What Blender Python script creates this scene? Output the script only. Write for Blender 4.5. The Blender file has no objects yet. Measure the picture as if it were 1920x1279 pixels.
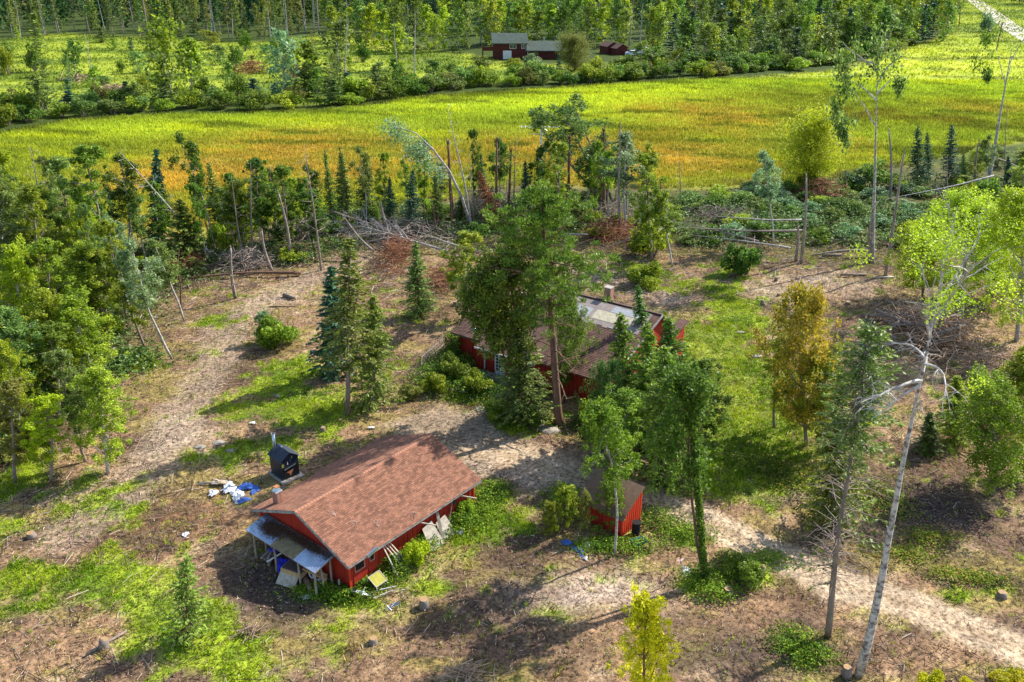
import bpy, math, random
import numpy as np
from mathutils import Vector, Matrix

SC = bpy.context.scene
COL = SC.collection
PI = math.pi
rad = math.radians

# ------------------------------------------------------------------ camera
CF, CP, CR, CH = 1686.0, rad(24.34), rad(0.6), 36.14
_f = np.array([0, math.cos(CP), -math.sin(CP)])
_r0 = np.array([1.0, 0, 0]); _u0 = np.cross(_r0, _f)
_r = _r0 * math.cos(CR) + _u0 * math.sin(CR)
_u = -_r0 * math.sin(CR) + _u0 * math.cos(CR)
cd = bpy.data.cameras.new('camera')
cd.sensor_width = 36.0
cd.lens = CF / 1920.0 * 36.0
cd.clip_start = 0.5
cd.clip_end = 6000.0
cam = bpy.data.objects.new('camera', cd); COL.objects.link(cam)
M = Matrix.Identity(4)
for i in range(3):
    M[i][0] = _r[i]; M[i][1] = _u[i]; M[i][2] = -_f[i]
M[2][3] = CH
cam.matrix_world = M
SC.camera = cam

# ------------------------------------------------------------------ light
SUN_AZ, SUN_EL = rad(35.0), rad(40.0)          # azimuth measured from +x towards +y
sdir = Vector((math.cos(SUN_EL) * math.cos(SUN_AZ), math.cos(SUN_EL) * math.sin(SUN_AZ), math.sin(SUN_EL)))
sl = bpy.data.lights.new('sun', 'SUN'); sl.energy = 4.8; sl.angle = rad(0.5); sl.color = (1.0, 0.95, 0.87)
so = bpy.data.objects.new('sun', sl); COL.objects.link(so)
so.rotation_euler = (-sdir).to_track_quat('-Z', 'Y').to_euler()
so.location = (60, 40, 80)
W = bpy.data.worlds.new('World'); SC.world = W; W.use_nodes = True
wn = W.node_tree.nodes; wl = W.node_tree.links
sky = wn.new('ShaderNodeTexSky'); sky.sky_type = 'NISHITA'; sky.sun_disc = False
sky.sun_elevation = SUN_EL; sky.sun_rotation = PI / 2 - SUN_AZ
bg = wn['Background']; bg.inputs['Strength'].default_value = 0.15
wl.new(sky.outputs[0], bg.inputs['Color'])
SC.view_settings.view_transform = 'Standard'
SC.view_settings.look = 'None'
SC.view_settings.exposure = 0.80
SC.view_settings.gamma = 1.0
SC.cycles.max_bounces = 5
SC.cycles.diffuse_bounces = 3
SC.cycles.glossy_bounces = 2
SC.cycles.transmission_bounces = 3
SC.cycles.transparent_max_bounces = 4

# ------------------------------------------------------------------ helpers
def at(px, py, z=0.0):
    """point of the world at height z that the full-size photograph shows at (px, py)"""
    d = _f + _r * ((px - 960) / CF) + _u * ((639.5 - py) / CF)
    return np.array([0, 0, CH]) + d * ((z - CH) / d[2])

def top_of(bx, by, tx, ty, z0=0.0):
    """top point straight up (in depth) of a thing with its foot at (bx, by)"""
    b = at(bx, by, z0); n = np.array([b[0], b[1], 0.0]); n /= np.linalg.norm(n)
    d = _f + _r * ((tx - 960) / CF) + _u * ((639.5 - ty) / CF)
    t = (b @ n) / (d @ n)
    return b, np.array([0, 0, CH]) + d * t

def px_per_m(p):
    q = p - np.array([0, 0, CH])
    return CF / float(q @ _f)

def _hash(ix, iy, seed):
    h = (ix.astype(np.int64) * 374761393 + iy.astype(np.int64) * 668265263 + seed * 974634777) & 0xFFFFFFFF
    h = ((h ^ (h >> 13)) * 1274126177) & 0xFFFFFFFF
    h = (h ^ (h >> 16)) & 0xFFFFFF
    return h / float(0xFFFFFF)

def vnoise(x, y, s, seed=0):
    x = np.asarray(x, float) / s; y = np.asarray(y, float) / s
    ix = np.floor(x); iy = np.floor(y); fx = x - ix; fy = y - iy
    fx = fx * fx * (3 - 2 * fx); fy = fy * fy * (3 - 2 * fy)
    a = _hash(ix, iy, seed); b = _hash(ix + 1, iy, seed); c = _hash(ix, iy + 1, seed); d = _hash(ix + 1, iy + 1, seed)
    return (a * (1 - fx) + b * fx) * (1 - fy) + (c * (1 - fx) + d * fx) * fy

def fbm(x, y, s, seed=0, o=4):
    t = 0; a = 0.5; n = 0
    for k in range(o):
        t = t + a * vnoise(x, y, s / 2 ** k, seed + k * 17); n += a; a *= 0.55
    return t / n

def sstep(a, b, x):
    t = np.clip((x - a) / (b - a), 0, 1); return t * t * (3 - 2 * t)

def mesh_from(name, V, Q=None, T=None, fv=None, mats=(), mi=None, smooth=False, fcol=None, vcol=None):
    """mesh from vertex array, quad and triangle index arrays; fv is a float per face"""
    me = bpy.data.meshes.new(name)
    V = np.asarray(V, np.float32)
    Q = np.zeros((0, 4), np.int32) if Q is None or len(Q) == 0 else np.asarray(Q, np.int32)
    T = np.zeros((0, 3), np.int32) if T is None or len(T) == 0 else np.asarray(T, np.int32)
    nq, nt = len(Q), len(T)
    me.vertices.add(len(V)); me.vertices.foreach_set('co', V.ravel())
    loops = np.concatenate([Q.ravel(), T.ravel()])
    me.loops.add(len(loops)); me.loops.foreach_set('vertex_index', loops)
    me.polygons.add(nq + nt)
    st = np.concatenate([np.arange(nq) * 4, nq * 4 + np.arange(nt) * 3]).astype(np.int32)
    me.polygons.foreach_set('loop_start', st)
    try:
        me.polygons.foreach_set('loop_total', np.concatenate([np.full(nq, 4), np.full(nt, 3)]).astype(np.int32))
    except Exception:
        pass
    for m in mats: me.materials.append(m)
    if mi is not None: me.polygons.foreach_set('material_index', np.asarray(mi, np.int32))
    me.polygons.foreach_set('use_smooth', np.full(nq + nt, smooth, dtype=bool))
    if fv is not None:
        a = me.attributes.new('v', 'FLOAT', 'FACE'); a.data.foreach_set('value', np.asarray(fv, np.float32))
    if fcol is not None:
        a = me.attributes.new('tint', 'FLOAT_COLOR', 'FACE')
        c = np.ones((nq + nt, 4), np.float32); c[:, :3] = fcol; a.data.foreach_set('color', c.ravel())
    if vcol is not None:
        a = me.attributes.new('tint', 'FLOAT_COLOR', 'POINT')
        c = np.ones((len(V), 4), np.float32); c[:, :3] = vcol; a.data.foreach_set('color', c.ravel())
    me.update(calc_edges=True)
    me.validate()
    return me

class MB:
    """collects quads and triangles"""
    def __init__(s): s.V = []; s.Q = []; s.T = []; s.n = 0; s.qv = []; s.tv = []
    def add(s, V, Q=None, T=None, v=0.5):
        V = np.asarray(V, float).reshape(-1, 3)
        s.V.append(V)
        if Q is not None and len(Q):
            Q = np.asarray(Q, int).reshape(-1, 4); s.Q.append(Q + s.n)
            s.qv.append(np.broadcast_to(np.asarray(v, float), (len(Q),)).copy())
        if T is not None and len(T):
            T = np.asarray(T, int).reshape(-1, 3); s.T.append(T + s.n)
            s.tv.append(np.broadcast_to(np.asarray(v, float), (len(T),)).copy())
        s.n += len(V)
    def box(s, x0, x1, y0, y1, z0, z1, v=0.5, R=None, o=(0, 0, 0)):
        P = np.array([[x, y, z] for z in (z0, z1) for y in (y0, y1) for x in (x0, x1)], float)
        if R is not None: P = P @ np.asarray(R).T
        P = P + np.asarray(o, float)
        s.add(P, [(0, 2, 3, 1), (4, 5, 7, 6), (0, 1, 5, 4), (2, 6, 7, 3), (0, 4, 6, 2), (1, 3, 7, 5)], v=v)
    def beam(s, a, b, w, h=None, v=0.5):
        """a plank or post from a to b with section w x h"""
        h = w if h is None else h
        a = np.array(a, float); b = np.array(b, float); d = b - a; L = np.linalg.norm(d); d /= L
        up = np.array([0, 0, 1.0]) if abs(d[2]) < 0.95 else np.array([1.0, 0, 0])
        sx = np.cross(d, up); sx /= np.linalg.norm(sx); sy = np.cross(sx, d)
        P = [c + sx * i * w / 2 + sy * j * h / 2 for c in (a, b) for j in (-1, 1) for i in (-1, 1)]
        s.add(P, [(0, 1, 3, 2), (4, 6, 7, 5), (0, 4, 5, 1), (2, 3, 7, 6), (0, 2, 6, 4), (1, 5, 7, 3)], v=v)
    def tube(s, P, r, k=6, v=0.5, cap=True):
        P = np.asarray(P, float); r = np.broadcast_to(np.asarray(r, float), (len(P),))
        n = len(P); d = np.gradient(P, axis=0); d /= np.linalg.norm(d, axis=1)[:, None] + 1e-9
        ref = np.array([1.0, 0.1, 0]) if abs(d[0][0]) < 0.8 else np.array([0, 1.0, 0.1])
        A = np.cross(d, ref); A /= np.linalg.norm(A, axis=1)[:, None] + 1e-9; B = np.cross(d, A)
        t = np.arange(k) / k * 2 * PI
        ring = P[:, None, :] + r[:, None, None] * (np.cos(t)[None, :, None] * A[:, None, :] + np.sin(t)[None, :, None] * B[:, None, :])
        Q = []
        for i in range(n - 1):
            for j in range(k):
                Q.append((i * k + j, i * k + (j + 1) % k, (i + 1) * k + (j + 1) % k, (i + 1) * k + j))
        V = ring.reshape(-1, 3); T = []
        if cap:
            V = np.vstack([V, P[-1:], P[:1]]); m = n * k
            for j in range(k):
                T.append(((n - 1) * k + j, (n - 1) * k + (j + 1) % k, m)); T.append((j, m + 1, (j + 1) % k))
        s.add(V, Q, T, v=v)
    def leaves(s, C, L, Wd, rng, flat=0.35, axis=None, v=None):
        """rhombic leaves centred at C"""
        C = np.asarray(C, float); n = len(C)
        if n == 0: return
        a = rng.normal(size=(n, 3)) if axis is None else np.asarray(axis, float) + rng.normal(size=(n, 3)) * 0.25
        if axis is None: a[:, 2] *= (1 - flat)
        a /= np.linalg.norm(a, axis=1)[:, None]
        b = np.cross(a, rng.normal(size=(n, 3)) + np.array([0, 0, flat * 3])); b /= np.linalg.norm(b, axis=1)[:, None] + 1e-9
        L = (np.asarray(L) * rng.uniform(0.7, 1.3, n))[:, None]; Wd = (np.asarray(Wd) * rng.uniform(0.7, 1.3, n))[:, None]
        V = np.stack([C - a * L / 2, C + b * Wd / 2, C + a * L / 2, C - b * Wd / 2], 1).reshape(-1, 3)
        Q = np.arange(n * 4).reshape(n, 4)
        s.add(V, Q, v=rng.uniform(0, 1, n) if v is None else v)
    def mesh(s, name, mats=(), smooth=False):
        V = np.vstack(s.V); Q = np.vstack(s.Q) if s.Q else None; T = np.vstack(s.T) if s.T else None
        fv = np.concatenate(s.qv + s.tv)
        return mesh_from(name, V, Q, T, fv, mats, smooth=smooth)

def link(name, me, parent=None, **kw):
    o = bpy.data.objects.new(name, me); COL.objects.link(o)
    if parent is not None: o.parent = parent
    for k, v in kw.items(): o[k] = v
    return o

def empty(name, label, cat, loc=(0, 0, 0), rz=0.0, group=None):
    o = bpy.data.objects.new(name, None); COL.objects.link(o)
    o.location = loc; o.rotation_euler = (0, 0, rz); o.empty_display_size = 0.3
    o['label'] = label; o['category'] = cat
    if group: o['group'] = group
    return o

def thing(name, mb, mat, label, cat, loc=(0, 0, 0), rz=0.0, group=None, smooth=False):
    o = link(name, mb.mesh(name, (mat,), smooth)); o.location = loc; o.rotation_euler = (0, 0, rz)
    o['label'] = label; o['category'] = cat
    if group: o['group'] = group
    return o

def part(name, mb, mat, parent, smooth=False, **kw):
    return link(name, mb.mesh(name, (mat,), smooth), parent, **kw)

# ------------------------------------------------------------------ materials
def new_mat(name):
    m = bpy.data.materials.new(name); m.use_nodes = True
    nt = m.node_tree; nt.nodes.clear()
    out = nt.nodes.new('ShaderNodeOutputMaterial'); p = nt.nodes.new('ShaderNodeBsdfPrincipled')
    nt.links.new(p.outputs[0], out.inputs[0])
    return m, nt, p, out

def noise(nt, scale, detail=4, rough=0.6, coord=None, sc=None):
    tc = nt.nodes.new('ShaderNodeTexCoord'); n = nt.nodes.new('ShaderNodeTexNoise')
    n.inputs['Scale'].default_value = scale; n.inputs['Detail'].default_value = detail; n.inputs['Roughness'].default_value = rough
    src = tc.outputs[coord or 'Object']
    if sc:
        mp = nt.nodes.new('ShaderNodeMapping'); mp.inputs['Scale'].default_value = sc
        nt.links.new(src, mp.inputs[0]); src = mp.outputs[0]
    nt.links.new(src, n.inputs['Vector'])
    return n.outputs['Fac']

def ramp(nt, fac, stops):
    r = nt.nodes.new('ShaderNodeValToRGB'); e = r.color_ramp.elements
    while len(e) < len(stops): e.new(0.5)
    for k, (p, c) in enumerate(stops):
        e[k].position = p; e[k].color = (c[0], c[1], c[2], 1)
    nt.links.new(fac, r.inputs[0]); return r.outputs[0]

def mixc(nt, a, b, fac, mode='MIX'):
    m = nt.nodes.new('ShaderNodeMix'); m.data_type = 'RGBA'; m.blend_type = mode
    for s, i in ((a, 6), (b, 7)):
        if isinstance(s, tuple): m.inputs[i].default_value = (s[0], s[1], s[2], 1)
        else: nt.links.new(s, m.inputs[i])
    if isinstance(fac, (int, float)): m.inputs[0].default_value = fac
    else: nt.links.new(fac, m.inputs[0])
    return m.outputs[2]

def attr(nt, name):
    a = nt.nodes.new('ShaderNodeAttribute'); a.attribute_name = name; return a

def bump(nt, p, h, strength=0.4, dist=0.05):
    b = nt.nodes.new('ShaderNodeBump'); b.inputs['Strength'].default_value = strength; b.inputs['Distance'].default_value = dist
    nt.links.new(h, b.inputs['Height']); nt.links.new(b.outputs[0], p.inputs['Normal'])

def simple(name, c1, c2=None, scale=4.0, rough=0.85, sc=None, bmp=0.3, metal=0.0, spec=0.3, detail=5, stops=(.3, .68)):
    """two-tone procedural surface"""
    m, nt, p, out = new_mat(name)
    c2 = c2 or tuple(x * 0.65 for x in c1)
    n = noise(nt, scale, detail, 0.65, sc=sc)
    col = ramp(nt, n, [(stops[0], c2), (stops[1], c1)])
    at_ = attr(nt, 'v')
    g = ramp(nt, at_.outputs['Fac'], [(0, (0.72, 0.72, 0.72)), (1, (1.28, 1.28, 1.28))])
    col = mixc(nt, col, g, 1.0, 'MULTIPLY')
    nt.links.new(col, p.inputs['Base Color'])
    p.inputs['Roughness'].default_value = rough; p.inputs['Metallic'].default_value = metal
    p.inputs['Specular IOR Level'].default_value = spec
    if bmp: bump(nt, p, n, bmp, 0.03)
    return m

def leaf_mat(name, dark, mid, light, trans=0.48, var=0.05):
    m, nt, p, out = new_mat(name)
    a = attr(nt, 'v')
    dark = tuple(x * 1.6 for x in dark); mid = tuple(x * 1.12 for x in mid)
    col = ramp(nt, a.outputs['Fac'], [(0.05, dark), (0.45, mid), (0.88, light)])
    oi = nt.nodes.new('ShaderNodeObjectInfo')
    hsv = nt.nodes.new('ShaderNodeHueSaturation')
    mr = nt.nodes.new('ShaderNodeMapRange'); mr.inputs[3].default_value = 0.5 - var / 2; mr.inputs[4].default_value = 0.5 + var / 2
    nt.links.new(oi.outputs['Random'], mr.inputs[0]); nt.links.new(mr.outputs[0], hsv.inputs['Hue'])
    mr2 = nt.nodes.new('ShaderNodeMapRange'); mr2.inputs[3].default_value = 0.75; mr2.inputs[4].default_value = 1.3
    mt = nt.nodes.new('ShaderNodeMath'); mt.operation = 'FRACT'
    m3 = nt.nodes.new('ShaderNodeMath'); m3.operation = 'MULTIPLY'; m3.inputs[1].default_value = 7.31
    nt.links.new(oi.outputs['Random'], m3.inputs[0]); nt.links.new(m3.outputs[0], mt.inputs[0]); nt.links.new(mt.outputs[0], mr2.inputs[0])
    nt.links.new(mr2.outputs[0], hsv.inputs['Value'])
    nt.links.new(col, hsv.inputs['Color'])
    nt.links.new(hsv.outputs[0], p.inputs['Base Color'])
    p.inputs['Roughness'].default_value = 0.5; p.inputs['Specular IOR Level'].default_value = 0.3
    tr = nt.nodes.new('ShaderNodeBsdfTranslucent'); nt.links.new(hsv.outputs[0], tr.inputs['Color'])
    mx = nt.nodes.new('ShaderNodeMixShader'); mx.inputs[0].default_value = trans
    nt.links.new(p.outputs[0], mx.inputs[1]); nt.links.new(tr.outputs[0], mx.inputs[2]); nt.links.new(mx.outputs[0], out.inputs[0])
    return m

def tint_mat(name, scale=3.0, amp=0.35, rough=0.95, trans=0.0, fine=None, bmp=0.0):
    """colour stored per face or vertex in 'tint', broken up by noise"""
    m, nt, p, out = new_mat(name)
    a = attr(nt, 'tint')
    n = noise(nt, scale, 6, 0.7)
    g = ramp(nt, n, [(0.25, (1 - amp,) * 3), (0.75, (1 + amp,) * 3)])
    col = mixc(nt, a.outputs['Color'], g, 1.0, 'MULTIPLY')
    if fine:
        n2 = noise(nt, fine, 3, 0.8)
        g2 = ramp(nt, n2, [(0.33, (0.28, 0.24, 0.22)), (0.46, (.85, .83, .82)), (0.54, (1.1, 1.1, 1.1)), (0.66, (1.6, 1.56, 1.5))])
        col = mixc(nt, col, g2, 1.0, 'MULTIPLY')
        if bmp: bump(nt, p, n2, bmp, 0.08)
    nt.links.new(col, p.inputs['Base Color'])
    p.inputs['Roughness'].default_value = rough; p.inputs['Specular IOR Level'].default_value = 0.1
    if trans:
        tr = nt.nodes.new('ShaderNodeBsdfTranslucent'); nt.links.new(col, tr.inputs['Color'])
        mx = nt.nodes.new('ShaderNodeMixShader'); mx.inputs[0].default_value = trans
        nt.links.new(p.outputs[0], mx.inputs[1]); nt.links.new(tr.outputs[0], mx.inputs[2]); nt.links.new(mx.outputs[0], out.inputs[0])
    return m

LM = {
    'aspen': leaf_mat('leaf_aspen', (0.060, 0.10, 0.008), (0.21, 0.29, 0.016), (0.50, 0.58, 0.05)),
    'deep': leaf_mat('leaf_deep_green', (0.030, 0.065, 0.008), (0.10, 0.18, 0.016), (0.26, 0.38, 0.04)),
    'yellow': leaf_mat('leaf_yellow_green', (0.13, 0.17, 0.008), (0.28, 0.38, 0.012), (0.54, 0.64, 0.035), var=.025),
    'lime': leaf_mat('leaf_lime', (0.26, 0.32, 0.010), (0.52, 0.60, 0.02), (0.74, 0.78, 0.05), var=.01),
    'gold': leaf_mat('leaf_golden', (0.20, 0.20, 0.005), (0.52, 0.52, 0.01), (0.78, 0.74, 0.03), var=.02),
    'blue': leaf_mat('leaf_blue_green', (0.045, 0.085, 0.018), (0.14, 0.22, 0.035), (0.36, 0.46, 0.12)),
    'silver': leaf_mat('leaf_silver_green', (0.06, 0.11, 0.04), (0.16, 0.26, 0.10), (0.36, 0.46, 0.25)),
    'spruce': leaf_mat('needle_spruce', (0.025, 0.055, 0.010), (0.08, 0.15, 0.022), (0.22, 0.33, 0.05), 0.25),
    'spruceblue': leaf_mat('needle_blue_spruce', (0.012, 0.045, 0.020), (0.03, 0.10, 0.045), (0.08, 0.19, 0.09), 0.2),
    'sprucelight': leaf_mat('needle_light', (0.06, 0.10, 0.012), (0.14, 0.22, 0.025), (0.28, 0.38, 0.06), 0.3),
    'pine': leaf_mat('needle_pine', (0.035, 0.070, 0.008), (0.12, 0.19, 0.016), (0.30, 0.40, 0.04), 0.3),
    'orange': leaf_mat('leaf_orange', (0.12, 0.14, 0.01), (0.32, 0.29, 0.02), (0.62, 0.42, 0.04), var=.02),
    'rust': leaf_mat('needle_rust', (0.10, 0.03, 0.01), (0.28, 0.10, 0.035), (0.45, 0.20, 0.08), 0.1),
    'olive': leaf_mat('leaf_olive', (0.07, 0.085, 0.012), (0.17, 0.19, 0.03), (0.32, 0.33, 0.08)),
}
BARK = {
    'birch': simple('bark_birch', (0.56, 0.52, 0.46), (0.13, 0.11, 0.10), 1.9, 0.85, (1.2, 1.2, 1.8), 0.6, detail=8, stops=(.40, .55)),
    'grey': simple('bark_grey', (0.34, 0.27, 0.22), (0.13, 0.10, 0.08), 3, 0.9, (1, 1, 0.35), 0.5),
    'brown': simple('bark_brown', (0.26, 0.15, 0.10), (0.09, 0.05, 0.035), 4, 0.9, (1, 1, 0.3), 0.7),
    'snag': simple('bark_snag', (0.42, 0.34, 0.28), (0.14, 0.11, 0.10), 3, 0.9, (1, 1, 0.3), 0.6),
    'white': simple('bark_white', (0.60, 0.56, 0.50), (0.13, 0.11, 0.10), 2.6, 0.8, (1, 1, 2.2), 0.4),
}
# ------------------------------------------------------------------ ground colours
def wpoly(pts):
    return np.array([at(x, y)[:2] for x, y in pts])

def inpoly(X, Y, P):
    c = np.zeros(np.shape(X), bool); n = len(P); j = n - 1
    for i in range(n):
        xi, yi = P[i]; xj, yj = P[j]
        k = ((yi > Y) != (yj > Y)) & (X < (xj - xi) * (Y - yi) / (yj - yi + 1e-12) + xi)
        c ^= k; j = i
    return c

def seg_d(X, Y, P, closed=False):
    d = np.full(np.shape(X), 1e9); n = len(P)
    for i in range(n if closed else n - 1):
        a = P[i]; b = P[(i + 1) % n]; ab = b - a
        t = np.clip(((X - a[0]) * ab[0] + (Y - a[1]) * ab[1]) / (ab @ ab + 1e-9), 0, 1)
        d = np.minimum(d, np.hypot(X - a[0] - t * ab[0], Y - a[1] - t * ab[1]))
    return d

def sdp(X, Y, P):
    d = seg_d(X, Y, P, True); return np.where(inpoly(X, Y, P), d, -d)

MEADOW = wpoly([(-700, 560), (0, 420), (180, 440), (250, 450), (430, 425), (600, 410), (850, 372), (1000, 340), (1200, 352), (1400, 345), (1560, 335), (1700, 305), (1920, 262), (2600, 200),
                (2600, 70), (1935, 80), (1800, 60), (1700, 88), (1560, 133), (1330, 147), (1150, 158), (950, 170), (760, 185), (640, 203), (480, 212), (300, 215), (120, 228), (0, 250), (-700, 330)])
FIELD2 = wpoly([(-300, 200), (0, 140), (0, 75), (120, 62), (330, 75), (480, 80), (620, 62), (860, 100), (960, 118), (1120, 125), (1200, 110), (1215, 125), (1000, 150), (760, 172), (600, 196), (300, 200), (0, 225), (-300, 300)])
ROADSIDE = wpoly([(1760, 60), (1785, 0), (1800, -60), (2100, -60), (2600, 60), (2600, 260), (1900, 150)])

def blob(X, Y, px, py, rx, ry, p=2.0):
    c = at(px, py)[:2]; e = at(px + rx, py)[:2]; wx = np.hypot(*(e - c)); wy = abs(at(px, py - ry)[1] - at(px, py + ry)[1]) / 2
    return np.exp(-(((X - c[0]) / wx) ** 2 + ((Y - c[1]) / wy) ** 2) ** (p / 2))

GRASS = [(540, 700, 90, 45, 1.1), (520, 760, 90, 30, .7), (600, 800, 130, 45, 1.1), (430, 862, 100, 26, 1.3), (480, 835, 60, 20, .8), (780, 590, 90, 32, .9), (250, 690, 90, 40, .9), (120, 900, 120, 40, .8), (40, 880, 60, 60, .8),
         (210, 945, 90, 35, .7), (110, 1090, 130, 45, 1.1), (230, 1110, 110, 60, .9), (320, 1180, 120, 60, .9), (440, 1200, 80, 30, .8), (450, 1265, 60, 25, .7), (30, 1060, 60, 40, .8),
         (910, 955, 55, 50, 1.3), (850, 1000, 55, 30, .9), (720, 1085, 50, 18, 1.1), (830, 1105, 50, 16, .9), (650, 1125, 60, 16, 1.1), (1300, 660, 70, 70, 1.1), (1330, 780, 110, 100, 1.7), (1320, 700, 90, 90, .8), (1380, 600, 50, 55, 1.1), (1400, 720, 60, 90, 1.4),
         (1340, 880, 110, 45, 1.1), (1360, 520, 55, 50, .8), (1220, 520, 60, 28, .7), (1270, 1000, 70, 28, 1.1), (1330, 1020, 70, 24, .8), (1400, 1075, 50, 26, 1.1), (1300, 1100, 50, 24, .8), (950, 800, 180, 22, 1.0), (860, 740, 100, 26, 1.0),
         (1440, 905, 70, 26, .6), (1110, 820, 50, 22, .8), (1500, 1210, 50, 36, .9), (1810, 1110, 90, 14, 1.0), (1700, 1050, 60, 14, .6), (1780, 1187, 30, 10, .8), (1660, 930, 50, 18, .5), (1080, 930, 50, 30, .8), (975, 990, 26, 14, .9),
         (640, 540, 50, 14, .4), (400, 600, 40, 14, .5), (1450, 950, 60, 18, .5), (1880, 1265, 60, 20, .8), (1380, 470, 40, 16, .6), (20, 980, 60, 30, .6), (600, 760, 40, 20, .8), (1760, 1250, 60, 14, .6), (1500, 620, 30, 20, .3), (860, 1160, 40, 14, .4), (1140, 1020, 60, 20, .9)]
DARK = [(1400, 1215, 130, 45, 1.0), (1260, 1240, 60, 30, .6), (480, 1090, 90, 45, 1.2), (540, 1145, 80, 30, 1.0), (890, 1150, 60, 60, .5), (1700, 930, 110, 50, .9), (1830, 980, 110, 35, .6), (960, 1050, 50, 40, .35), (1900, 1180, 60, 30, .7),  # dark soil; the blobs before the garage also paint in its cast shadow
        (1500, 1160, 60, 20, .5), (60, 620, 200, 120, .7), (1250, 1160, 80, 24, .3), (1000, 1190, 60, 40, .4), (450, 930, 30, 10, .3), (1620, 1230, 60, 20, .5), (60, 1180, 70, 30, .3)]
REDD = [(330, 970, 130, 45, .9), (470, 985, 70, 30, .6), (430, 920, 50, 20, .4), (300, 1050, 60, 30, .4), (1010, 1060, 50, 30, .3), (1160, 1130, 120, 30, .2), (1560, 860, 80, 60, .5), (1430, 1140, 60, 22, .5), (700, 1230, 150, 40, .35)]
PALE = [(330, 790, 40, 20, .6), (400, 850, 50, 10, .4), (300, 830, 36, 30, .7), (375, 815, 40, 20, .5), (1130, 1105, 110, 34, .8), (1100, 1120, 60, 20, .4), (1560, 530, 90, 22, .6), (1260, 560, 50, 16, .7), (1440, 545, 50, 20, .5), (1120, 520, 90, 22, .6),
        (930, 850, 90, 26, .9), (960, 880, 90, 22, .9), (1020, 890, 60, 30, .8), (1740, 790, 40, 16, .2), (520, 560, 70, 22, .3), (1160, 870, 60, 20, .5), (980, 1120, 60, 30, .3), (1480, 925, 60, 20, .5), (120, 930, 60, 14, .4)]
DRIVE = wpoly([(880, 790), (940, 850), (1060, 890), (1200, 925), (1300, 965), (1440, 1035), (1580, 1098), (1700, 1130), (1820, 1180), (1930, 1225), (2150, 1310)])
PATH2 = wpoly([(690, 480), (560, 530), (430, 600), (400, 690), (350, 760), (310, 840), (230, 930), (120, 1000)])

def band(px, py, rx, ry):
    return lambda X, Y: blob(X, Y, px, py, rx, ry)
ORANGE = [(450, 320, 220, 40, .5), (1150, 285, 260, 34, .5), (280, 440, 120, 60, .9), (330, 330, 120, 40, .8), (560, 275, 180, 34, .8), (1000, 268, 130, 24, .7), (1330, 215, 140, 30, .8), (1230, 300, 150, 30, .6), (1580, 270, 60, 22, .5), (640, 330, 120, 30, .5), (60, 400, 60, 50, .7), (1850, 200, 90, 12, .5), (1100, 330, 90, 26, .6), (820, 310, 120, 25, .4)]
BROWN = [(1620, 215, 190, 18, .9), (1850, 235, 90, 14, .8), (1500, 178, 130, 14, .6), (1250, 250, 120, 16, .5), (930, 295, 90, 12, .5), (480, 305, 90, 10, .5), (1780, 190, 90, 10, .5), (1420, 320, 120, 16, .6), (1040, 310, 60, 12, .5)]
BRIGHT = [(900, 190, 260, 24, .9), (1150, 185, 180, 22, .8), (1280, 170, 120, 12, .8), (450, 235, 250, 18, .7), (180, 250, 160, 14, .6), (1250, 235, 110, 20, .5), (1700, 120, 200, 30, .9), (1650, 150, 90, 10, .6), (1880, 110, 120, 30, .8)]

def acc(X, Y, L):
    t = np.zeros(np.shape(X))
    for b in L: t = t + b[4] * blob(X, Y, *b[:4])
    return t

def lerp(c, d, w):
    return c * (1 - w[..., None]) + np.asarray(d) * w[..., None]

def masks(X, Y):
    n1 = fbm(X, Y, 5, 1); n2 = fbm(X, Y, 1.6, 5, 3)
    md = sdp(X, Y, MEADOW); m = sstep(-3, 3, md + (n1 - .5) * 10)
    near = sstep(150, 120, Y)
    n8 = fbm(X, Y, .7, 15, 2)
    g = acc(X, Y, GRASS) + (n1 - .5) * 1.7 + (n2 - .5) * 1.6 + (n8 - .5) * .9
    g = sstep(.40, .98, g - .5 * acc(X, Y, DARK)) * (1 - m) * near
    dd = seg_d(X, Y, DRIVE); dr = sstep(1.8, 1.3, dd + (n2 - .5) * .9 + (n8 - .5) * .4) * near
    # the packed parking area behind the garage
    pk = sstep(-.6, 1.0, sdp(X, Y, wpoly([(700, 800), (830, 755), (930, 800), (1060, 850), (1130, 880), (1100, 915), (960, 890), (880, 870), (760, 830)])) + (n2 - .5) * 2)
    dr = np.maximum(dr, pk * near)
    g = g * (1 - dr)
    f2 = sstep(-4, 6, sdp(X, Y, FIELD2) + (n1 - .5) * 16); rs = sstep(-4, 6, sdp(X, Y, ROADSIDE) + (n1 - .5) * 10)
    return m, g, dr, np.maximum(f2, rs), n1, n2

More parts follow.
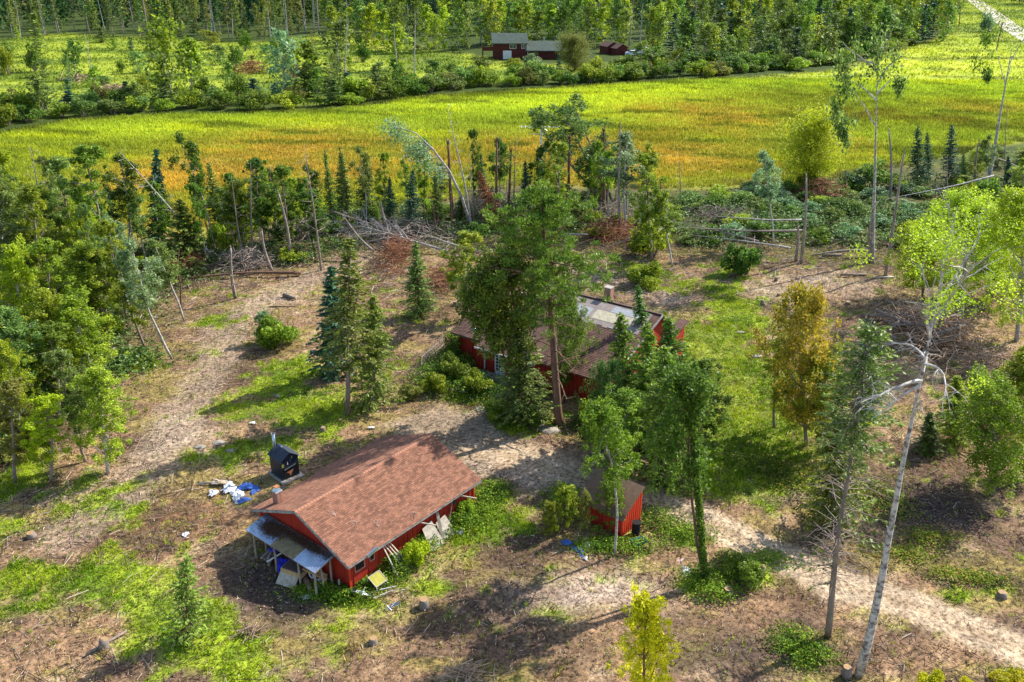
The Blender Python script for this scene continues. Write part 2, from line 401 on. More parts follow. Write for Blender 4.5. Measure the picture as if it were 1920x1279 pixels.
def ground_rgb(X, Y):
    m, g, dr, f2, n1, n2 = masks(X, Y)
    n3 = fbm(X, Y, 12, 31); n4 = fbm(X, Y, .9, 77, 2); n5 = fbm(X, Y, 30, 91)
    # directional straw noise
    n6 = fbm(X * 0.3 + Y * 0.1, Y, 1.2, 55, 3)
    c = np.zeros(np.shape(X) + (3,)) + np.array([0.270, 0.168, 0.094])
    c = lerp(c, (0.15, 0.094, 0.060), sstep(.48, .66, n1))
    c = lerp(c, (0.42, 0.30, 0.18), sstep(.52, .72, n2) * .7)
    c = lerp(c, (0.26, 0.22, 0.05), sstep(.50, .62, n6) * .6)
    c = lerp(c, (0.085, 0.054, 0.034), sstep(.48, .62, fbm(X, Y, 2.4, 63, 3)) * sstep(.36, .58, n3) * .8)
    c = lerp(c, (0.13, 0.085, 0.05), sstep(.60, .70, n4) * .6)
    c = lerp(c, (0.20, 0.105, 0.05), np.clip(acc(X, Y, REDD), 0, 1) * .8 * sstep(.3, .55, n2))
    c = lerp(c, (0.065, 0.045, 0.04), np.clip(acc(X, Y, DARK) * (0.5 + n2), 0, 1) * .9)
    c = lerp(c, (0.50, 0.40, 0.31), np.clip(acc(X, Y, PALE) * (0.3 + 1.3 * n2), 0, 1) * .8)
    c = lerp(c, (0.34, 0.26, 0.19), sstep(2.6, 1.2, seg_d(X, Y, PATH2) + (n2 - .5) * 2.5) * .55)
    dcol = lerp(np.zeros_like(c) + np.array([0.40, 0.295, 0.185]), (0.31, 0.22, 0.135), sstep(.45, .7, n2))
    # wheel tracks run along the driveway
    dd = seg_d(X, Y, DRIVE)
    dcol = lerp(dcol, (0.50, 0.395, 0.275), np.exp(-((dd - .85) / .35) ** 2) * .7)
    dcol = lerp(dcol, (0.25, 0.17, 0.11), sstep(118, 122, X * 0 + 0) * 0)
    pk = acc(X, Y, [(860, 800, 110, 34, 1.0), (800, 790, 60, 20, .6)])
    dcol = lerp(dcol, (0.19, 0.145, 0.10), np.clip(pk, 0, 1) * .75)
    c = c * (1 - dr[..., None]) + dcol * dr[..., None]
    gc = lerp(np.zeros_like(c) + np.array([0.13, 0.23, 0.012]), (0.27, 0.36, 0.018), sstep(.42, .60, n2))
    gc = lerp(gc, (0.075, 0.13, 0.015), sstep(.5, .7, n4) * .7)
    gc = lerp(gc, (0.24, 0.27, 0.045), blob(X, Y, 1360, 700, 110, 170) * .6)
    c = c * (1 - g[..., None] * .9) + gc * g[..., None] * .9
    # belt of brush between clearing and meadow, and woods floor
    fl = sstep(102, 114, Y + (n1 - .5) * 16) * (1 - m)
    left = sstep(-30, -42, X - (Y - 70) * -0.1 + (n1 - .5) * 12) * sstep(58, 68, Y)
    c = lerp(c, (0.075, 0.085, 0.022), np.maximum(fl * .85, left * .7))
    # meadow
    mc = lerp(np.zeros_like(c) + np.array([0.32, 0.40, 0.035]), (0.21, 0.28, 0.025), sstep(.40, .62, n1))
    mc = lerp(mc, (0.23, 0.26, 0.025), sstep(205, 165, Y + (n3 - .5) * 50) * .8)
    mc = lerp(mc, (0.46, 0.52, 0.035), np.clip(acc(X, Y, BRIGHT), 0, 1) * (0.55 + .45 * sstep(.35, .6, n1)))
    mc = lerp(mc, (0.40, 0.26, 0.045), np.clip(acc(X, Y, ORANGE) * (0.25 + 1.5 * n1), 0, 1) * .85)
    mc = lerp(mc, (0.17, 0.135, 0.018), np.clip(acc(X, Y, BROWN) * (0.2 + 1.5 * n1), 0, 1) * .8)
    mc = lerp(mc, (0.10, 0.13, 0.012), sstep(.56, .70, fbm(X * .35, Y, 5, 201)) * .75)
    mc = lerp(mc, (0.50, 0.52, 0.02), sstep(.58, .72, fbm(X * .3, Y, 4, 231)) * .5 * (1 - np.clip(acc(X, Y, BROWN) + acc(X, Y, ORANGE), 0, 1)))
    mc = lerp(mc, (0.55, 0.36, 0.05), sstep(.55, .70, fbm(X * .4, Y, 3, 241)) * np.clip(acc(X, Y, ORANGE), 0, 1) * .7)
    c = c * (1 - m[..., None]) + mc * m[..., None]
    # far side
    fc = lerp(np.zeros_like(c) + np.array([0.30, 0.36, 0.035]), (0.14, 0.20, 0.02), sstep(.42, .60, fbm(X * .5, Y, 14, 133)))
    fc = lerp(fc, (0.24, 0.16, 0.10), sstep(.66, .74, fbm(X, Y, 14, 131)) * sstep(1., 0., np.abs(X + 60) / 60) * .5)
    far = sstep(150, 165, Y) * (1 - m) * f2
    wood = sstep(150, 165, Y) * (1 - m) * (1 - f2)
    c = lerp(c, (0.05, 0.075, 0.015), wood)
    c = c * (1 - far[..., None]) + fc * far[..., None]
    return c

def hgt(X, Y):
    k = sstep(140, 110, Y)
    d = np.minimum(np.minimum(np.hypot(X + 9.3, Y - 50.1) - 8.5, np.hypot(X - 4, Y - 75) - 13), np.minimum(np.hypot(X - 7.5, Y - 51) - 3, np.hypot(X + 16.5, Y - 55.5) - 2))
    k = k * (.35 + .65 * sstep(0, 3, d))
    return ((fbm(X, Y, 3.0, 301, 3) - .5) * .42 + (fbm(X, Y, .9, 311, 2) - .5) * .20) * k - .02

# ------------------------------------------------------------------ the ground
def grow(a, b, s0, k):
    L = [a]; s = s0
    while L[-1] < b: s *= k; L.append(L[-1] + s)
    return L
xs = np.arange(-52, 52.01, .5); xr = grow(52, 2500, .5, 1.045)
xs = np.array([-v for v in xr[:0:-1]] + list(xs) + xr[1:])
ys = np.array(list(np.arange(-6, 24, 2.0)) + list(np.arange(24, 130, .5)) + grow(130, 3000, .5, 1.022))
GX, GY = np.meshgrid(xs, ys)
V = np.stack([GX, GY, hgt(GX, GY)], -1).reshape(-1, 3)
nx, ny = len(xs), len(ys)
I = np.arange(nx * ny).reshape(ny, nx)
Q = np.stack([I[:-1, :-1], I[:-1, 1:], I[1:, 1:], I[1:, :-1]], -1).reshape(-1, 4)
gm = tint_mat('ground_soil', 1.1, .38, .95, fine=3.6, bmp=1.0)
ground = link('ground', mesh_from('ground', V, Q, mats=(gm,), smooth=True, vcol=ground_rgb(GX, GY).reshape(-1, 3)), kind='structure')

# the gravel road at the far side
rp = [at(x, y)[:2] for x, y in [(2120, 170), (1960, 90), (1905, 58), (1868, 30), (1832, 5), (1812, -12), (1800, -25)]]
rm = simple('road_gravel', (0.62, 0.56, 0.49), (0.45, 0.40, 0.34), .3, .9, None, .1)
mb = MB(); rp = np.array(rp); d = np.gradient(rp, axis=0); d /= np.linalg.norm(d, axis=1)[:, None]; nrm = np.stack([-d[:, 1], d[:, 0]], 1)
L_, R_ = rp + nrm * 4.3, rp - nrm * 4.3
V = np.vstack([np.c_[L_, np.full(len(rp), .05)], np.c_[R_, np.full(len(rp), .05)]]); n = len(rp)
mb.add(V, [(i, n + i, n + i + 1, i + 1) for i in range(n - 1)])
link('road', mb.mesh('road', (rm,)), kind='structure')

# ------------------------------------------------------------------ ground cover
rng = np.random.default_rng(11)
def tufts(name, P, h, w, k, col, mat, lean=.35, cat='stuff'):
    """k blades (one triangle each) at every point"""
    n = len(P); P = np.repeat(P, k, 0); hh = np.repeat(h, k) * rng.uniform(.6, 1.2, n * k); ww = np.repeat(w, k)
    a = rng.uniform(0, 2 * PI, n * k); b = rng.uniform(0, 2 * PI, n * k)
    off = rng.normal(size=(n * k, 2)) * ww[:, None] * 1.5
    B = P.copy(); B[:, :2] += off
    t = np.stack([np.cos(a), np.sin(a), np.zeros(n * k)], 1) * (ww / 2)[:, None]
    tip = B + np.stack([np.cos(b) * lean * hh, np.sin(b) * lean * hh, hh], 1)
    V = np.stack([B - t, B + t, tip], 1).reshape(-1, 3)
    T = np.arange(n * k * 3).reshape(-1, 3)
    cc = np.repeat(col, k, 0) * rng.uniform(.6, 1.45, (n * k, 1))
    return link(name, mesh_from(name, V, T=T, mats=(mat,), fcol=cc), kind='stuff')

def sample(n, x0, x1, y0, y1, power=1.0):
    return rng.uniform(x0, x1, n), y0 + (y1 - y0) * rng.uniform(0, 1, n) ** power

def vis(X, Y, pad=40):
    q = np.stack([X, Y, np.zeros_like(X) - CH], 1); z = q @ _f
    sx = 960 + CF * (q @ _r) / z; sy = 639.5 - CF * (q @ _u) / z
    return (z > 1) & (sx > -pad) & (sx < 1920 + pad) & (sy > -pad) & (sy < 1279 + pad * 3)

blade = tint_mat('grass_blade', 2.0, .15, .8, trans=.35)
# short lawn grass
X, Y = sample(420000, -60, 62, 30, 118)
m, g, dr, f2, n1, n2 = masks(X, Y)
k = vis(X, Y) & (rng.uniform(0, 1, len(X)) < g * 1.05 + .035) & (rng.uniform(0, 1, len(X)) > dr * 1.1)
X, Y, g = X[k], Y[k], g[k]
P = np.stack([X, Y, hgt(X, Y) - .01], 1)
gc = lerp(np.zeros((len(X), 3)) + np.array([.15, .27, .010]), (.38, .47, .02), sstep(.35, .65, fbm(X, Y, 2.2, 401)))
gc = lerp(gc, (.36, .27, .12), (rng.uniform(0, 1, len(X)) < .14) * 1.0)
tufts('grass', P, rng.uniform(.07, .20, len(X)) * (1 + .9 * (fbm(X, Y, 3, 402) > .55)), np.full(len(X), .07), 3, gc, blade)
print('lawn', len(X))
# coarse weed and straw clumps standing over the clearing
X, Y = sample(26000, -60, 62, 30, 118)
m, g, dr, f2, n1, n2 = masks(X, Y)
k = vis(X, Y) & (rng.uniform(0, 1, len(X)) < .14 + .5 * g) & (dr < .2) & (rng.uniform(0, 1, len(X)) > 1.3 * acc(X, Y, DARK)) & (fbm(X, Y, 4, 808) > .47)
X, Y, g = X[k], Y[k], g[k]; P = np.stack([X, Y, hgt(X, Y) - .02], 1)
pal = np.array([(.12, .22, .012), (.30, .38, .02), (.40, .31, .13), (.20, .13, .06), (.46, .42, .08)]); ix = np.where(rng.uniform(0, 1, len(X)) < .12 + .8 * g, rng.integers(0, 2, len(X)), rng.integers(2, 5, len(X)))
tufts('weed_clumps', P, rng.uniform(.15, .45, len(X)), np.full(len(X), .08), 9, pal[ix], blade, .8)
# meadow reeds
X, Y = sample(260000, -130, 230, 116, 260, 1.35)
k = vis(X, Y) & (sdp(X, Y, MEADOW) > -1)
X, Y = X[k], Y[k]; P = np.stack([X, Y, np.zeros(len(X))], 1)
gc = ground_rgb(X, Y) * np.array([1.3, 1.32, 1.1])
s = fbm(X * .5, Y, 7, 77)
tufts('meadow_reeds', P, rng.uniform(.3, .75, len(X)) * (0.5 + s), np.full(len(X), .17) * (Y / 160), 4, gc, blade, .3)
print('reeds', len(X))
# grass of the far field
X, Y = sample(90000, -260, 400, 200, 640)
k = vis(X, Y) & ((np.maximum(sdp(X, Y, FIELD2), sdp(X, Y, ROADSIDE)) > 0) | ((sdp(X, Y, MEADOW) > 0) & (Y > 255)))
X, Y = X[k], Y[k]; P = np.stack([X, Y, np.zeros(len(X))], 1)
tufts('far_grass', P, rng.uniform(.3, .8, len(X)), np.full(len(X), .5), 3, ground_rgb(X, Y) * 1.1, blade, .5)

# twigs, straw and wood chips on the bare soil
def chips(name, n, reg, Lr, Wr, cols, avoid_grass=.3, dens=None):
    X, Y = sample(n, *reg)
    m, g, dr, f2, n1, n2 = masks(X, Y)
    k = vis(X, Y) & (rng.uniform(0, 1, n) > g * .8) & (rng.uniform(0, 1, n) > dr * .9) & (m < .5)
    if dens is not None: k &= rng.uniform(0, 1, n) < dens(X, Y)
    X, Y = X[k], Y[k]; n = len(X)
    a = rng.uniform(0, 2 * PI, n); el = rng.normal(size=n) * .18; L = rng.uniform(*Lr, n) * rng.uniform(.4, 1, n); w = rng.uniform(*Wr, n)
    z = hgt(X, Y) + .02 + rng.uniform(0, .06, n) + L * np.abs(np.sin(el)) / 2
    C = np.stack([X, Y, z], 1)
    A = np.stack([np.cos(a) * np.cos(el), np.sin(a) * np.cos(el), np.sin(el)], 1) * (L / 2)[:, None]
    B = np.stack([-np.sin(a), np.cos(a), np.zeros(n)], 1) * (w / 2)[:, None]; Zv = np.array([0, 0, 1.0]) * w[:, None] * .6
    V = np.stack([C - A - B, C + A - B, C + A + B, C - A + B, C - A + Zv, C + A + Zv], 1).reshape(-1, 3)
    base = (np.arange(n) * 6)[:, None]
    Q = np.concatenate([base + np.array([0, 1, 5, 4]), base + np.array([4, 5, 2, 3])], 0)
    cols = np.array(cols); cc = cols[rng.integers(0, len(cols), n)] * rng.uniform(.6, 1.3, (n, 1))
    return link(name, mesh_from(name, V, Q, mats=(chipm,), fcol=np.vstack([cc, cc])), kind='stuff')
chipm = tint_mat('dead_wood_bits', 3, .2, .9)
chips('wood_chips', 130000, (-60, 62, 30, 112), (.08, .35), (.02, .05), [(.42, .33, .24), (.50, .40, .28), (.22, .15, .10), (.12, .08, .06), (.40, .24, .12), (.10, .07, .05)])
chips('dead_twigs', 46000, (-60, 62, 30, 116), (.4, 1.8), (.02, .045), [(.45, .36, .28), (.10, .065, .05), (.24, .16, .10), (.08, .05, .04)],
      dens=lambda X, Y: sstep(.42, .65, fbm(X, Y, 6, 611)))
chips('slash_litter', 26000, (-60, 62, 62, 116), (.3, 1.6), (.03, .06), [(.55, .48, .42), (.32, .2, .12), (.2, .12, .08)],
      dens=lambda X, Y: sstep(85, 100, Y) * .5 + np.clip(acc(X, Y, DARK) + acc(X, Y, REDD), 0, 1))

# leafy weeds
weedm = tint_mat('weed_leaf', 2.5, .2, .6, trans=.3)
def weeds(name, spots, n, size, hmax, cols, seed=3):
    r = np.random.default_rng(seed); Cs = []; 
    wt = np.array([s[2] * s[3] for s in spots], float); wt /= wt.sum()
    for s, w in zip(spots, wt):
        c = at(s[0], s[1])[:2]; wx = s[2] / px_per_m(at(s[0], s[1])); wy = abs(at(s[0], s[1] - s[3])[1] - at(s[0], s[1] + s[3])[1]) / 2
        k = int(n * w); q = r.normal(size=(k, 2)) * .55; X = c[0] + q[:, 0] * wx; Y = c[1] + q[:, 1] * wy
        hh = hmax * (s[4] if len(s) > 4 else 1) * np.exp(-(q ** 2).sum(1) * .5) * (0.35 + 1.0 * fbm(X, Y, 1.0, seed, 3))
        Cs.append(np.stack([X, Y, r.uniform(.15, 1, k) ** .6 * hh], 1))
    C = np.vstack(Cs); b = MB(); b.leaves(C, size, size * .62, r, .55)
    cols = np.array(cols); f = fbm(C[:, 0], C[:, 1], 1.5, seed + 9)
    cc = lerp(np.zeros((len(C), 3)) + cols[0], cols[1], sstep(.35, .65, f)); cc = np.where((r.uniform(0, 1, len(C)) < .15)[:, None], cols[2], cc) * r.uniform(.6, 1.35, (len(C), 1))
    return link(name, mesh_from(name, np.vstack(b.V), np.vstack(b.Q), mats=(weedm,), fcol=cc), kind='stuff')
G1 = [(.07, .15, .012), (.17, .28, .02), (.34, .42, .04)]
weeds('weeds_beside_garage', [(770, 1030, 45, 26, 1.1), (800, 1010, 30, 20, 1.2), (860, 985, 36, 24, 1.1), (740, 1065, 40, 20), (900, 950, 40, 40, .7), (690, 1095, 50, 16, .5), (640, 1120, 60, 14, .5), (600, 1110, 50, 14, .6), (545, 1075, 16, 8, .6), (930, 920, 30, 20, .5)], 17000, .15, 1.0, G1, 5)
weeds('weeds_beside_shed', [(1230, 975, 50, 24, .7), (1280, 1000, 60, 22, .5), (1060, 940, 40, 26, 1.1), (1170, 1025, 70, 16, .6), (1120, 1030, 50, 14, .5), (1400, 1075, 44, 26, .9), (1370, 1060, 30, 20, .8), (1320, 1090, 50, 24, .9), (1340, 1115, 40, 20, .7), (1490, 1210, 44, 34, .7), (1530, 1230, 40, 20, .6), (1440, 1050, 40, 16, .5)], 14000, .15, .9, G1, 6)
weeds('weeds_beside_house', [(840, 700, 50, 30, 1.2), (880, 730, 60, 24, 1.2), (930, 740, 60, 22, .9), (800, 720, 40, 24, 1.0), (960, 770, 60, 20, .9), (1000, 790, 60, 14, .6), (1110, 800, 40, 20, .8), (860, 680, 50, 20, 1.3)], 14000, .17, 1.3, [(.045, .11, .012), (.11, .21, .02), (.26, .34, .04)], 7)
weeds('weeds_by_driveway', [(1700, 1040, 60, 18, .6), (1790, 1080, 60, 16, .6), (1650, 940, 60, 40, .6), (1560, 950, 60, 30, .5), (1480, 900, 60, 30, .5), (1740, 1010, 50, 20, .7), (1850, 1090, 50, 14, .6), (1450, 880, 60, 26, .4)], 9000, .17, .7, [(.09, .14, .015), (.2, .27, .02), (.42, .28, .05)], 8)
weeds('undergrowth', [(500, 480, 70, 18, 1), (620, 470, 60, 16, 1), (400, 490, 60, 18, 1), (560, 490, 50, 12, .7), (250, 560, 60, 30, 1), (330, 520, 60, 22, 1), (80, 700, 120, 80, 1), (160, 620, 80, 60, 1), (30, 800, 60, 50, 1), (240, 680, 60, 24, .6), (880, 440, 80, 20, 1), (1050, 430, 70, 20, 1), (950, 400, 90, 20, 1),
                      (1300, 390, 60, 22, 1.4), (1380, 400, 90, 24, 1.4), (1450, 430, 90, 26, 1.4), (1560, 440, 100, 30, 1.5), (1250, 420, 70, 30, 1.3), (1600, 400, 90, 22, 1.4), (1700, 420, 90, 30, 1.4), (1720, 350, 70, 22, 1.2), (1850, 360, 90, 30, 1.3), (1330, 450, 60, 20, 1), (1200, 390, 70, 20, 1), (1100, 400, 60, 16, 1), (700, 400, 120, 18, .8), (120, 470, 140, 30, 1)],
      46000, .34, 1.6, [(.05, .11, .018), (.13, .22, .05), (.30, .40, .16)], 9)

# ------------------------------------------------------------------ trees
def taper(P0, d, L, r0, r1, rng, n=6, wob=.05, droop=0.0):
    """wandering path from P0 in direction d"""
    P = [np.array(P0, float)]; d = np.array(d, float); d /= np.linalg.norm(d)
    for i in range(n):
        d = d + rng.normal(size=3) * wob + np.array([0, 0, droop]); d /= np.linalg.norm(d)
        P.append(P[-1] + d * L / n)
    P = np.array(P)
    if abs(P[0][0]) + abs(P[0][1]) < .01 and d[2] > .9 and L > 3.5 and r0 > .04:      # trunks end above their foot
        P[:, :2] -= (P[-1, :2] - P[0, :2]) * np.linspace(0, 1, n + 1)[:, None]
    return P, np.linspace(r0, r1, n + 1)

def interp(P, t):
    x = t * (len(P) - 1); i = min(int(x), len(P) - 2); f = x - i
    return P[i] * (1 - f) + P[i + 1] * f

def broadleaf(seed, h=12., cr=3.0, base=.3, limbs=20, nleaf=9000, leaf=.26, clump=.75, rise=.9, r0=.17, stems=1, top=.6, gaps=.15, wob=.05):
    r = np.random.default_rng(seed); T = MB(); C = MB(); pts = []
    for s in range(stems):
        d = (r.normal() * .12 * (stems > 1), r.normal() * .12 * (stems > 1), 1)
        tp, tr = taper((r.normal() * .3 * (stems > 1), r.normal() * .3 * (stems > 1), -.2), d, h * .93, r0, .03, r, 10, wob)
        T.tube(tp, tr, 7, v=r.uniform(.3, .7))
        for i in range(limbs):
            t = base + (1 - base) * ((i + r.uniform(0, 1)) / limbs) * .97
            if r.uniform() < gaps: continue
            o = interp(tp, t); u = (t - base) / (1 - base)
            prof = (math.sin(PI * min(1, u * top + .22)) ** .8 if top < 1 else 1 - u * .6) if u < .99 else .3
            prof = max(.25, math.sin(PI * (0.18 + .78 * u)) ** .7)
            a = i * 2.4 + r.normal() * .5; L = cr * prof * r.uniform(.7, 1.2)
            lp, lr = taper(o, (math.cos(a), math.sin(a), rise * r.uniform(.5, 1.4)), L, r0 * .4 * (1 - t * .6), .015, r, 4, .14)
            T.tube(lp, lr, 4, v=r.uniform(.3, .8), cap=False)
            for k in range(7):
                b = interp(lp, r.uniform(.3, 1)); e = b + r.normal(size=3) * np.array([.28, .28, .26]) * L
                pts.append((e, r.uniform(.35, 1.1)))
                if k < 2: T.tube([b, (b + e) / 2 + r.normal(size=3) * .05, e], [.022, .015, .008], 3, cap=False)
            pts.append((lp[-1], 1.0))
        pts.append((tp[-1], .8))
    w = np.array([p[1] for p in pts]); w = w / w.sum()
    for (p, s), q in zip(pts, w):
        k = int(nleaf * q); 
        if k < 2: continue
        g = r.normal(size=(k, 3)); g /= np.linalg.norm(g, axis=1)[:, None] + 1e-9
        g *= (r.uniform(0, 1, k) ** .45)[:, None] * clump * s * np.array([.85, .85, 1.0])
        cv = r.uniform(0, 1)
        C.leaves(p + g, leaf, leaf * .68, r, .35, v=np.clip(.45 * cv + .55 * r.uniform(0, 1, k), 0, 1))
    return T, C, h, cr

def spruce(seed, h=12., cr=2.0, base=.06, step=.34, per=6, leafl=.42, dens=1.0, droop=.12, r0=.16, sparse=0.0, power=.85, bare=True):
    r = np.random.default_rng(seed); T = MB(); C = MB()
    tp, tr = taper((0, 0, -.2), (0, 0, 1), h * 1.0, r0, .015, r, 10, .012); T.tube(tp, tr, 7)
    z = base * h; Cs = []; As = []; vs = []
    while z < h * .985:
        u = (z - base * h) / (h * (1 - base)); R = cr * (1 - u) ** power * min(1, .55 + u * 5) + .12
        for k in range(per):
            if r.uniform() < (.95 if sparse > .8 and u < .5 else sparse * (1 - u * .7)): 
                if bare and r.uniform() < .6:
                    a = r.uniform(0, 2 * PI); o = interp(tp, z / h); L = R * r.uniform(.5, 1)
                    lp, lr = taper(o, (math.cos(a), math.sin(a), -.05), L, .022, .006, r, 3, .12, -.05); T.tube(lp, lr, 3, cap=False, v=.9)
                continue
            a = r.uniform(0, 2 * PI); o = interp(tp, z / h) + np.array([0, 0, r.uniform(-.1, .1)]); L = R * r.uniform(.6, 1.15)
            lp, lr = taper(o, (math.cos(a), math.sin(a), .15 - droop + u * .5), L, .03 * (1 - u) + .008, .004, r, 3, .06, -droop)
            if L > .6: T.tube(lp, lr, 3, cap=False)
            n = max(3, int(L * 13 * dens)); t = r.uniform(.08, 1.03, n); 
            x = np.clip(t * 3, 0, 2.999); i = x.astype(int); f = (x - i)[:, None]; B = lp[i] * (1 - f) + lp[np.minimum(i + 1, 3)] * f
            d = lp[-1] - lp[0]; d /= np.linalg.norm(d); sd = np.array([-d[1], d[0], 0])
            side = r.choice([-1, 1], n)[:, None]; sp = (.28 * L * (1.1 - t))[:, None]
            Cs.append(B + sd * side * sp * r.uniform(0, 1, (n, 1)) + np.array([0, 0, -.05]) + r.normal(size=(n, 3)) * .04)
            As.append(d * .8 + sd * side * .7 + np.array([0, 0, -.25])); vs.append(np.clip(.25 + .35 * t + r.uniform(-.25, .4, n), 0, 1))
        z += step * r.uniform(.7, 1.2) * (1 - .4 * u)
    Cs = np.vstack(Cs); As = np.vstack(As); C.leaves(Cs, leafl, leafl * .42, r, 0, As, v=np.concatenate(vs))
    return T, C, h, cr

def pine(seed, h=19., cr=4.2, base=.42, limbs=46, nleaf=30000, r0=.36):
    r = np.random.default_rng(seed); T = MB(); C = MB()
    tp, tr = taper((0, 0, -.3), (0, 0, 1), h * .97, r0, .05, r, 14, .012); tr = r0 * (1 - np.linspace(0, 1, 15) * .85) + .02; tr[0] *= 1.25
    T.tube(tp, tr, 10); pts = []
    for i in range(limbs):
        t = base + (1 - base) * (i + r.uniform(0, 1)) / limbs; o = interp(tp, t); u = (t - base) / (1 - base)
        L = cr * max(.22, math.sin(PI * (.22 + .74 * u)) ** .8) * r.uniform(.65, 1.2); a = i * 2.4 + r.normal() * .5
        lp, lr = taper(o, (math.cos(a), math.sin(a), -.05 + .55 * u + r.normal() * .1), L, .085 * (1 - u * .6), .02, r, 5, .16, .02)
        T.tube(lp, lr, 5, v=.7, cap=False)
        for k in range(9):
            b = interp(lp, r.uniform(.22, 1)); e = b + r.normal(size=3) * np.array([.22, .22, .10]) * L
            T.tube([b, e], [.02, .008], 3, cap=False); pts.append((e, r.uniform(.6, 1.2)))
    # long dead limbs below the crown
    for i, (t, a, L) in enumerate([(.24, 2.9, 3.2), (.30, 3.3, 2.4), (.36, 3.0, 3.4), (.37, .2, 3.0), (.40, 5.9, 2.4), (.44, 2.7, 3.0), (.20, .5, .9), (.33, .4, 1.4), (.47, 3.5, 2.6), (.5, 6.1, 2.2), (.42, .6, 3.2), (.27, 3.6, 1.2)]):
        o = interp(tp, t); lp, lr = taper(o, (math.cos(a), math.sin(a), .35), L, .07, .015, r, 6, .22, -.07); T.tube(lp, lr, 5, v=1.0)
        for k in range(4):
            b = interp(lp, r.uniform(.3, .95)); q, qr = taper(b, (math.cos(a) + r.normal() * .7, math.sin(a) + r.normal() * .7, r.normal() * .5), L * .35, .03, .006, r, 4, .2, -.05); T.tube(q, qr, 3, v=1.0, cap=False)
    w = np.array([p[1] for p in pts]); w /= w.sum()
    for (p, s), q in zip(pts, w):
        k = int(nleaf * q); g = r.normal(size=(k, 3)); g /= np.linalg.norm(g, axis=1)[:, None]
        rr = (r.uniform(.15, 1, k) ** .6)[:, None]; cv = r.uniform(0, 1)
        C.leaves(p + g * rr * .62 * s * np.array([1, 1, .5]), .30, .085, r, 0, g + np.array([0, 0, .4]), v=np.clip(.4 * cv + .6 * r.uniform(0, 1, k), 0, 1))
    return T, C, h, cr

def bare(seed, h=14., r0=.16, limbs=14, base=.4, L0=2.0, rise=.5, twigs=4, droop=0.0, oneside=None, snap=False):
    r = np.random.default_rng(seed); T = MB(); B = MB()
    tp, tr = taper((0, 0, -.2), (0, 0, 1), h, r0, r0 * .45 if snap else .02, r, 10, .022); T.tube(tp, tr, 8)
    if snap:    # splintered top
        e = tp[-1]
        for k in range(3): T.tube([e + r.normal(size=3) * .04, e + np.array([r.normal() * .08, r.normal() * .08, r.uniform(.25, .6)])], [.06, .01], 4)
    for i in range(limbs):
        t = base + (1 - base) * (i + r.uniform(0, 1)) / limbs; o = interp(tp, t); a = i * 2.4 + r.normal() * .6 if oneside is None else oneside + r.normal() * .7
        L = L0 * r.uniform(.4, 1.1) * (1 - .5 * (t - base) / (1 - base))
        lp, lr = taper(o, (math.cos(a), math.sin(a), rise * r.uniform(.4, 1.4)), L, r0 * .3 * (1.1 - t), .012, r, 5, .13, droop); B.tube(lp, lr, 4, cap=False, v=.9)
        for k in range(twigs):
            b = interp(lp, r.uniform(.25, .95)); q, qr = taper(b, lp[-1] - lp[0] + r.normal(size=3) * .5 * L, L * r.uniform(.25, .5), .016, .006, r, 3, .15, droop); B.tube(q, qr, 3, cap=False, v=1.)
    return T, B, h, L0

def shrub(seed, h=3., cr=2., nleaf=1500, leaf=.28, lobes=14, clump=.8):
    r = np.random.default_rng(seed); T = MB(); C = MB()
    for i in range(lobes):
        a = r.uniform(0, 2 * PI); u = r.uniform(0, 1) ** .6; z = h * r.uniform(.25, .85) * (1 - .35 * u); p = np.array([math.cos(a) * cr * u * .7, math.sin(a) * cr * u * .7, z])
        T.tube([(math.cos(a) * .1, math.sin(a) * .1, -.1), p * [.5, .5, .55], p], [.05, .035, .012], 4, cap=False)
        k = nleaf // lobes; g = r.normal(size=(k, 3)); g /= np.linalg.norm(g, axis=1)[:, None]; g *= (r.uniform(.2, 1, k) ** .4)[:, None] * clump * r.uniform(.7, 1.2) * cr * .45 * np.array([1, 1, .8])
        q = p + g; q[:, 2] = np.abs(q[:, 2]); cv = r.uniform(0, 1)
        C.leaves(q, leaf, leaf * .68, r, .3, v=np.clip(.4 * cv + .6 * r.uniform(0, 1, k), 0, 1))
    return T, C, h, cr

def build_proto(kind, gen, bark, second='crown'):
    T, C, h, cr = gen
    return dict(kind=kind, h=h, cr=cr, t=T.mesh('trunk', (BARK[bark],), True), c=C.mesh(second, (LM['deep'] if second == 'crown' else BARK[bark],), False), second=second, bark=bark)

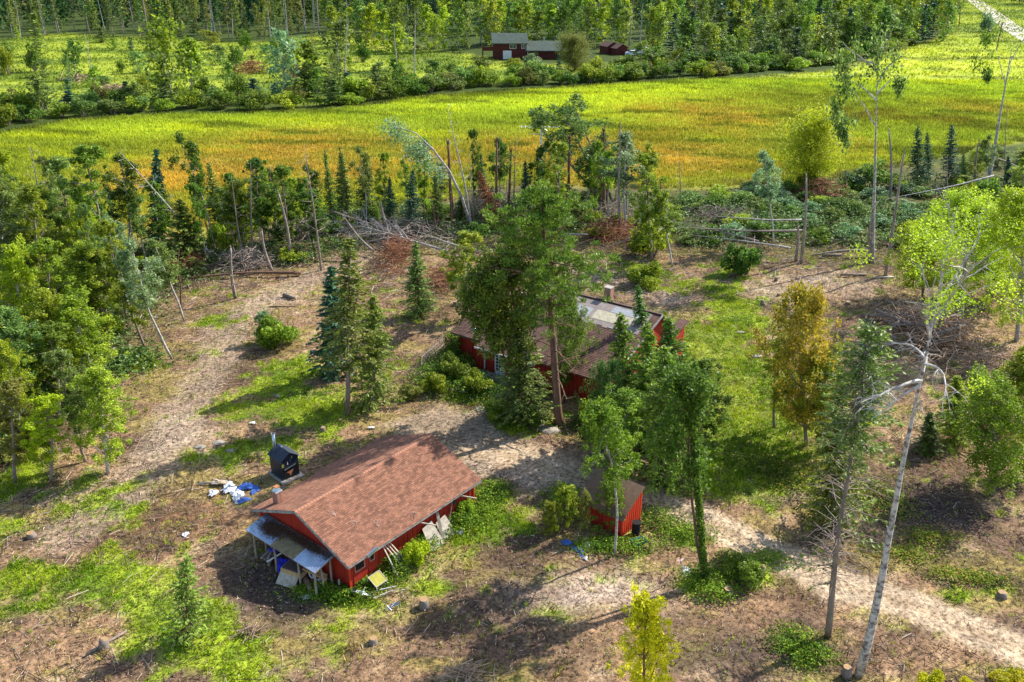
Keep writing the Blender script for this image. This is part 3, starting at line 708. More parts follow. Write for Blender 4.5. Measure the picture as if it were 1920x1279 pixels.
PR = {
    'aspen': build_proto('a', broadleaf(1, 13, 2.3, .12, 34, 13000, .17, .50, 1.6, .14, gaps=.3), 'white'),
    'aspen2': build_proto('a', broadleaf(2, 13, 2.2, .18, 30, 10000, .17, .45, 1.7, .13, gaps=.4), 'grey'),
    'aspen3': build_proto('a', broadleaf(3, 14, 2.2, .36, 18, 9000, .21, .50, 1.9, .12, stems=3, gaps=.25), 'grey'),
    'maple': build_proto('m', broadleaf(4, 11, 3.3, .12, 40, 17000, .20, .78, .8, .18, gaps=.1), 'grey'),
    'big': build_proto('m', broadleaf(5, 13, 3.4, .15, 50, 24000, .15, .62, 1.0, .2, gaps=.2), 'white'),
    'thin': build_proto('a', broadleaf(6, 12, 1.6, .45, 18, 3800, .20, .46, 1.8, .10, gaps=.25), 'white'),
    'willow': build_proto('w', broadleaf(7, 10, 4.8, .04, 50, 26000, .24, 1.15, .9, .22, gaps=0, stems=2), 'brown'),
    'young': build_proto('y', broadleaf(8, 5, 1.4, .06, 34, 9000, .12, .30, 1.1, .06, gaps=.25), 'brown'),
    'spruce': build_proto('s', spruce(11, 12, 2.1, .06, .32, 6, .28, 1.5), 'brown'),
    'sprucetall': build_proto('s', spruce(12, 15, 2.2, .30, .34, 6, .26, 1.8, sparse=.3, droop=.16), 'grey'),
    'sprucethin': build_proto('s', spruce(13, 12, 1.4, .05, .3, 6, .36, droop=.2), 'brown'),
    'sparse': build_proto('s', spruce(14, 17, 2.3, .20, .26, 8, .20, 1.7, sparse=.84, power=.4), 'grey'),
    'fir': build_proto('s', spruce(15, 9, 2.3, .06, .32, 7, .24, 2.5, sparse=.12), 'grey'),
    'sapling': build_proto('s', spruce(16, 4.4, 1.15, .05, .24, 6, .20, 1.6, droop=.05, r0=.05), 'brown'),
    'pine': build_proto('p', pine(21, cr=4.8, base=.55, limbs=40, nleaf=26000), 'brown'),
    'leafytop': build_proto('a', broadleaf(10, 12, 2.7, .46, 34, 15000, .18, .60, .7, .12, gaps=.05), 'brown'),
    'hightop': build_proto('a', broadleaf(9, 12, 2.3, .46, 30, 10000, .17, .50, 1.1, .11, gaps=.25), 'white'),
    'bare': build_proto('b', bare(31), 'white', 'branches'),
    'bare2': build_proto('b', bare(32, 15, .15, 20, .3, 1.8, .2, 3), 'snag', 'branches'),
    'snag': build_proto('b', bare(33, 10, .22, 14, .25, .75, .1, 1, snap=True), 'snag', 'branches'),
    'snag2': build_proto('b', bare(34, 6, .12, 10, .3, .7, .1, 1, snap=True), 'brown', 'branches'),
    'fallen': build_proto('b', bare(35, 12, .2, 40, .30, 4.5, .9, 9), 'white', 'branches'),
    'shrub': build_proto('h', shrub(41), 'grey'),
    'shrub2': build_proto('h', shrub(42, 2.6, 2.2, 1500, .30, 10), 'grey'),
    'shrubfine': build_proto('h', shrub(43, 2.0, 1.5, 3600, .16, 16), 'grey'),
    # light versions for the far woods
    'farleaf': build_proto('f', broadleaf(51, 14, 3.4, .06, 18, 1100, .70, 1.15, 1.2, .16, gaps=.1), 'white'),
    'farleaf2': build_proto('f', broadleaf(52, 15, 3.0, .06, 18, 1000, .68, 1.0, 1.5, .15, gaps=.15), 'grey'),
    'farspruce': build_proto('f', spruce(53, 15, 2.4, .08, .9, 6, 1.0, .32, droop=.08), 'grey'),
    'farsparse': build_proto('f', spruce(54, 15, 1.9, .35, .8, 5, .9, .35, sparse=.35), 'snag'),
    'farbare': build_proto('f', bare(55, 14, .2, 7, .4, 2.0, .8, 2), 'white', 'branches'),
}
print({k: len(p['t'].polygons) + len(p['c'].polygons) for k, p in PR.items()})
NAMES = {'leafytop': 'aspen_tree', 'hightop': 'aspen_tree', 'aspen': 'aspen_tree', 'aspen2': 'aspen_tree', 'aspen3': 'aspen_tree', 'maple': 'maple_tree', 'big': 'aspen_tree', 'thin': 'aspen_tree', 'willow': 'willow_tree', 'young': 'young_tree',
         'spruce': 'spruce_tree', 'sprucetall': 'spruce_tree', 'sprucethin': 'spruce_tree', 'sparse': 'spruce_tree', 'fir': 'fir_tree', 'sapling': 'spruce_sapling', 'pine': 'pine_tree', 'bare': 'dead_tree', 'bare2': 'dead_tree',
         'snag': 'tree_snag', 'snag2': 'tree_snag', 'fallen': 'fallen_tree', 'shrub': 'shrub', 'shrub2': 'shrub', 'shrubfine': 'shrub', 'farleaf': 'broadleaf_tree', 'farleaf2': 'broadleaf_tree', 'farspruce': 'spruce_tree',
         'farsparse': 'spruce_tree', 'farbare': 'dead_tree'}
tr_rng = random.Random(5)

def stand(kind, b, up, wscale, hscale, leaf, label, group=None, bark=None, name=None, cat=None, spin=None):
    p = PR[kind]
    o = bpy.data.objects.new(name or NAMES[kind], None); COL.objects.link(o)
    z = Vector(up).normalized(); q = z.to_track_quat('Z', 'Y')
    o.location = b; o.rotation_mode = 'QUATERNION'
    o.rotation_quaternion = q @ Matrix.Rotation(tr_rng.uniform(0, 2 * PI) if spin is None else spin, 3, 'Z').to_quaternion()
    o.scale = (wscale, wscale, hscale); o.empty_display_size = .3
    o['label'] = label; o['category'] = cat or ('shrub' if 'shrub' in kind else 'tree')
    if group: o['group'] = group
    t = bpy.data.objects.new('trunk', p['t']); COL.objects.link(t); t.parent = o
    c = bpy.data.objects.new(p['second'], p['c']); COL.objects.link(c); c.parent = o
    if leaf and p['second'] == 'crown':
        c.material_slots[0].link = 'OBJECT'; c.material_slots[0].material = LM[leaf]
    if bark:
        t.material_slots[0].link = 'OBJECT'; t.material_slots[0].material = BARK[bark]
        if p['second'] == 'branches': c.material_slots[0].link = 'OBJECT'; c.material_slots[0].material = BARK[bark]
    return o, t, c

def tree(kind, bx, by, tx, ty, cw, leaf, label, group=None, bark=None, name=None, spin=None, sw=None):
    """foot pixel, top pixel and crown width in pixels of the photograph"""
    b, t = top_of(bx, by, tx, ty); up = t - b; L = np.linalg.norm(up); p = PR[kind]
    hs = L / p['h']; ws = (cw / 2 / px_per_m(b + up * .6)) / p['cr'] if cw else hs
    if sw: ws = sw
    return stand(kind, b, up, ws, hs, leaf, label, group, bark, name, spin=spin)

# --- trees round the buildings
tree('pine', 1048, 795, 1012, 350, 225, 'pine', 'tallest pine with a thick bare reddish trunk, standing in front of the red house')
tree('sprucetall', 652, 778, 655, 432, 150, 'pine', 'tall spruce with a bare lower trunk between the garage and the fallen white tree')
tree('sprucethin', 628, 705, 622, 492, 105, 'spruceblue', 'dense blue-green spruce beside the tall bare-stemmed spruce')
tree('fir', 702, 757, 700, 545, 125, 'sprucelight', 'pale green ragged fir just behind the garage roof')
tree('spruce', 787, 592, 780, 448, 80, 'spruce', 'cone-shaped spruce beside the rust-coloured brush pile')
tree('aspen2', 868, 602, 872, 425, 115, 'aspen', 'loose green tree between the cone-shaped spruce and the tallest pine')
tree('sprucethin', 1215, 700, 1196, 528, 62, 'spruce', 'narrow crooked spruce rising past the damaged roof of the red house')
tree('fir', 1182, 815, 1163, 580, 135, 'pine', 'drooping spruce against the front roof slope of the red house')
tree('leafytop', 955, 775, 905, 478, 120, 'pine', 'second leafy stem leaning over the porch roof of the red house', bark='brown')
tree('spruce', 985, 788, 975, 590, 140, 'spruce', 'dark evergreen pressed against the red house wall beside the white door')
tree('leafytop', 990, 768, 945, 440, 170, 'pine', 'leafy dark tree with its crown over the red house roof beside the tallest pine', bark='brown')
tree('fir', 1222, 840, 1212, 600, 150, 'pine', 'dense fir before the lower brown roof of the red house')
tree('maple', 1142, 850, 1138, 668, 80, 'spruce', 'slim dark spruce in front of the lower red wall of the house')
tree('fir', 1272, 790, 1252, 590, 150, 'pine', 'drooping green fir covering the gable end of the red house')
tree('maple', 1062, 735, 1070, 560, 85, 'deep', 'dark bush-like evergreen directly behind the thick pine trunk')
tree('hightop', 1152, 1040, 1126, 745, 125, 'aspen', 'thin pale-stemmed aspen in front of the small red shed')
tree('fir', 1245, 905, 1246, 640, 180, 'pine', 'broad feathery green conifer hiding the corner of the red house')
tree('aspen', 1178, 880, 1165, 720, 130, 'deep', 'green tree rising behind the roof of the small red shed')
tree('aspen2', 1310, 880, 1320, 660, 110, 'deep', 'loose green tree at the edge of the sunny lawn beside the red house')
o, t, c = tree('hightop', 1322, 1090, 1288, 665, 165, 'deep', 'tall tree whose slender trunk is wrapped in green vines beside the driveway', bark='brown')
r_ = np.random.default_rng(77); vb = MB(); nv = 3600
zz = r_.uniform(.3, 9.5, nv); aa = r_.uniform(0, 2 * PI, nv); rr = .09 + .13 * r_.uniform(0, 1, nv) * np.clip(.4 + fbm(zz * 3, aa * 0, 3, 8) , .5, 1.3)
vb.leaves(np.stack([np.cos(aa) * rr, np.sin(aa) * rr, zz], 1), .15, .11, r_, .2)
part('vines', vb, LM['deep'], o)
tree('maple', 1512, 835, 1508, 528, 150, 'orange', 'tree turning orange and yellow beside the sunny lawn')
tree('aspen2', 1452, 800, 1462, 620, 95, 'yellow', 'yellow-green sapling beside the orange tree at the lawn edge')
tree('aspen', 1545, 850, 1550, 640, 120, 'aspen', 'green tree tucked behind the orange tree')
tree('sparse', 1553, 1190, 1636, 588, 210, 'spruce', 'half-dead spruce with grey bare lower branches beside the driveway', spin=.4)
tree('fir', 1560, 985, 1580, 690, 150, 'pine', 'ragged green fir directly behind the half-dead spruce')
tree('spruce', 1632, 760, 1626, 592, 80, 'spruceblue', 'small dark spruce beside the heap of cut logs')
# the pale birch
b, t_ = top_of(1610, 1265, 1762, 545); up = t_ - b; L = np.linalg.norm(up)
bt, bb, hh, _ = bare(61, 22, .25, 3, .8, 2.5, .6, 5)
PR['birch'] = dict(h=22., cr=3., second='branches', bark='white', t=bt.mesh('trunk', (BARK['birch'],), True), c=None)
rb = np.random.default_rng(62); bb = MB()
def limb(o, d, L, r0, droop, n=8, tw=7, wob=.1):
    lp, lr = taper(o, d, L, r0, .02, rb, n, wob, droop); bb.tube(lp, lr, 5, v=.9)
    for k in range(tw):
        q = interp(lp, rb.uniform(.25, .97)); dd = lp[-1] - lp[0]; qp, qr = taper(q, dd / L + rb.normal(size=3) * .55, L * rb.uniform(.2, .45), r0 * .3, .008, rb, 4, .14, droop * 1.6); bb.tube(qp, qr, 3, v=1.)
        for j in range(3):
            q2 = interp(qp, rb.uniform(.3, 1)); q3, r3 = taper(q2, dd / L + rb.normal(size=3) * .7, L * .15, .012, .005, rb, 3, .15, droop * 2); bb.tube(q3, r3, 3, v=1., cap=False)
for (t, dx, dy, dz, LL, rr0, dr) in [(.80, 1.0, -.1, .5, 4.0, .11, -.10), (.82, -1.0, .1, .35, 3.4, .09, -.12), (.84, .9, .5, .4, 3.2, .08, -.12), (.79, 1.0, -.4, .2, 3.0, .07, -.08), (.85, -.8, -.5, .5, 3.0, .07, -.12),
                                 (.93, 1.0, .2, 1.2, 5.5, .13, .0), (.90, .8, -.1, .9, 5.0, .10, .0), (.97, -.5, .2, 1.2, 3.4, .08, 0), (.99, .6, -.3, 1.4, 4.4, .09, 0), (.72, .8, 0, .9, 1.4, .09, .0)]:
    limb(np.array([0, 0, 22 * t]), (dx, dy, dz), LL, rr0, dr)
PR['birch']['c'] = bb.mesh('branches', (BARK['white'],), False)
o, t, c = stand('birch', b, up, 1.0, L / 22, None, 'tall pale leaning birch with curling bare limbs and a yellow-green top', name='birch_tree', spin=0)
cb = MB()
for k in range(26):
    p = np.array([2.4, .2, 24.0]) + rb.normal(size=3) * [2.3, 1.6, 1.9]; n = 130; g = rb.normal(size=(n, 3)); g /= np.linalg.norm(g, axis=1)[:, None]; g *= (rb.uniform(.1, 1, n) ** .5)[:, None] * .62
    cb.leaves(p + g, .11, .08, rb, .3, v=np.clip(.5 * rb.uniform() + .5 * rb.uniform(0, 1, n), 0, 1))
part('crown', cb, LM['yellow'], o)
# trees at the right border
tree('big', 1800, 600, 1800, 350, 180, 'yellow', 'bright yellow-green aspen directly behind the pale birch top')
tree('big', 1905, 640, 1900, 345, 160, 'yellow', 'yellow-green aspen at the picture edge beside the birch top')
tree('maple', 1730, 560, 1735, 410, 110, 'yellow', 'low yellow-green tree beside the tall standing snags')
tree('maple', 1860, 560, 1850, 400, 130, 'aspen', 'green rounded tree between the two yellow-green aspens')
tree('maple', 1862, 930, 1850, 690, 150, 'aspen', 'leafy tree over dark soil near the lower end of the log heap')
tree('aspen', 1930, 900, 1925, 640, 140, 'yellow', 'yellow-green tree cut by the picture edge beside the dark soil')
tree('fir', 1790, 830, 1795, 700, 110, 'aspen', 'small ragged evergreen between the birch and the dark soil')
tree('sprucethin', 1742, 850, 1745, 770, 60, 'spruce', 'small dark spruce beside the birch trunk')
tree('young', 1212, 1345, 1216, 1105, 128, 'gold', 'bright yellow young tree at the bottom edge of the photo')
tree('sapling', 352, 1196, 350, 1035, 112, 'sprucelight', 'light green young spruce beside the garage shadow')
for i, (x, y, w, lab) in enumerate([(1750, 1300, 70, 'small yellow bush cut by the bottom edge nearest the birch foot'), (1890, 1300, 90, 'yellow bush in the bottom corner beyond the driveway'), (1820, 1310, 50, 'lowest yellow bush between two others at the bottom edge')]):
    tree('shrubfine', x, y, x, y - 45, w, 'gold', lab)
tree('young', 1030, 1000, 1032, 1000 - 62, 40, 'aspen', 'slim young tree beside the wall of the small red shed', sw=.5)
tree('young', 1060, 985, 1062, 905, 62, 'aspen', 'bushy young tree at the rear corner of the small red shed')
tree('young', 1150, 990, 1146, 895, 70, 'aspen', 'bushy young tree hanging over the shed roof behind the pale stem')
tree('young', 1098, 1000, 1098, 915, 34, 'olive', 'olive young tree leaning over the roof of the small red shed')
tree('shrubfine', 520, 648, 515, 585, 90, 'aspen', 'low green bush alone on the bare earth beside the spruces')
tree('young', 495, 640, 490, 580, 40, 'silver', 'pale thin sapling at the edge of the low green bush')
tree('shrubfine', 870, 968, 868, 930, 50, 'aspen', 'rounded green bush at the far corner of the garage wall')
tree('shrubfine', 780, 1055, 775, 1005, 62, 'yellow', 'yellow-green bush against the middle of the garage side wall')
tree('shrubfine', 1395, 1090, 1395, 1045, 82, 'deep', 'dark green leafy bush around a stump by the driveway')
tree('shrubfine', 1215, 535, 1213, 485, 84, 'aspen', 'round green bush behind the chimney of the red house')
tree('shrubfine', 1390, 512, 1390, 445, 80, 'deep', 'dense dark bush where the lawn meets the thicket')
tree('shrub', 1225, 480, 1222, 400, 90, 'aspen', 'bushy growth under the thin aspens behind the red house')
for i, (x, y, h, w, lf, lab) in enumerate([(850, 712, 58, 74, 'deep', 'dark shrub below the ivy covered end of the red house'), (895, 735, 48, 70, 'aspen', 'green shrub in front of the narrow red wall bay'),
        (815, 735, 40, 62, 'aspen', 'low shrub at the end of the picket fence'), (935, 782, 34, 60, 'aspen', 'low shrub beside the planter box below the white door'), (990, 800, 40, 60, 'deep', 'dark shrub beside the foot of the thick pine'),
        (770, 745, 30, 50, 'olive', 'olive shrub between the fir and the picket fence'), (1110, 790, 60, 60, 'aspen', 'leafy shrub between the thick pine and the red wall')]):
    tree('shrubfine', x, y, x, y - h, w, lf, lab)

# --- woods on the left side
LT = [('aspen', 202, 890, 175, 675, 120, 'aspen', 'green aspen with forked pale stems at the edge of the trampled path'),
      ('aspen2', 160, 868, 110, 640, 105, 'blue', 'blue-green aspen behind the fork-stemmed aspen beside the path'),
      ('aspen2', 95, 905, 80, 735, 120, 'yellow', 'yellow-green small tree nearest the pale mown strip'),
      ('aspen2', 30, 905, 15, 700, 130, 'olive', 'olive-green bushy tree at the picture edge above the pale strip'),
      ('aspen', 40, 800, 5, 560, 130, 'blue', 'blue-green tree at the picture edge halfway down'),
      ('aspen2', 110, 790, 85, 600, 140, 'deep', 'dark green rounded tree amid the thicket'),
      ('aspen', 185, 745, 130, 540, 130, 'aspen', 'mid-green aspen in the thicket behind the path'),
      ('aspen', 60, 700, 20, 440, 105, 'yellow', 'yellow-green tall aspen near the picture edge'),
      ('aspen2', 130, 690, 80, 430, 115, 'aspen', 'mid-green aspen with a wide loose crown in the thicket'),
      ('aspen', 190, 655, 150, 440, 130, 'aspen', 'green aspen beside the three leaning trunks'),
      ('aspen2', 272, 652, 188, 395, 90, 'aspen', 'leaning green tree whose bare trunk is the nearer of the leaning pair'),
      ('thin', 322, 670, 235, 420, 85, 'silver', 'leaning pale trunk with silvery leaves at the corner of the bare earth'),
      ('thin', 345, 602, 280, 430, 70, 'blue', 'slim dark stem leaning with few leaves by the bare earth'),
      ('aspen2', 240, 600, 215, 470, 90, 'blue', 'short blue-green tree behind the leaning trunks'),
      ('aspen2', 90, 600, 50, 330, 110, 'aspen', 'green loose tree in front of the orange meadow gap'),
      ('aspen', 20, 600, -20, 300, 130, 'blue', 'bluish tree at the picture edge beside the meadow'),
      ('aspen2', 200, 545, 150, 255, 135, 'deep', 'widest dark green aspen rising over the orange meadow'),
      ('aspen2', 150, 520, 95, 280, 110, 'blue', 'blue-green aspen touching the widest dark aspen'),
      ('thin', 240, 470, 225, 270, 80, 'deep', 'narrow dark green tree beside the dead leaning birch'),
      ('bare2', 100, 470, 55, 270, 70, None, 'dead brown-grey tree with fine twigs beside the meadow'),
      ('aspen2', 20, 470, 0, 270, 90, 'yellow', 'yellow-green tree at the meadow end by the picture edge'),
      ('bare', 405, 487, 222, 282, 0, None, 'dead white birch leaning far over towards the woods'),
      ('thin', 402, 468, 325, 225, 60, 'deep', 'thin straight birch with leaves only at its top beside the leaning dead birch'),
      ('sprucethin', 298, 480, 293, 272, 60, 'spruceblue', 'narrow dark spruce between the two leaning birches'),
      ('spruce', 345, 500, 335, 370, 110, 'spruce', 'wide dark spruce crossed by the leaning dead birch'),
      ('snag', 442, 560, 432, 462, 0, None, 'short broken snag standing alone on the bare earth edge'),
      ('bare2', 602, 508, 572, 285, 0, None, 'grey thin dead tree nearest the fallen white tree'),
      ('aspen2', 500, 470, 478, 285, 80, 'deep', 'dark aspen whose crown stands over the orange reeds'),
      ('aspen2', 545, 480, 520, 300, 90, 'deep', 'dark aspen beside the thin grey dead tree'),
      ('aspen', 460, 470, 440, 330, 80, 'aspen', 'green aspen with a curved grey stem next to it'),
      ('bare2', 475, 480, 470, 300, 0, None, 'dead crooked tree among the dark aspens'),
      ('snag', 510, 508, 490, 430, 0, None, 'leaning brown broken stem, shorter of the pair by the brush'),
      ('snag', 545, 490, 522, 360, 0, None, 'tall broken snag among the dark aspens'),
      ('aspen2', 590, 470, 580, 350, 80, 'deep', 'dark green tree beside the fallen white tree'),
      ('thin', 425, 470, 410, 340, 60, 'blue', 'slender blue-green tree behind the leaning dead birch'),
      ('snag2', 330, 540, 335, 470, 0, None, 'short brown stump-like snag among the rust brush'),
      ('snag2', 340, 585, 338, 520, 0, None, 'short stem beside the slim leaning tree by the bare earth')]
# --- middle band
MT = [('sprucethin', 640, 402, 640, 283, 50, 'spruce', 'first narrow spruce in the row before the orange reeds'),
      ('spruce', 686, 412, 686, 288, 60, 'spruce', 'second wider spruce in the row before the orange reeds'),
      ('spruce', 730, 422, 730, 328, 44, 'spruceblue', 'small spruce between the row and the pale-topped spruce'),
      ('spruce', 768, 430, 774, 315, 54, 'spruceblue', 'spruce with a pale tuft of leaves at its top'),
      ('spruce', 822, 430, 815, 325, 50, 'spruce', 'dark spruce under the bent white birch'),
      ('snag2', 820, 440, 808, 370, 0, None, 'thin dead stem below the bent birch'),
      ('snag2', 848, 440, 845, 362, 0, None, 'thin dead stem next to the leaning grey trunk'),
      ('snag', 735, 445, 712, 375, 0, None, 'broken pole leaning in the branches of the fallen white tree'),
      ('bare', 884, 432, 838, 198, 0, None, 'tall leaning grey dead trunk crossing the bent birch'),
      ('spruce', 902, 350, 902, 285, 30, 'spruceblue', 'tiny far spruce in the reeds beyond the rust-brown tree'),
      ('sprucethin', 985, 410, 984, 298, 36, 'spruceblue', 'narrow spruce beside the antenna mast'),
      ('bare2', 935, 400, 925, 290, 0, None, 'dead thin tree between the rust tree and the narrow spruce'),
      ('bare2', 953, 380, 950, 330, 0, None, 'small dead tree in the brush left of the mast'),
      ('aspen2', 1045, 440, 1042, 255, 80, 'aspen', 'aspen directly beside the antenna mast'),
      ('aspen2', 1070, 420, 1062, 340, 60, 'blue', 'short bluish tree at the foot of the antenna mast'),
      ('aspen3', 1145, 388, 1128, 162, 115, 'blue', 'tall clump of bluish aspens with dark stems over the reeds'),
      ('thin', 1172, 440, 1180, 225, 90, 'silver', 'pale-leaved aspen behind the straight white snag'),
      ('snag', 1164, 442, 1163, 236, 0, None, 'straight tall white snag beside the bluish aspens'),
      ('aspen2', 1222, 490, 1214, 275, 90, 'aspen', 'aspen between the round bush and the bluish clump'),
      ('thin', 1262, 500, 1250, 340, 60, 'aspen', 'thin aspen beside the big fallen trunk'),
      ('bare2', 1275, 370, 1274, 300, 0, None, 'dead spruce skeleton standing before the reeds'),
      ('thin', 1450, 462, 1432, 262, 60, 'silver', 'pale thin aspen with sparse drooping leaves'),
      ('willow', 1525, 348, 1524, 212, 128, 'lime', 'round bright lime-green willow in the meadow'),
      ('snag', 1502, 492, 1512, 328, 0, None, 'thick pale broken trunk, taller of the pair'),
      ('snag', 1492, 490, 1497, 420, 0, None, 'short brown broken trunk next to the thick pale one'),
      ('snag', 1632, 492, 1636, 395, 0, None, 'short dark stem at the foot of the tall bare birch'),
      ('snag', 1660, 516, 1696, 282, 0, None, 'tall dark snag leaning away from the tall bare birch'),
      ('snag', 1669, 374, 1667, 242, 0, None, 'far pale pole-like snag beyond the leaning dark snag'),
      ('snag2', 1752, 392, 1755, 335, 0, None, 'short far snag behind the yellow-green trees'),
      ('snag2', 1587, 370, 1586, 320, 0, None, 'small snag beside the uprooted rust-brown roots'),
      ('snag2', 1240, 420, 1238, 340, 0, None, 'short leafless stem near the bluish aspens'),
      ('spruce', 1722, 345, 1722, 232, 50, 'spruceblue', 'first dark blue spruce by the reeds'),
      ('spruce', 1782, 350, 1785, 230, 52, 'spruceblue', 'second dark blue spruce by the reeds'),
      ('spruce', 1740, 340, 1738, 245, 36, 'spruceblue', 'narrow spruce squeezed between the two dark blue ones'),
      ('spruce', 1808, 355, 1806, 285, 30, 'spruce', 'small spruce beside the second dark blue spruce'),
      ('sprucethin', 1890, 380, 1890, 290, 34, 'spruceblue', 'small dark spruce near the tall forked snag'),
      ('bare2', 1778, 380, 1776, 290, 0, None, 'grey dead spruce in front of the dark blue spruces'),
      ('snag', 1828, 340, 1836, 262, 0, None, 'stout dark snag beside the tall forked snag'),
      ('bare2', 1885, 330, 1888, 195, 0, None, 'thin dark dead pole beyond the tall forked snag'),
      ('thin', 1855, 360, 1858, 240, 40, 'blue', 'thin leafy tree next to the tall forked snag'),
      ('aspen2', 1915, 400, 1915, 290, 60, 'aspen', 'green tree at the picture edge by the reeds'),
      ('shrub', 1640, 352, 1640, 290, 70, 'blue', 'bluish bush behind the tall bare birch'),
      ('shrub', 1602, 352, 1602, 310, 60, 'silver', 'pale bush beside the lime-green willow'),
      ('shrub', 1585, 235, 1578, 208, 26, 'deep', 'single small dark bush alone in the meadow')]
for T_ in LT + MT:
    kind, bx, by, tx, ty, cw, lf, lab = T_
    kw = {}
    if kind in ('snag', 'snag2'):
        b, t = top_of(bx, by, tx, ty); kw['sw'] = 1.0
    elif kind in ('bare', 'bare2') and not cw:
        b, t = top_of(bx, by, tx, ty); kw['sw'] = .6 + .4 * min(1.5, np.linalg.norm(t - b) / 14)
    tree(kind, bx, by, tx, ty, cw, lf, lab, **kw)
# rust-brown dead spruce and the tall bare birch with hanging leaves
tree('spruce', 932, 430, 896, 318, 60, 'rust', 'rust-brown dead spruce leaning over the brush')
def special(kind, bx, by, tx, ty, label, limbs, leaf, clumps, sw=1.0, nl=90):
    """a bare trunk whose own limbs end in hanging leaf clumps; limbs: (t, dx, dz, length)"""
    b, t = top_of(bx, by, tx, ty); up = t - b; L = np.linalg.norm(up); tb, _, h, _ = bare(int(bx), 14, .17 * sw, 1, .5, 1., .5, 1)
    r = np.random.default_rng(int(bx)); B = MB(); C = MB()
    o = bpy.data.objects.new('birch_tree' , None); COL.objects.link(o); o.location = b; o.rotation_mode = 'QUATERNION'
    o.rotation_quaternion = Vector(up).normalized().to_track_quat('Z', 'Y'); o.scale = (1, 1, L / 14); o['label'] = label; o['category'] = 'tree'
    q = Vector(up).normalized().to_track_quat('Z', 'Y').inverted()
    for (t_, dx, dz, ll) in limbs:
        d = q @ Vector((dx, r.normal() * .25, dz)); lp, lr = taper((0, 0, 14 * t_), tuple(d), ll, .09, .015, r, 6, .10, -.05); B.tube(lp, lr, 5, v=1.)
        for k in range(4):
            s = interp(lp, r.uniform(.4, 1)); e = s + r.normal(size=3) * .5; B.tube([s, e], [.025, .01], 3, cap=False)
    for (cx, cz, rr_) in clumps:
        v = q @ Vector((cx, 0, 0)); p0 = np.array([v[0], v[1], cz + v[2]])
        for k in range(6):
            p = p0 + r.normal(size=3) * rr_ * .6; g = r.normal(size=(nl // 2, 3)) * .32 * rr_ ; C.leaves(p + g, .30, .22, r, .2)
    part('trunk', tb, BARK['white'], o, True); part('branches', B, BARK['white'], o); part('crown', C, LM[leaf], o)
special('x', 1636, 492, 1645, 105, 'tall bare white birch with drooping limbs and a few hanging leaf clusters',
        [(.68, -1, .5, 4.6), (.80, -1, .9, 3.2), (.93, -1, .5, 4.6), (.96, -1, .1, 3.4), (.83, 1, .5, 2.6), (.86, .8, 1.6, 3.6), (.98, .5, 1, 2.0)], 'blue',
        [(-4.6, 12.6, 1.3), (-3.8, 12.0, 1.2), (-3.2, 12.8, 1.0), (-4.0, 10.6, .9), (2.6, 12.2, .8), (0.3, 14.3, 1.7), (.8, 13.9, 1.2), (-4.2, 9.4, .9), (-3.8, 9.0, .7)], sw=1.5)
special('x', 1852, 345, 1898, 85, 'tall forked grey snag with one leafy side limb at the meadow edge', [(.72, -1, 1.4, 4.6), (.86, .4, 1.5, 2.4), (.78, .5, 1.2, 2.0)], 'deep', [(-4.0, 12.0, 1.2), (-4.0, 14.6, 1.1), (-3.0, 11, .7)], sw=1.9)
# birch bent over by the wind
b, t_ = top_of(884, 430, 840, 330); 
rb = np.random.default_rng(91); T = MB(); Bm = MB(); Cm = MB()
pth = []
for (px, py) in [(884, 430), (866, 370), (842, 320), (812, 280), (780, 250), (750, 240)]:
    p = top_of(884, 430, px, py)[1] - b; pth.append(p)
T.tube(pth, [.22, .19, .16, .12, .07, .03], 7)
for k in range(30):
    s = interp(np.array(pth), rb.uniform(.35, 1)); lp, lr = taper(s, (-1 + rb.normal() * .3, rb.normal() * .5, .25 + rb.normal() * .3), rb.uniform(1.5, 3.6), .04, .01, rb, 4, .12, -.12); Bm.tube(lp, lr, 3, v=1., cap=False)
    if rb.uniform() < .75:
        for j in range(3): g = rb.normal(size=(34, 3)) * .45; Cm.leaves(lp[-1 - j] + g + [0, 0, -.4], .28, .2, rb, .2)
o = empty('birch_tree', 'white birch bent over in a bow with hanging leaves', 'tree', b); part('trunk', T, BARK['white'], o, True); part('branches', Bm, BARK['white'], o); part('crown', Cm, LM['silver'], o)

# --- fallen trees and brush
def lying(kind, bx, by, tx, ty, z0, z1, label, sw=1.0, bark=None, name='fallen_tree', spin=0.0):
    a = at(bx, by, z0); c = at(tx, ty, z1); up = c - a; p = PR[kind]
    return stand(kind, a, up, sw, np.linalg.norm(up) / p['h'], None, label, None, bark, name, spin=spin)
lying('fallen', 835, 470, 625, 412, .5, 2.8, 'largest fallen white tree with a fan of bare branches', .8, name='fallen_tree')
lying('bare', 1500, 412, 1330, 405, 2.6, 3.2, 'upper fallen grey trunk beside the thick pale snag', .9, 'white')
lying('bare', 1500, 432, 1240, 425, 2.2, 2.8, 'long fallen grey trunk lying across the thicket', 1.0, 'snag')
lying('bare2', 1420, 452, 1245, 410, 1.9, 2.6, 'thin fallen stem slanting below the long grey trunk', .8, 'snag')
lying('bare', 1860, 330, 1640, 378, 5.0, 2.4, 'fallen trunk propped behind the tall bare birch', .9, 'white')
lying('snag', 1920, 320, 1850, 290, .6, 4.4, 'broken trunk leaning beside the forked snag', .9, 'snag')
lying('bare2', 1240, 430, 1120, 470, 3.0, .6, 'fallen stem pointing down towards the red house chimney', .9, 'snag')
lying('bare', 620, 395, 760, 440, 3.4, 1.0, 'second fallen tree crossing the largest one', .8, 'snag')
lying('snag', 560, 512, 360, 520, .3, .3, 'log lying along the edge of the bare earth', 1.0, 'brown')

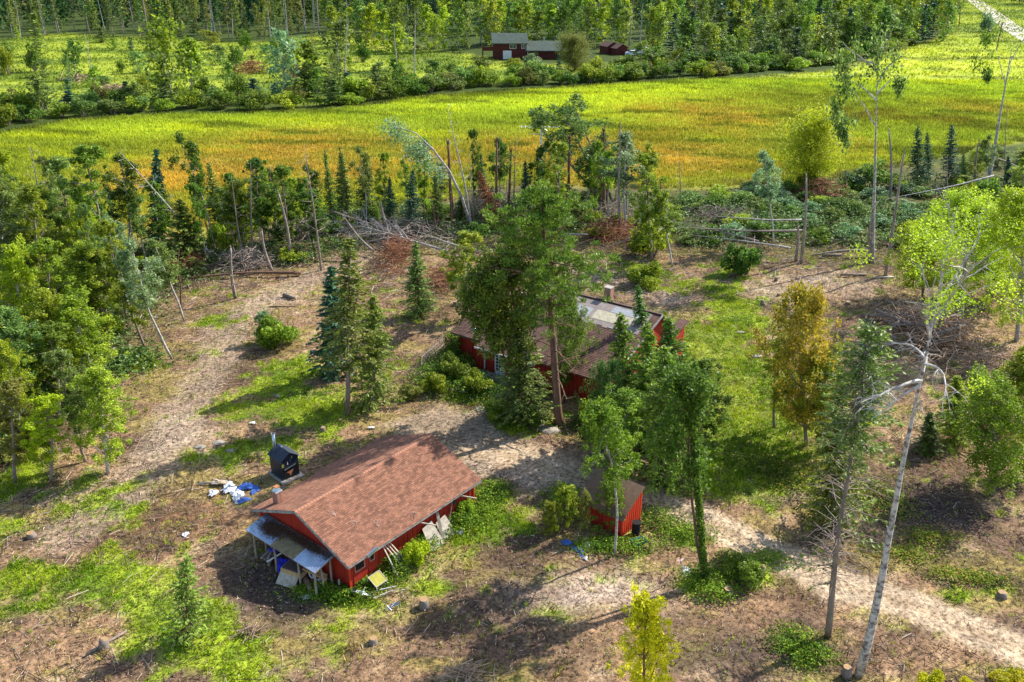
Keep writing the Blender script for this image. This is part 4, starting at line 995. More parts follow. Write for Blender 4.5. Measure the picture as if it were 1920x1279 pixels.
stick_m = {'log': simple('stick_wood', (.66, .46, .30), (.22, .13, .08), 1.2, .9), 'red': simple('stick_rust', (.36, .15, .07), (.14, .06, .035), 2, .9), 'grey': simple('stick_grey', (.42, .34, .28), (.16, .12, .10), 2, .9), 'tan': simple('stick_tan', (.50, .36, .24), (.20, .13, .09), 2, .9)}
def brush(px, py, rx, ry, h, n, mat, label, seed, L=(1, 3.2), tw=.035, logs=0):
    c = at(px, py); r = np.random.default_rng(seed); wx = rx / px_per_m(c); wy = abs(at(px, py - ry)[1] - at(px, py + ry)[1]) / 2; b = MB()
    for k in range(n):
        q = r.normal(size=2) * .42; z = h * r.uniform(.05, 1) * math.exp(-(q @ q) * 1.2) + .05; a = r.uniform(0, 2 * PI); l = r.uniform(*L)
        p = np.array([q[0] * wx, q[1] * wy, z]); d = np.array([math.cos(a), math.sin(a), r.normal() * .3]) * l / 2
        e0, e1 = p - d, p + d; e0[2] = max(e0[2], .03); e1[2] = max(e1[2], .03); m = (e0 + e1) / 2 + r.normal(size=3) * .12 * l * .5; m[2] = max(m[2], .04)
        b.tube([e0, m, e1], [tw, tw * .8, tw * .3], 3, v=r.uniform(0, 1), cap=False)
    o = link('brush_pile', b.mesh('brush_pile', (mat,)), None, label=label, category='brush pile', kind='thing'); o.location = c
    for k in range(logs):
        q = r.normal(size=2) * .4; a = r.uniform(0, 2 * PI); l = r.uniform(1.5, 4); z = h * math.exp(-(q @ q) * 1.2) * r.uniform(.4, 1) + .12; lb = MB(); rr_ = r.uniform(.08, .18)
        p = np.array([q[0] * wx, q[1] * wy, z]); d = np.array([math.cos(a), math.sin(a), r.normal() * .12]) * l / 2; lb.tube([p - d, p + d], [rr_, rr_ * .85], 8); part('log', lb, BARK['grey'], o, True)
    return o
brush(742, 492, 44, 30, 3.2, 300, stick_m['red'], 'rust-brown brush pile beside the cone-shaped spruce', 1)
brush(760, 445, 120, 30, 2.2, 420, stick_m['grey'], 'grey tangle of branches behind the rust-brown brush pile', 2, (1.2, 3.6))
brush(830, 530, 50, 24, 1.4, 160, stick_m['red'], 'low reddish brush between spruce and pine', 3)
brush(1150, 450, 60, 24, 2.8, 420, stick_m['red'], 'rust-brown brush heap at the foot of the straight white snag', 4)
brush(1150, 410, 70, 20, 2.4, 300, stick_m['grey'], 'grey dead brush behind the rust-brown heap', 5)
brush(1545, 372, 50, 22, 3.0, 300, stick_m['red'], 'uprooted rust-brown root mass below the lime willow', 6)
brush(1350, 412, 90, 16, 2.0, 260, stick_m['grey'], 'tangled grey branches around the fallen trunks', 7)
brush(460, 500, 70, 20, 2.2, 340, stick_m['grey'], 'grey brush with dry straw behind the short broken snag', 8)
lying('bare2', 1480, 465, 1290, 440, 1.6, 2.2, 'thin grey fallen stem at the near side of the thicket', .9, 'white')
lying('snag', 1640, 470, 1520, 478, .8, .4, 'short fallen trunk between the broken pale trunk and the dark snag', .9, 'snag')
lying('bare', 1100, 440, 960, 425, .6, 2.4, 'fallen grey tree in the brush behind the tallest pine', .9, 'white')
lying('bare', 700, 470, 640, 400, .8, 4.0, 'dead grey treetop pointing up out of the fallen white tree', 1.0, 'snag')
lying('bare', 900, 470, 770, 430, .6, 2.6, 'fallen tree lying behind the cone-shaped spruce', 1.0, 'white')
brush(1620, 455, 60, 20, 1.2, 200, stick_m['tan'], 'pale broken wood under the dark leaning snag', 29)
brush(560, 440, 60, 18, 2.0, 240, stick_m['grey'], 'hanging grey brush among the dark aspens', 30, (1.2, 3.2))
brush(345, 505, 50, 22, 2.0, 260, stick_m['red'], 'rust-coloured brush below the wide dark spruce', 9)
brush(1742, 632, 105, 46, 2.6, 900, stick_m['log'], 'big heap of cut logs and branches under the birch top', 10, (1, 4), .04, logs=34)
brush(910, 395, 60, 26, 3.2, 420, stick_m['grey'], 'dead brush standing around the rust-brown spruce', 11, (1.5, 4))
brush(1850, 690, 80, 30, 1.3, 220, stick_m['tan'], 'lower spread of broken wood beside the log heap', 12)
brush(1850, 800, 60, 36, .8, 200, stick_m['red'], 'scattered brown sticks on the dark soil', 13)
brush(470, 135, 30, 8, 3.2, 160, stick_m['red'], 'far brown brush heap in the yellow field', 14, (1, 4), .09)
brush(560, 140, 26, 8, 2.6, 130, stick_m['red'], 'far brown brush heap behind the white-stemmed tree', 15, (1, 4), .09)
brush(150, 150, 40, 7, 1.4, 110, stick_m['tan'], 'far pale brush windrow near the dead white tree', 16, (1, 4), .09)
brush(215, 168, 40, 6, 1.2, 90, stick_m['tan'], 'far pinkish brush strip behind the hedge', 17, (1, 4), .09)
brush(470, 1185, 30, 10, .3, 26, stick_m['tan'], 'thin scatter of pale sticks below the garage shadow', 18, (.5, 2), .03)
brush(870, 1270, 50, 24, .5, 60, stick_m['tan'], 'pale twigs at the bottom edge of the photo', 19, (1, 2.4), .03)

cutm = simple('cut_wood', (.46, .30, .14), (.26, .15, .07), 9, .8, None, .1)
def stump(px, py, r, h, label, lean=0.0):
    c = at(px, py); b = MB(); q = np.random.default_rng(int(px)); r *= .85; h *= .8; P, R_ = taper((0, 0, -.1), (q.normal() * .15, q.normal() * .15, 1), h + .1, r * 1.35, r, q, 3, .05); b.tube(P, R_, 10, v=.3)
    o = empty('tree_stump', label, 'stump', c); part('bark', b, BARK['grey'], o, True)
    t = MB(); a = np.arange(10) / 10 * 2 * PI; V = np.stack([P[-1][0] + np.cos(a) * r * .98, P[-1][1] + np.sin(a) * r * .98, np.full(10, P[-1][2] + .012)], 1); V = np.vstack([V, V.mean(0)])
    t.add(V, T=[(i, (i + 1) % 10, 10) for i in range(10)]); part('cut_face', t, cutm, o)
for s in [(795, 1138, .30, .7, 'orange-topped stump beside the garage weeds'), (605, 808, .22, .5, 'small stump in the green strip above the garage roof'), (856, 572, .26, .6, 'pale stump beyond the loose green tree'),
          (60, 1005, .3, .35, 'flat pale stump alone on the brown straw'), (1588, 1266, .26, .7, 'stump touching the foot of the pale birch'), (1365, 1112, .28, .5, 'orange stump beside the vine-wrapped tree'),
          (1426, 1078, .25, .7, 'stump hidden in the dark green bush'), (1878, 1118, .3, .35, 'pale stump at the far side of the driveway'), (1430, 570, .24, .5, 'stump on the bare ground beyond the lawn'),
          (1460, 555, .2, .4, 'smaller stump beyond the lawn'), (1590, 570, .3, .35, 'low brown stump amid the bare clearing'), (195, 1215, .28, .7, 'ragged stump in the grass near the bottom edge'),
          (200, 820, .16, .3, 'small stump by the trampled path'), (700, 1205, .25, .4, 'stump near the sawn scraps below the garage'), (1455, 525, .2, .5, 'dark stump near the thicket edge')]:
    stump(*s)
def log(px, py, ang, L, r, label, bark='grey'):
    c = at(px, py, r); b = MB(); d = np.array([math.cos(ang), math.sin(ang), 0]) * L / 2; b.tube([-d, d], [r, r * .85], 9)
    thing('log', b, BARK[bark], label, 'log', c, smooth=True)
for s in [(543, 556, -.6, 1.8, .22, 'short thick log on the bare earth'), (535, 575, .1, 3.2, .10, 'thin dark log beside the short thick one', 'brown'), (1600, 515, .1, 3.2, .14, 'log at the foot of the leaning dark snag'), (1660, 520, .2, 2.6, .12, 'pale log against the leaning dark snag', 'white'),
          (1560, 478, .2, 2.6, .16, 'short yellow-brown log below the thicket'), (1570, 450, 0, 2.2, .14, 'pale cut log inside the thicket', 'white'), (1480, 590, .4, 1.6, .12, 'short log near the lawn edge'), (400, 905, .15, 2, .08, 'grey stick-like log beside the pile of torn sheets', 'white'),
          (200, 1205, .9, 2.4, .08, 'thin grey log by the ragged stump'), (1650, 600, .1, 3.4, .2, 'thick log at the front of the log heap', 'brown'), (620, 490, .1, 4, .14, 'log at the edge of the weeds before the fallen tree', 'brown')]:
    log(*s)

# ------------------------------------------------------------------ thickets, hedge and far woods
def ppoly(P, n, seed, mind=0.0):
    r = np.random.default_rng(seed); x0, y0 = P.min(0); x1, y1 = P.max(0); out = []
    while len(out) < n:
        q = r.uniform([x0, y0], [x1, y1])
        if inpoly(q[0], q[1], P) and (mind == 0 or all((q[0] - a[0]) ** 2 + (q[1] - a[1]) ** 2 > mind ** 2 for a in out[-60:])): out.append(q)
        else: mind *= .9995
    return out
HUE = {'deep': 'dark green', 'aspen': 'mid-green', 'blue': 'blue-green', 'silver': 'pale silvery', 'yellow': 'yellow-green', 'olive': 'olive', 'spruce': 'dark needled', 'spruceblue': 'blackish green', 'sprucelight': 'light green', 'pine': 'green', 'orange': 'orange', 'rust': 'rusty', 'gold': 'golden', 'lime': 'lime', None: 'leafless grey'}
def lab_(label, lf, h, hr):
    size = 'low' if h < hr[0] + (hr[1] - hr[0]) / 3 else ('tall' if h > hr[1] - (hr[1] - hr[0]) / 3 else 'middling')
    return label.replace('{c}', size + ' ' + HUE[lf])
def scatter(P, n, seed, kinds, label, group, hr, wr, mind=0.0):
    """kinds: list of (prototype, leaf)"""
    R = random.Random(seed)
    for q in ppoly(P, n, seed, mind):
        kind, lf = R.choice(kinds); p = PR[kind]; h = R.uniform(*hr); w = R.uniform(*wr)
        stand(kind, (q[0], q[1], 0), (R.gauss(0, .04), R.gauss(0, .04), 1), w / p['cr'], h / p['h'], lf, lab_(label, lf, h, hr), group)
BELT = wpoly([(1200, 475), (1190, 400), (1300, 365), (1450, 352), (1600, 350), (1740, 352), (1760, 420), (1700, 480), (1560, 468), (1470, 455), (1340, 455)])
scatter(BELT, 66, 3, [('shrub', 'silver'), ('shrub2', 'blue'), ('shrub', 'blue'), ('shrub2', 'aspen'), ('shrub2', 'deep')], '{c} shrub in the thicket between the clearing and the meadow', 'shrubs of the thicket', (1.2, 2.5), (1.5, 2.6), 2.6)
BELT2 = wpoly([(390, 500), (380, 440), (600, 425), (850, 395), (1100, 365), (1190, 375), (1190, 450), (1080, 450), (900, 460), (700, 420), (600, 500), (480, 505)])
scatter(BELT2, 34, 4, [('shrub', 'deep'), ('shrub2', 'aspen'), ('shrub', 'spruce'), ('fir', 'spruce')], '{c} shrub in the brushy strip before the reeds', 'shrubs of the brushy strip', (1.4, 3.6), (1.2, 2.2), 2.0)
LEFTW = wpoly([(0, 880), (-120, 900), (-200, 560), (0, 470), (200, 470), (290, 500), (250, 600), (160, 690), (150, 780), (120, 860)])
scatter(LEFTW, 36, 5, [('shrub', 'deep'), ('shrub2', 'yellow'), ('shrub', 'aspen'), ('shrub2', 'olive')], '{c} shrub in the undergrowth of the woods beside the trampled path', 'undergrowth shrubs of the near woods', (1.4, 3.0), (1.2, 2.2), 2.0)
def woods(P, n, seed, kinds, label, group, hr, wr, mind):
    scatter(P, n, seed, kinds, label, group, hr, wr, mind)
LEFTT = wpoly([(-160, 900), (0, 860), (90, 850), (150, 760), (140, 690), (230, 640), (250, 580), (230, 520), (130, 500), (0, 500), (-200, 560), (-330, 700)])
woods(LEFTT, 44, 12, [('aspen', 'aspen'), ('aspen2', 'deep'), ('aspen2', 'aspen'), ('aspen2', 'blue'), ('aspen', 'yellow'), ('thin', 'silver')], '{c} aspen in the woods beside the trampled path', 'trees of the near woods', (9, 13), (1.5, 2.5), 3.0)
MIDT = wpoly([(400, 488), (420, 440), (560, 430), (850, 400), (1050, 385), (1190, 385), (1200, 440), (1060, 425), (900, 430), (720, 420), (600, 470), (500, 490)])
woods(MIDT, 42, 13, [('thin', 'aspen'), ('aspen2', 'deep'), ('bare2', None), ('spruce', 'spruce'), ('thin', 'deep'), ('aspen2', 'aspen'), ('snag2', None), ('thin', 'olive')], '{c} slender stem in the brushy strip before the reeds', 'slender trees of the brushy strip', (7.5, 13), (1.1, 1.9), 2.0)
LEFTM = wpoly([(-60, 520), (-60, 440), (120, 452), (240, 455), (400, 440), (400, 500), (300, 520), (240, 500), (120, 500)])
woods(LEFTM, 20, 14, [('aspen2', 'deep'), ('aspen', 'aspen'), ('thin', 'blue'), ('aspen2', 'olive'), ('spruce', 'spruce')], '{c} tree at the back of the near woods beside the orange reeds', 'trees at the back of the near woods', (8, 12), (1.4, 2.2), 2.4)
RB = wpoly([(1760, 400), (1800, 330), (1860, 300), (1960, 270), (2050, 420), (2050, 560), (1930, 520), (1800, 430)])
scatter(RB, 34, 6, [('shrub', 'aspen'), ('shrub2', 'deep'), ('maple', 'yellow'), ('aspen', 'aspen')], '{c} growth behind the two yellow-green aspens', 'growth behind the yellow-green aspens', (2.0, 5.0), (1.4, 2.4), 2.6)
F2L = wpoly([(-20, 190), (0, 95), (330, 88), (480, 92), (600, 95), (800, 120), (700, 165), (500, 185), (200, 195)])
scatter(F2L, 46, 17, [('shrub', 'deep'), ('farleaf2', 'aspen'), ('farspruce', 'spruce'), ('shrub2', 'aspen'), ('farleaf', 'blue'), ('farsparse', 'olive')], '{c} plant standing in the far yellow field', 'scattered growth of the far yellow field', (2.0, 9.0), (1.2, 2.8), 5)
# hedge along the far side of the meadow
HEDGE = wpoly([(-60, 240), (0, 236), (120, 218), (300, 205), (480, 203), (620, 196), (740, 180), (860, 163), (960, 158), (1080, 155), (1200, 146), (1340, 138), (1470, 126), (1560, 118), (1640, 100), (1700, 82)])
R = random.Random(8)
def along(P, step, jit, fn):
    for i in range(len(P) - 1):
        a, b = P[i], P[i + 1]; n = max(1, int(np.hypot(*(b - a)) / step)); d = (b - a) / n; nn = np.array([-d[1], d[0]]) / np.hypot(*d)
        for k in range(n): fn(a + d * (k + R.uniform(0, 1)) + nn * R.gauss(0, jit))
kinds = [('shrub', 'deep'), ('shrub2', 'deep'), ('shrub', 'olive'), ('shrub2', 'aspen'), ('shrub', 'aspen'), ('shrub2', 'blue')]
TALLK = [('farleaf', 'aspen'), ('farleaf2', 'deep'), ('farleaf2', 'blue'), ('farspruce', 'spruce')]
def hb(q, hr=(2.6, 5.4), wr=(2.6, 4.2), off=4.0, label='{c} rounded bush in the hedge along the far meadow edge', group='bushes of the far hedge', kk=kinds):
    kind, lf = R.choice(kk); h = R.uniform(*hr); w = R.uniform(*wr)
    if R.random() < .13: kind, lf = R.choice(TALLK); h *= 1.7; w *= .8
    p = PR[kind]
    stand(kind, (q[0], q[1] + off, 0), (0, 0, 1), w / p['cr'], h / p['h'], lf, lab_(label, lf, h, hr), group)
along(HEDGE, 3.5, 1.2, lambda q: hb(q, off=-1.0))
along(HEDGE, 6.0, 1.8, lambda q: hb(q, (3.4, 6.4), (2.8, 4.4), 6.5, '{c} bush a little behind the front of the far hedge', 'middle row of the far hedge'))

along(HEDGE[:8], 4.6, 3, lambda q: hb(q, (3.5, 6.5), (2.4, 3.6), 12, '{c} bush or small tree in the back row of the far hedge', 'second row of the far hedge', [('shrub', 'deep'), ('shrub2', 'olive'), ('farleaf', 'deep'), ('farspruce', 'spruceblue')]))
along(HEDGE[10:], 4.0, 3, lambda q: hb(q, (5, 11), (2.6, 4.2), 12, '{c} young tree standing behind the hedge bushes near the log house', 'young trees behind the hedge', [('farleaf', 'deep'), ('farleaf2', 'blue'), ('farleaf', 'aspen'), ('farspruce', 'spruceblue')]))
FT = [('farleaf', 325, 196, 295, 22, 80, 'aspen', 'tall forked tree standing alone in the far yellow field', 'white'), ('farleaf2', 355, 190, 350, 60, 70, 'aspen', 'leafy tree joined to the tall forked tree in the far field', 'white'),
      ('farbare', 178, 172, 158, 60, 0, None, 'dead white tree standing in the far yellow field', 'white'), ('farleaf', 140, 150, 135, 72, 40, 'deep', 'small dark tree beside the dead white field tree', None),
      ('farspruce', 130, 205, 125, 145, 36, 'spruceblue', 'dark little spruce at the hedge below the dead white tree', None), ('farspruce', 70, 105, 62, 20, 46, 'sprucelight', 'light larch-like tree at the left forest corner', None),
      ('farleaf', 530, 185, 528, 48, 70, 'silver', 'silvery tree with a white stem at the hedge', 'white'), ('farleaf2', 575, 180, 578, 70, 70, 'deep', 'dark tree beside the silvery white-stemmed tree', None), ('farleaf2', 640, 135, 640, 30, 70, 'blue', 'bluish forest-edge tree with whitish stems', 'white'),
      ('farbare', 647, 145, 650, 20, 0, None, 'white dead stem before the bluish forest-edge tree', 'white'), ('farbare', 745, 135, 738, 30, 0, None, 'forked white dead tree nearer the log house', 'white'), ('farbare', 777, 142, 778, 15, 0, None, 'tallest white dead tree beside the log house', 'white'),
      ('farleaf2', 740, 130, 745, 38, 56, 'aspen', 'leafy tree growing around the forked white tree', None), ('farleaf', 425, 170, 425, 110, 30, 'deep', 'small dark field tree before the hedge', None), ('farspruce', 245, 95, 245, 70, 20, 'spruceblue', 'tiny spruce in the far yellow field', None),
      ('farspruce', 215, 90, 213, 62, 16, 'spruce', 'second tiny spruce in the far yellow field', None), ('farspruce', 190, 80, 188, 50, 26, 'spruce', 'small spruce near the forest edge in the field', None), ('farleaf', 15, 130, 12, 75, 36, 'deep', 'dark tree at the field corner by the picture edge', None),
      ('farleaf', 395, 92, 392, 55, 44, 'aspen', 'bushy green tree before the forest edge', None), ('willow', 1077, 132, 1077, 66, 66, 'olive', 'round olive-yellow willow at the end of the log house', None),
      ('farspruce', 1048, 138, 1048, 100, 20, 'spruceblue', 'small dark spruce in front of the olive willow', None), ('shrub', 1132, 155, 1132, 120, 50, 'aspen', 'rounded bush between the willow and the small sheds', None),
      ('shrub2', 1015, 152, 1015, 118, 60, 'deep', 'wide dark bush on the lawn before the log house', None), ('shrub', 962, 124, 962, 106, 40, 'aspen', 'leafy bush directly before the log house corner', None), ('shrub', 1000, 122, 1000, 96, 40, 'silver', 'pale leafy bush before the long log house wing', None),
      ('shrub', 905, 128, 905, 100, 46, 'olive', 'olive bush below the balcony of the log house', None), ('shrub2', 1228, 128, 1228, 95, 60, 'deep', 'dark bush beside the parked white vehicles', None), ('shrub2', 1170, 132, 1168, 104, 60, 'deep', 'dark bush in front of the small red sheds', None),
      ('shrub', 1330, 145, 1330, 117, 32, 'aspen', 'single round bush standing forward of the hedge', None), ('shrub', 1385, 136, 1385, 108, 34, 'olive', 'round olive bush in the hedge line', None), ('shrub', 1500, 132, 1500, 102, 52, 'aspen', 'large round bush in the hedge before the far woods', None),
      ('shrub', 1855, 60, 1848, 18, 30, 'silver', 'grey bush beside the far gravel road', None), ('farleaf', 1450, 120, 1452, 68, 40, 'deep', 'dark tree on the lawn gap among the far woods', None)]
for kind, bx, by, tx, ty, cw, lf, lab, bk in FT: tree(kind, bx, by, tx, ty, cw, lf, lab, bark=bk)

def frow(pts, n, seed, kk, label, group, hr, wr, depth):
    R_ = random.Random(seed); P = np.array([at(x, y)[:2] for x, y in pts]); seg = np.hypot(*np.diff(P, axis=0).T); cum = np.r_[0, np.cumsum(seg)]
    for k in range(n):
        s = (k + R_.uniform(.1, .9)) / n * cum[-1]; i = min(np.searchsorted(cum, s) - 1, len(seg) - 1); i = max(i, 0); q = P[i] + (P[i + 1] - P[i]) * (s - cum[i]) / seg[i]
        kind, lf = R_.choice(kk); p = PR[kind]; h = R_.uniform(*hr); w = R_.uniform(*wr)
        stand(kind, (q[0], q[1] + R_.uniform(0, depth), 0), (R_.gauss(0, .03), R_.gauss(0, .03), 1), w / p['cr'], h / p['h'], lf, lab_(label, lf, h, hr), group)
FK = [('farspruce', 'spruce'), ('farsparse', 'spruce'), ('farsparse', 'olive'), ('farspruce', 'sprucelight'), ('farbare', None), ('farbare', None), ('farleaf2', 'olive')]
frow([(-30, 82), (120, 66), (330, 74), (480, 78), (610, 58)], 66, 21, FK, '{c} slim tree in the forest edge behind the yellow field', 'conifers at the forest edge behind the field', (13, 19), (1.6, 2.6), 22)
LK = [('farleaf', 'aspen'), ('farleaf2', 'aspen'), ('farleaf', 'deep'), ('farleaf2', 'yellow'), ('farleaf', 'deep'), ('farbare', None), ('farleaf2', 'blue')]
frow([(610, 80), (760, 100), (870, 96), (960, 86), (1060, 86), (1150, 86), (1250, 100)], 44, 22, LK, '{c} tree in the wood directly behind the log house', 'trees behind the log house', (12, 17), (2.8, 4.0), 16)
frow([(1230, 100), (1330, 118), (1400, 98), (1500, 106), (1600, 102), (1700, 84), (1790, 76)], 46, 23, [('farleaf', 'deep'), ('farleaf2', 'blue'), ('farleaf', 'aspen'), ('farspruce', 'spruceblue'), ('farleaf', 'deep')], '{c} tree in the wood between the parked vehicles and the road', 'trees of the wood by the road', (11, 17), (3, 4.2), 14)
frow([(600, 62), (900, 68), (1250, 76), (1500, 80), (1790, 60)], 60, 24, LK + [('farspruce', 'spruceblue')], '{c} tree in the second row of the far wood', 'second row of the far wood', (14, 19), (3, 4.2), 26)
# beyond those: the rest of the woods as one mass
r = np.random.default_rng(99); X = r.uniform(-420, 420, 5200); Y = r.uniform(330, 720, 5200); q = np.stack([X, Y, np.full(len(X), -CH)], 1); zz = q @ _f; sx = 960 + CF * (q @ _r) / zz; sy = 639.5 - CF * (q @ _u) / zz
edge = np.interp(sx, [-100, 0, 120, 330, 480, 610, 620, 900, 1250, 1500, 1790, 1800], [72, 72, 58, 64, 68, 50, 55, 60, 68, 70, 52, -999])
k = (sx > -80) & (sx < 2000) & (sy < edge - 3) & (sy > -95); k |= (sx > 1880) & (sx < 2050) & (sy > -60) & (sy < 10)
X, Y, sx = X[k], Y[k], sx[k]; keep = r.uniform(0, 1, len(X)) < .62; X, Y, sx = X[keep], Y[keep], sx[keep]
print('mass trees', len(X))
fm = MB(); FCc = []; n = len(X); per = 95
H_ = r.uniform(12, 18, n); con = (r.uniform(0, 1, n) < np.where(sx < 600, .75, .25)); Rr = np.where(con, 2.2, 3.4) * r.uniform(.8, 1.2, n)
u = r.uniform(0.1, 1, (n, per)); a = r.uniform(0, 2 * PI, (n, per)); prof = np.where(con[:, None], (1 - u) ** .8 + .06, np.sin(PI * np.clip(u * .8 + .17, 0, 1)) ** .7); rr = Rr[:, None] * prof * r.uniform(.35, 1.1, (n, per))
Cc = np.stack([X[:, None] + np.cos(a) * rr, Y[:, None] + np.sin(a) * rr, H_[:, None] * u], -1).reshape(-1, 3); fm.leaves(Cc, 1.5, 1.05, r, .3)
pal = np.array([(.06, .13, .018), (.12, .20, .025), (.035, .085, .02), (.24, .30, .02), (.05, .12, .04), (.15, .15, .05)]); tc = pal[r.integers(0, 6, n)]; tc[con] = np.array([(.035, .08, .018), (.09, .13, .02), (.02, .06, .025)])[r.integers(0, 3, con.sum())]
cc = np.repeat(tc, per, 0) * r.uniform(.5, 1.6, (n * per, 1))
me = mesh_from('forest', np.vstack(fm.V), np.vstack(fm.Q), mats=(tint_mat('far_foliage', .3, .2, .8, trans=.3),), fcol=cc); link('forest', me, kind='stuff')
st = MB()
for i in r.choice(n, min(n, 500), False):
    st.tube([(X[i], Y[i] - 1, 0), (X[i] + r.normal() * .8, Y[i] - 1, H_[i] * 1.0)], [.22, .08], 3, cap=False)
link('forest_stems', st.mesh('forest_stems', (BARK['snag'],)), kind='stuff')

# ------------------------------------------------------------------ building materials
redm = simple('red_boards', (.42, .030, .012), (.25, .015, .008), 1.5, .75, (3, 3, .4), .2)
redsunlit = simple('red_boards_sunny', (.68, .055, .016), (.46, .035, .012), 1.5, .7, (3, 3, .4), .2)  # lit copy of the red boards, sunshine put into the colour
darkred = simple('dark_red_logs', (.13, .028, .020), (.06, .014, .012), 1.2, .8, (.4, .4, 3), .3)
shm = simple('shingle_red_brown', (.285, .135, .082), (.175, .08, .050), 2.4, .95, None, .2)
shbrown = simple('shingle_brown', (.15, .082, .060), (.075, .042, .034), 1.5, .95, None, .2)
shgrey = simple('shingle_grey', (.10, .13, .10), (.065, .085, .07), .8, .95, None, .1)
fascia = simple('weathered_fascia', (.42, .40, .38), (.13, .12, .12), 3, .8, None, .2)
whitep = simple('white_paint', (.78, .78, .76), (.55, .56, .56), 3, .6, None, .1)
greyw = simple('weathered_post', (.40, .34, .28), (.18, .14, .11), 4, .9, (1, 1, .3), .4)
palew = simple('pale_board', (.54, .49, .40), (.28, .23, .17), 5, .85, None, .2)
tanw = simple('tan_board', (.58, .40, .20), (.38, .25, .12), 3, .8, None, .2)
metal = simple('galvanised_sheet', (.52, .62, .74), (.30, .38, .48), 1.4, .32, None, .05, metal=.75, spec=.5)
oldsheet = simple('brown_fibre_sheet', (.30, .24, .12), (.14, .11, .06), 3, .8, None, .3)
blackm = simple('dark_interior', (.015, .013, .013), (.008, .008, .008), 3, .9, None, 0)
brickm = simple('brick', (.52, .26, .17), (.30, .14, .10), 5, .9, None, .3)
mortar = simple('mortar', (.42, .38, .33), (.28, .25, .22), 5, .9, None, .3)
steelb = simple('blue_black_steel', (.035, .05, .075), (.018, .026, .04), 3, .38, None, .1, metal=.3, spec=.5)
blue = simple('blue_plastic', (.02, .035, .62), (.01, .02, .35), 3, .45, None, .3)
teal = simple('teal_plastic', (.02, .30, .30), (.01, .18, .19), 3, .4, None, .1)
whitecl = simple('white_sheet', (.72, .72, .74), (.45, .47, .50), 4, .7, None, .5)
bluecl = simple('blue_tarp', (.06, .16, .50), (.03, .08, .30), 4, .6, None, .4)
litter = simple('needle_litter', (.16, .085, .045), (.06, .035, .025), 9, .95, None, .5)
glass = simple('window_glass', (.05, .07, .07), (.03, .04, .045), 1, .12, None, 0, spec=.8)
yel = simple('olive_yellow_cloth', (.40, .38, .05), (.26, .24, .05), 4, .8, None, .2)

def Rz(a):
    return np.array([[math.cos(a), -math.sin(a), 0], [math.sin(a), math.cos(a), 0], [0, 0, 1.0]])

def slope_sheet(p00, p10, p11, p01, th=.1):
    """thick roof panel through four corners (counter-clockwise seen from above)"""
    P = np.array([p00, p10, p11, p01], float); dn = np.array([0, 0, -th]); b = MB()
    b.add(np.vstack([P, P + dn]), [(0, 1, 2, 3), (7, 6, 5, 4), (0, 4, 5, 1), (1, 5, 6, 2), (2, 6, 7, 3), (3, 7, 4, 0)]); return b

def shingles(p0, ax, up, nx_, ny_, w, e, rng_, jit=.02):
    """courses of overlapping tabs on a slope: p0 eave corner, ax along the eave, up the slope (unit vectors)"""
    ax = np.array(ax, float); up = np.array(up, float); nn = np.cross(ax, up); nn /= np.linalg.norm(nn)
    if nn[2] < 0: nn = -nn
    b = MB()
    for j in range(ny_):
        off = (j % 2) * w / 2 + (j % 3) * w * .13
        for i in range(-1, nx_ + 1):
            x0 = max(0, i * w + off); x1 = min(nx_ * w, i * w + off + w - .012)
            if x1 - x0 < .03: continue
            y0 = j * e + rng_.normal() * .004; y1 = (j + 1) * e + .02
            if j == ny_ - 1: y1 = (j + 1) * e
            q = np.array(p0) + nn * .004; h = .026 + rng_.uniform(0, .008)
            A = q + ax * x0 + up * y0 + nn * h; B = q + ax * x1 + up * y0 + nn * h; Cc_ = q + ax * x1 + up * y1 + nn * .005; D = q + ax * x0 + up * y1 + nn * .005
            A0 = A - nn * (h - .001); B0 = B - nn * (h - .001)
            b.add([A, B, Cc_, D, A0, B0], [(0, 1, 2, 3), (4, 5, 1, 0)], T=[(4, 0, 3), (1, 5, 2)], v=rng_.uniform(0, 1))
    return b

# ------------------------------------------------------------------ garage
TH = rad(51.5); GC = np.array([-9.33, 50.10, 0.0])
gar = empty('garage', 'red board garage with a reddish-brown shingle roof and a lean-to awning', 'garage', GC, TH)
rg = np.random.default_rng(3)
LX, WY, HE, HR = 6.0, 4.6, 2.24, 4.12
sl_ = (HR - HE) / WY; wx, wy = 5.62, 4.2; wt = HE + (WY - wy) * sl_ - .13
def gz(y): return HR - abs(y) * sl_
# walls: each with openings cut as separate panels
wb = MB(); t = .1
wb.box(-wx, wx, wy - t, wy, 0, wt)                                       # rear long wall
def gable(x0, x1, yy=wy):
    b = MB(); P = np.array([(x0, -yy, 0), (x0, yy, 0), (x0, yy, wt - .0), (x0, 0, HR - .16), (x0, -yy, wt)], float); P2 = P.copy(); P2[:, 0] = x1
    b.add(np.vstack([P, P2]), [(0, 5, 6, 1), (1, 6, 7, 2), (2, 7, 8, 3), (3, 8, 9, 4), (4, 9, 5, 0)], [(0, 1, 2), (0, 2, 3), (0, 3, 4), (5, 7, 6), (5, 8, 7), (5, 9, 8)]); return b
part('wall', gable(-wx, -wx + t, wy - t - .002), redm, gar); part('wall', gable(wx - t, wx, wy - t - .002), redm, gar)
part('wall', wb, redm, gar)
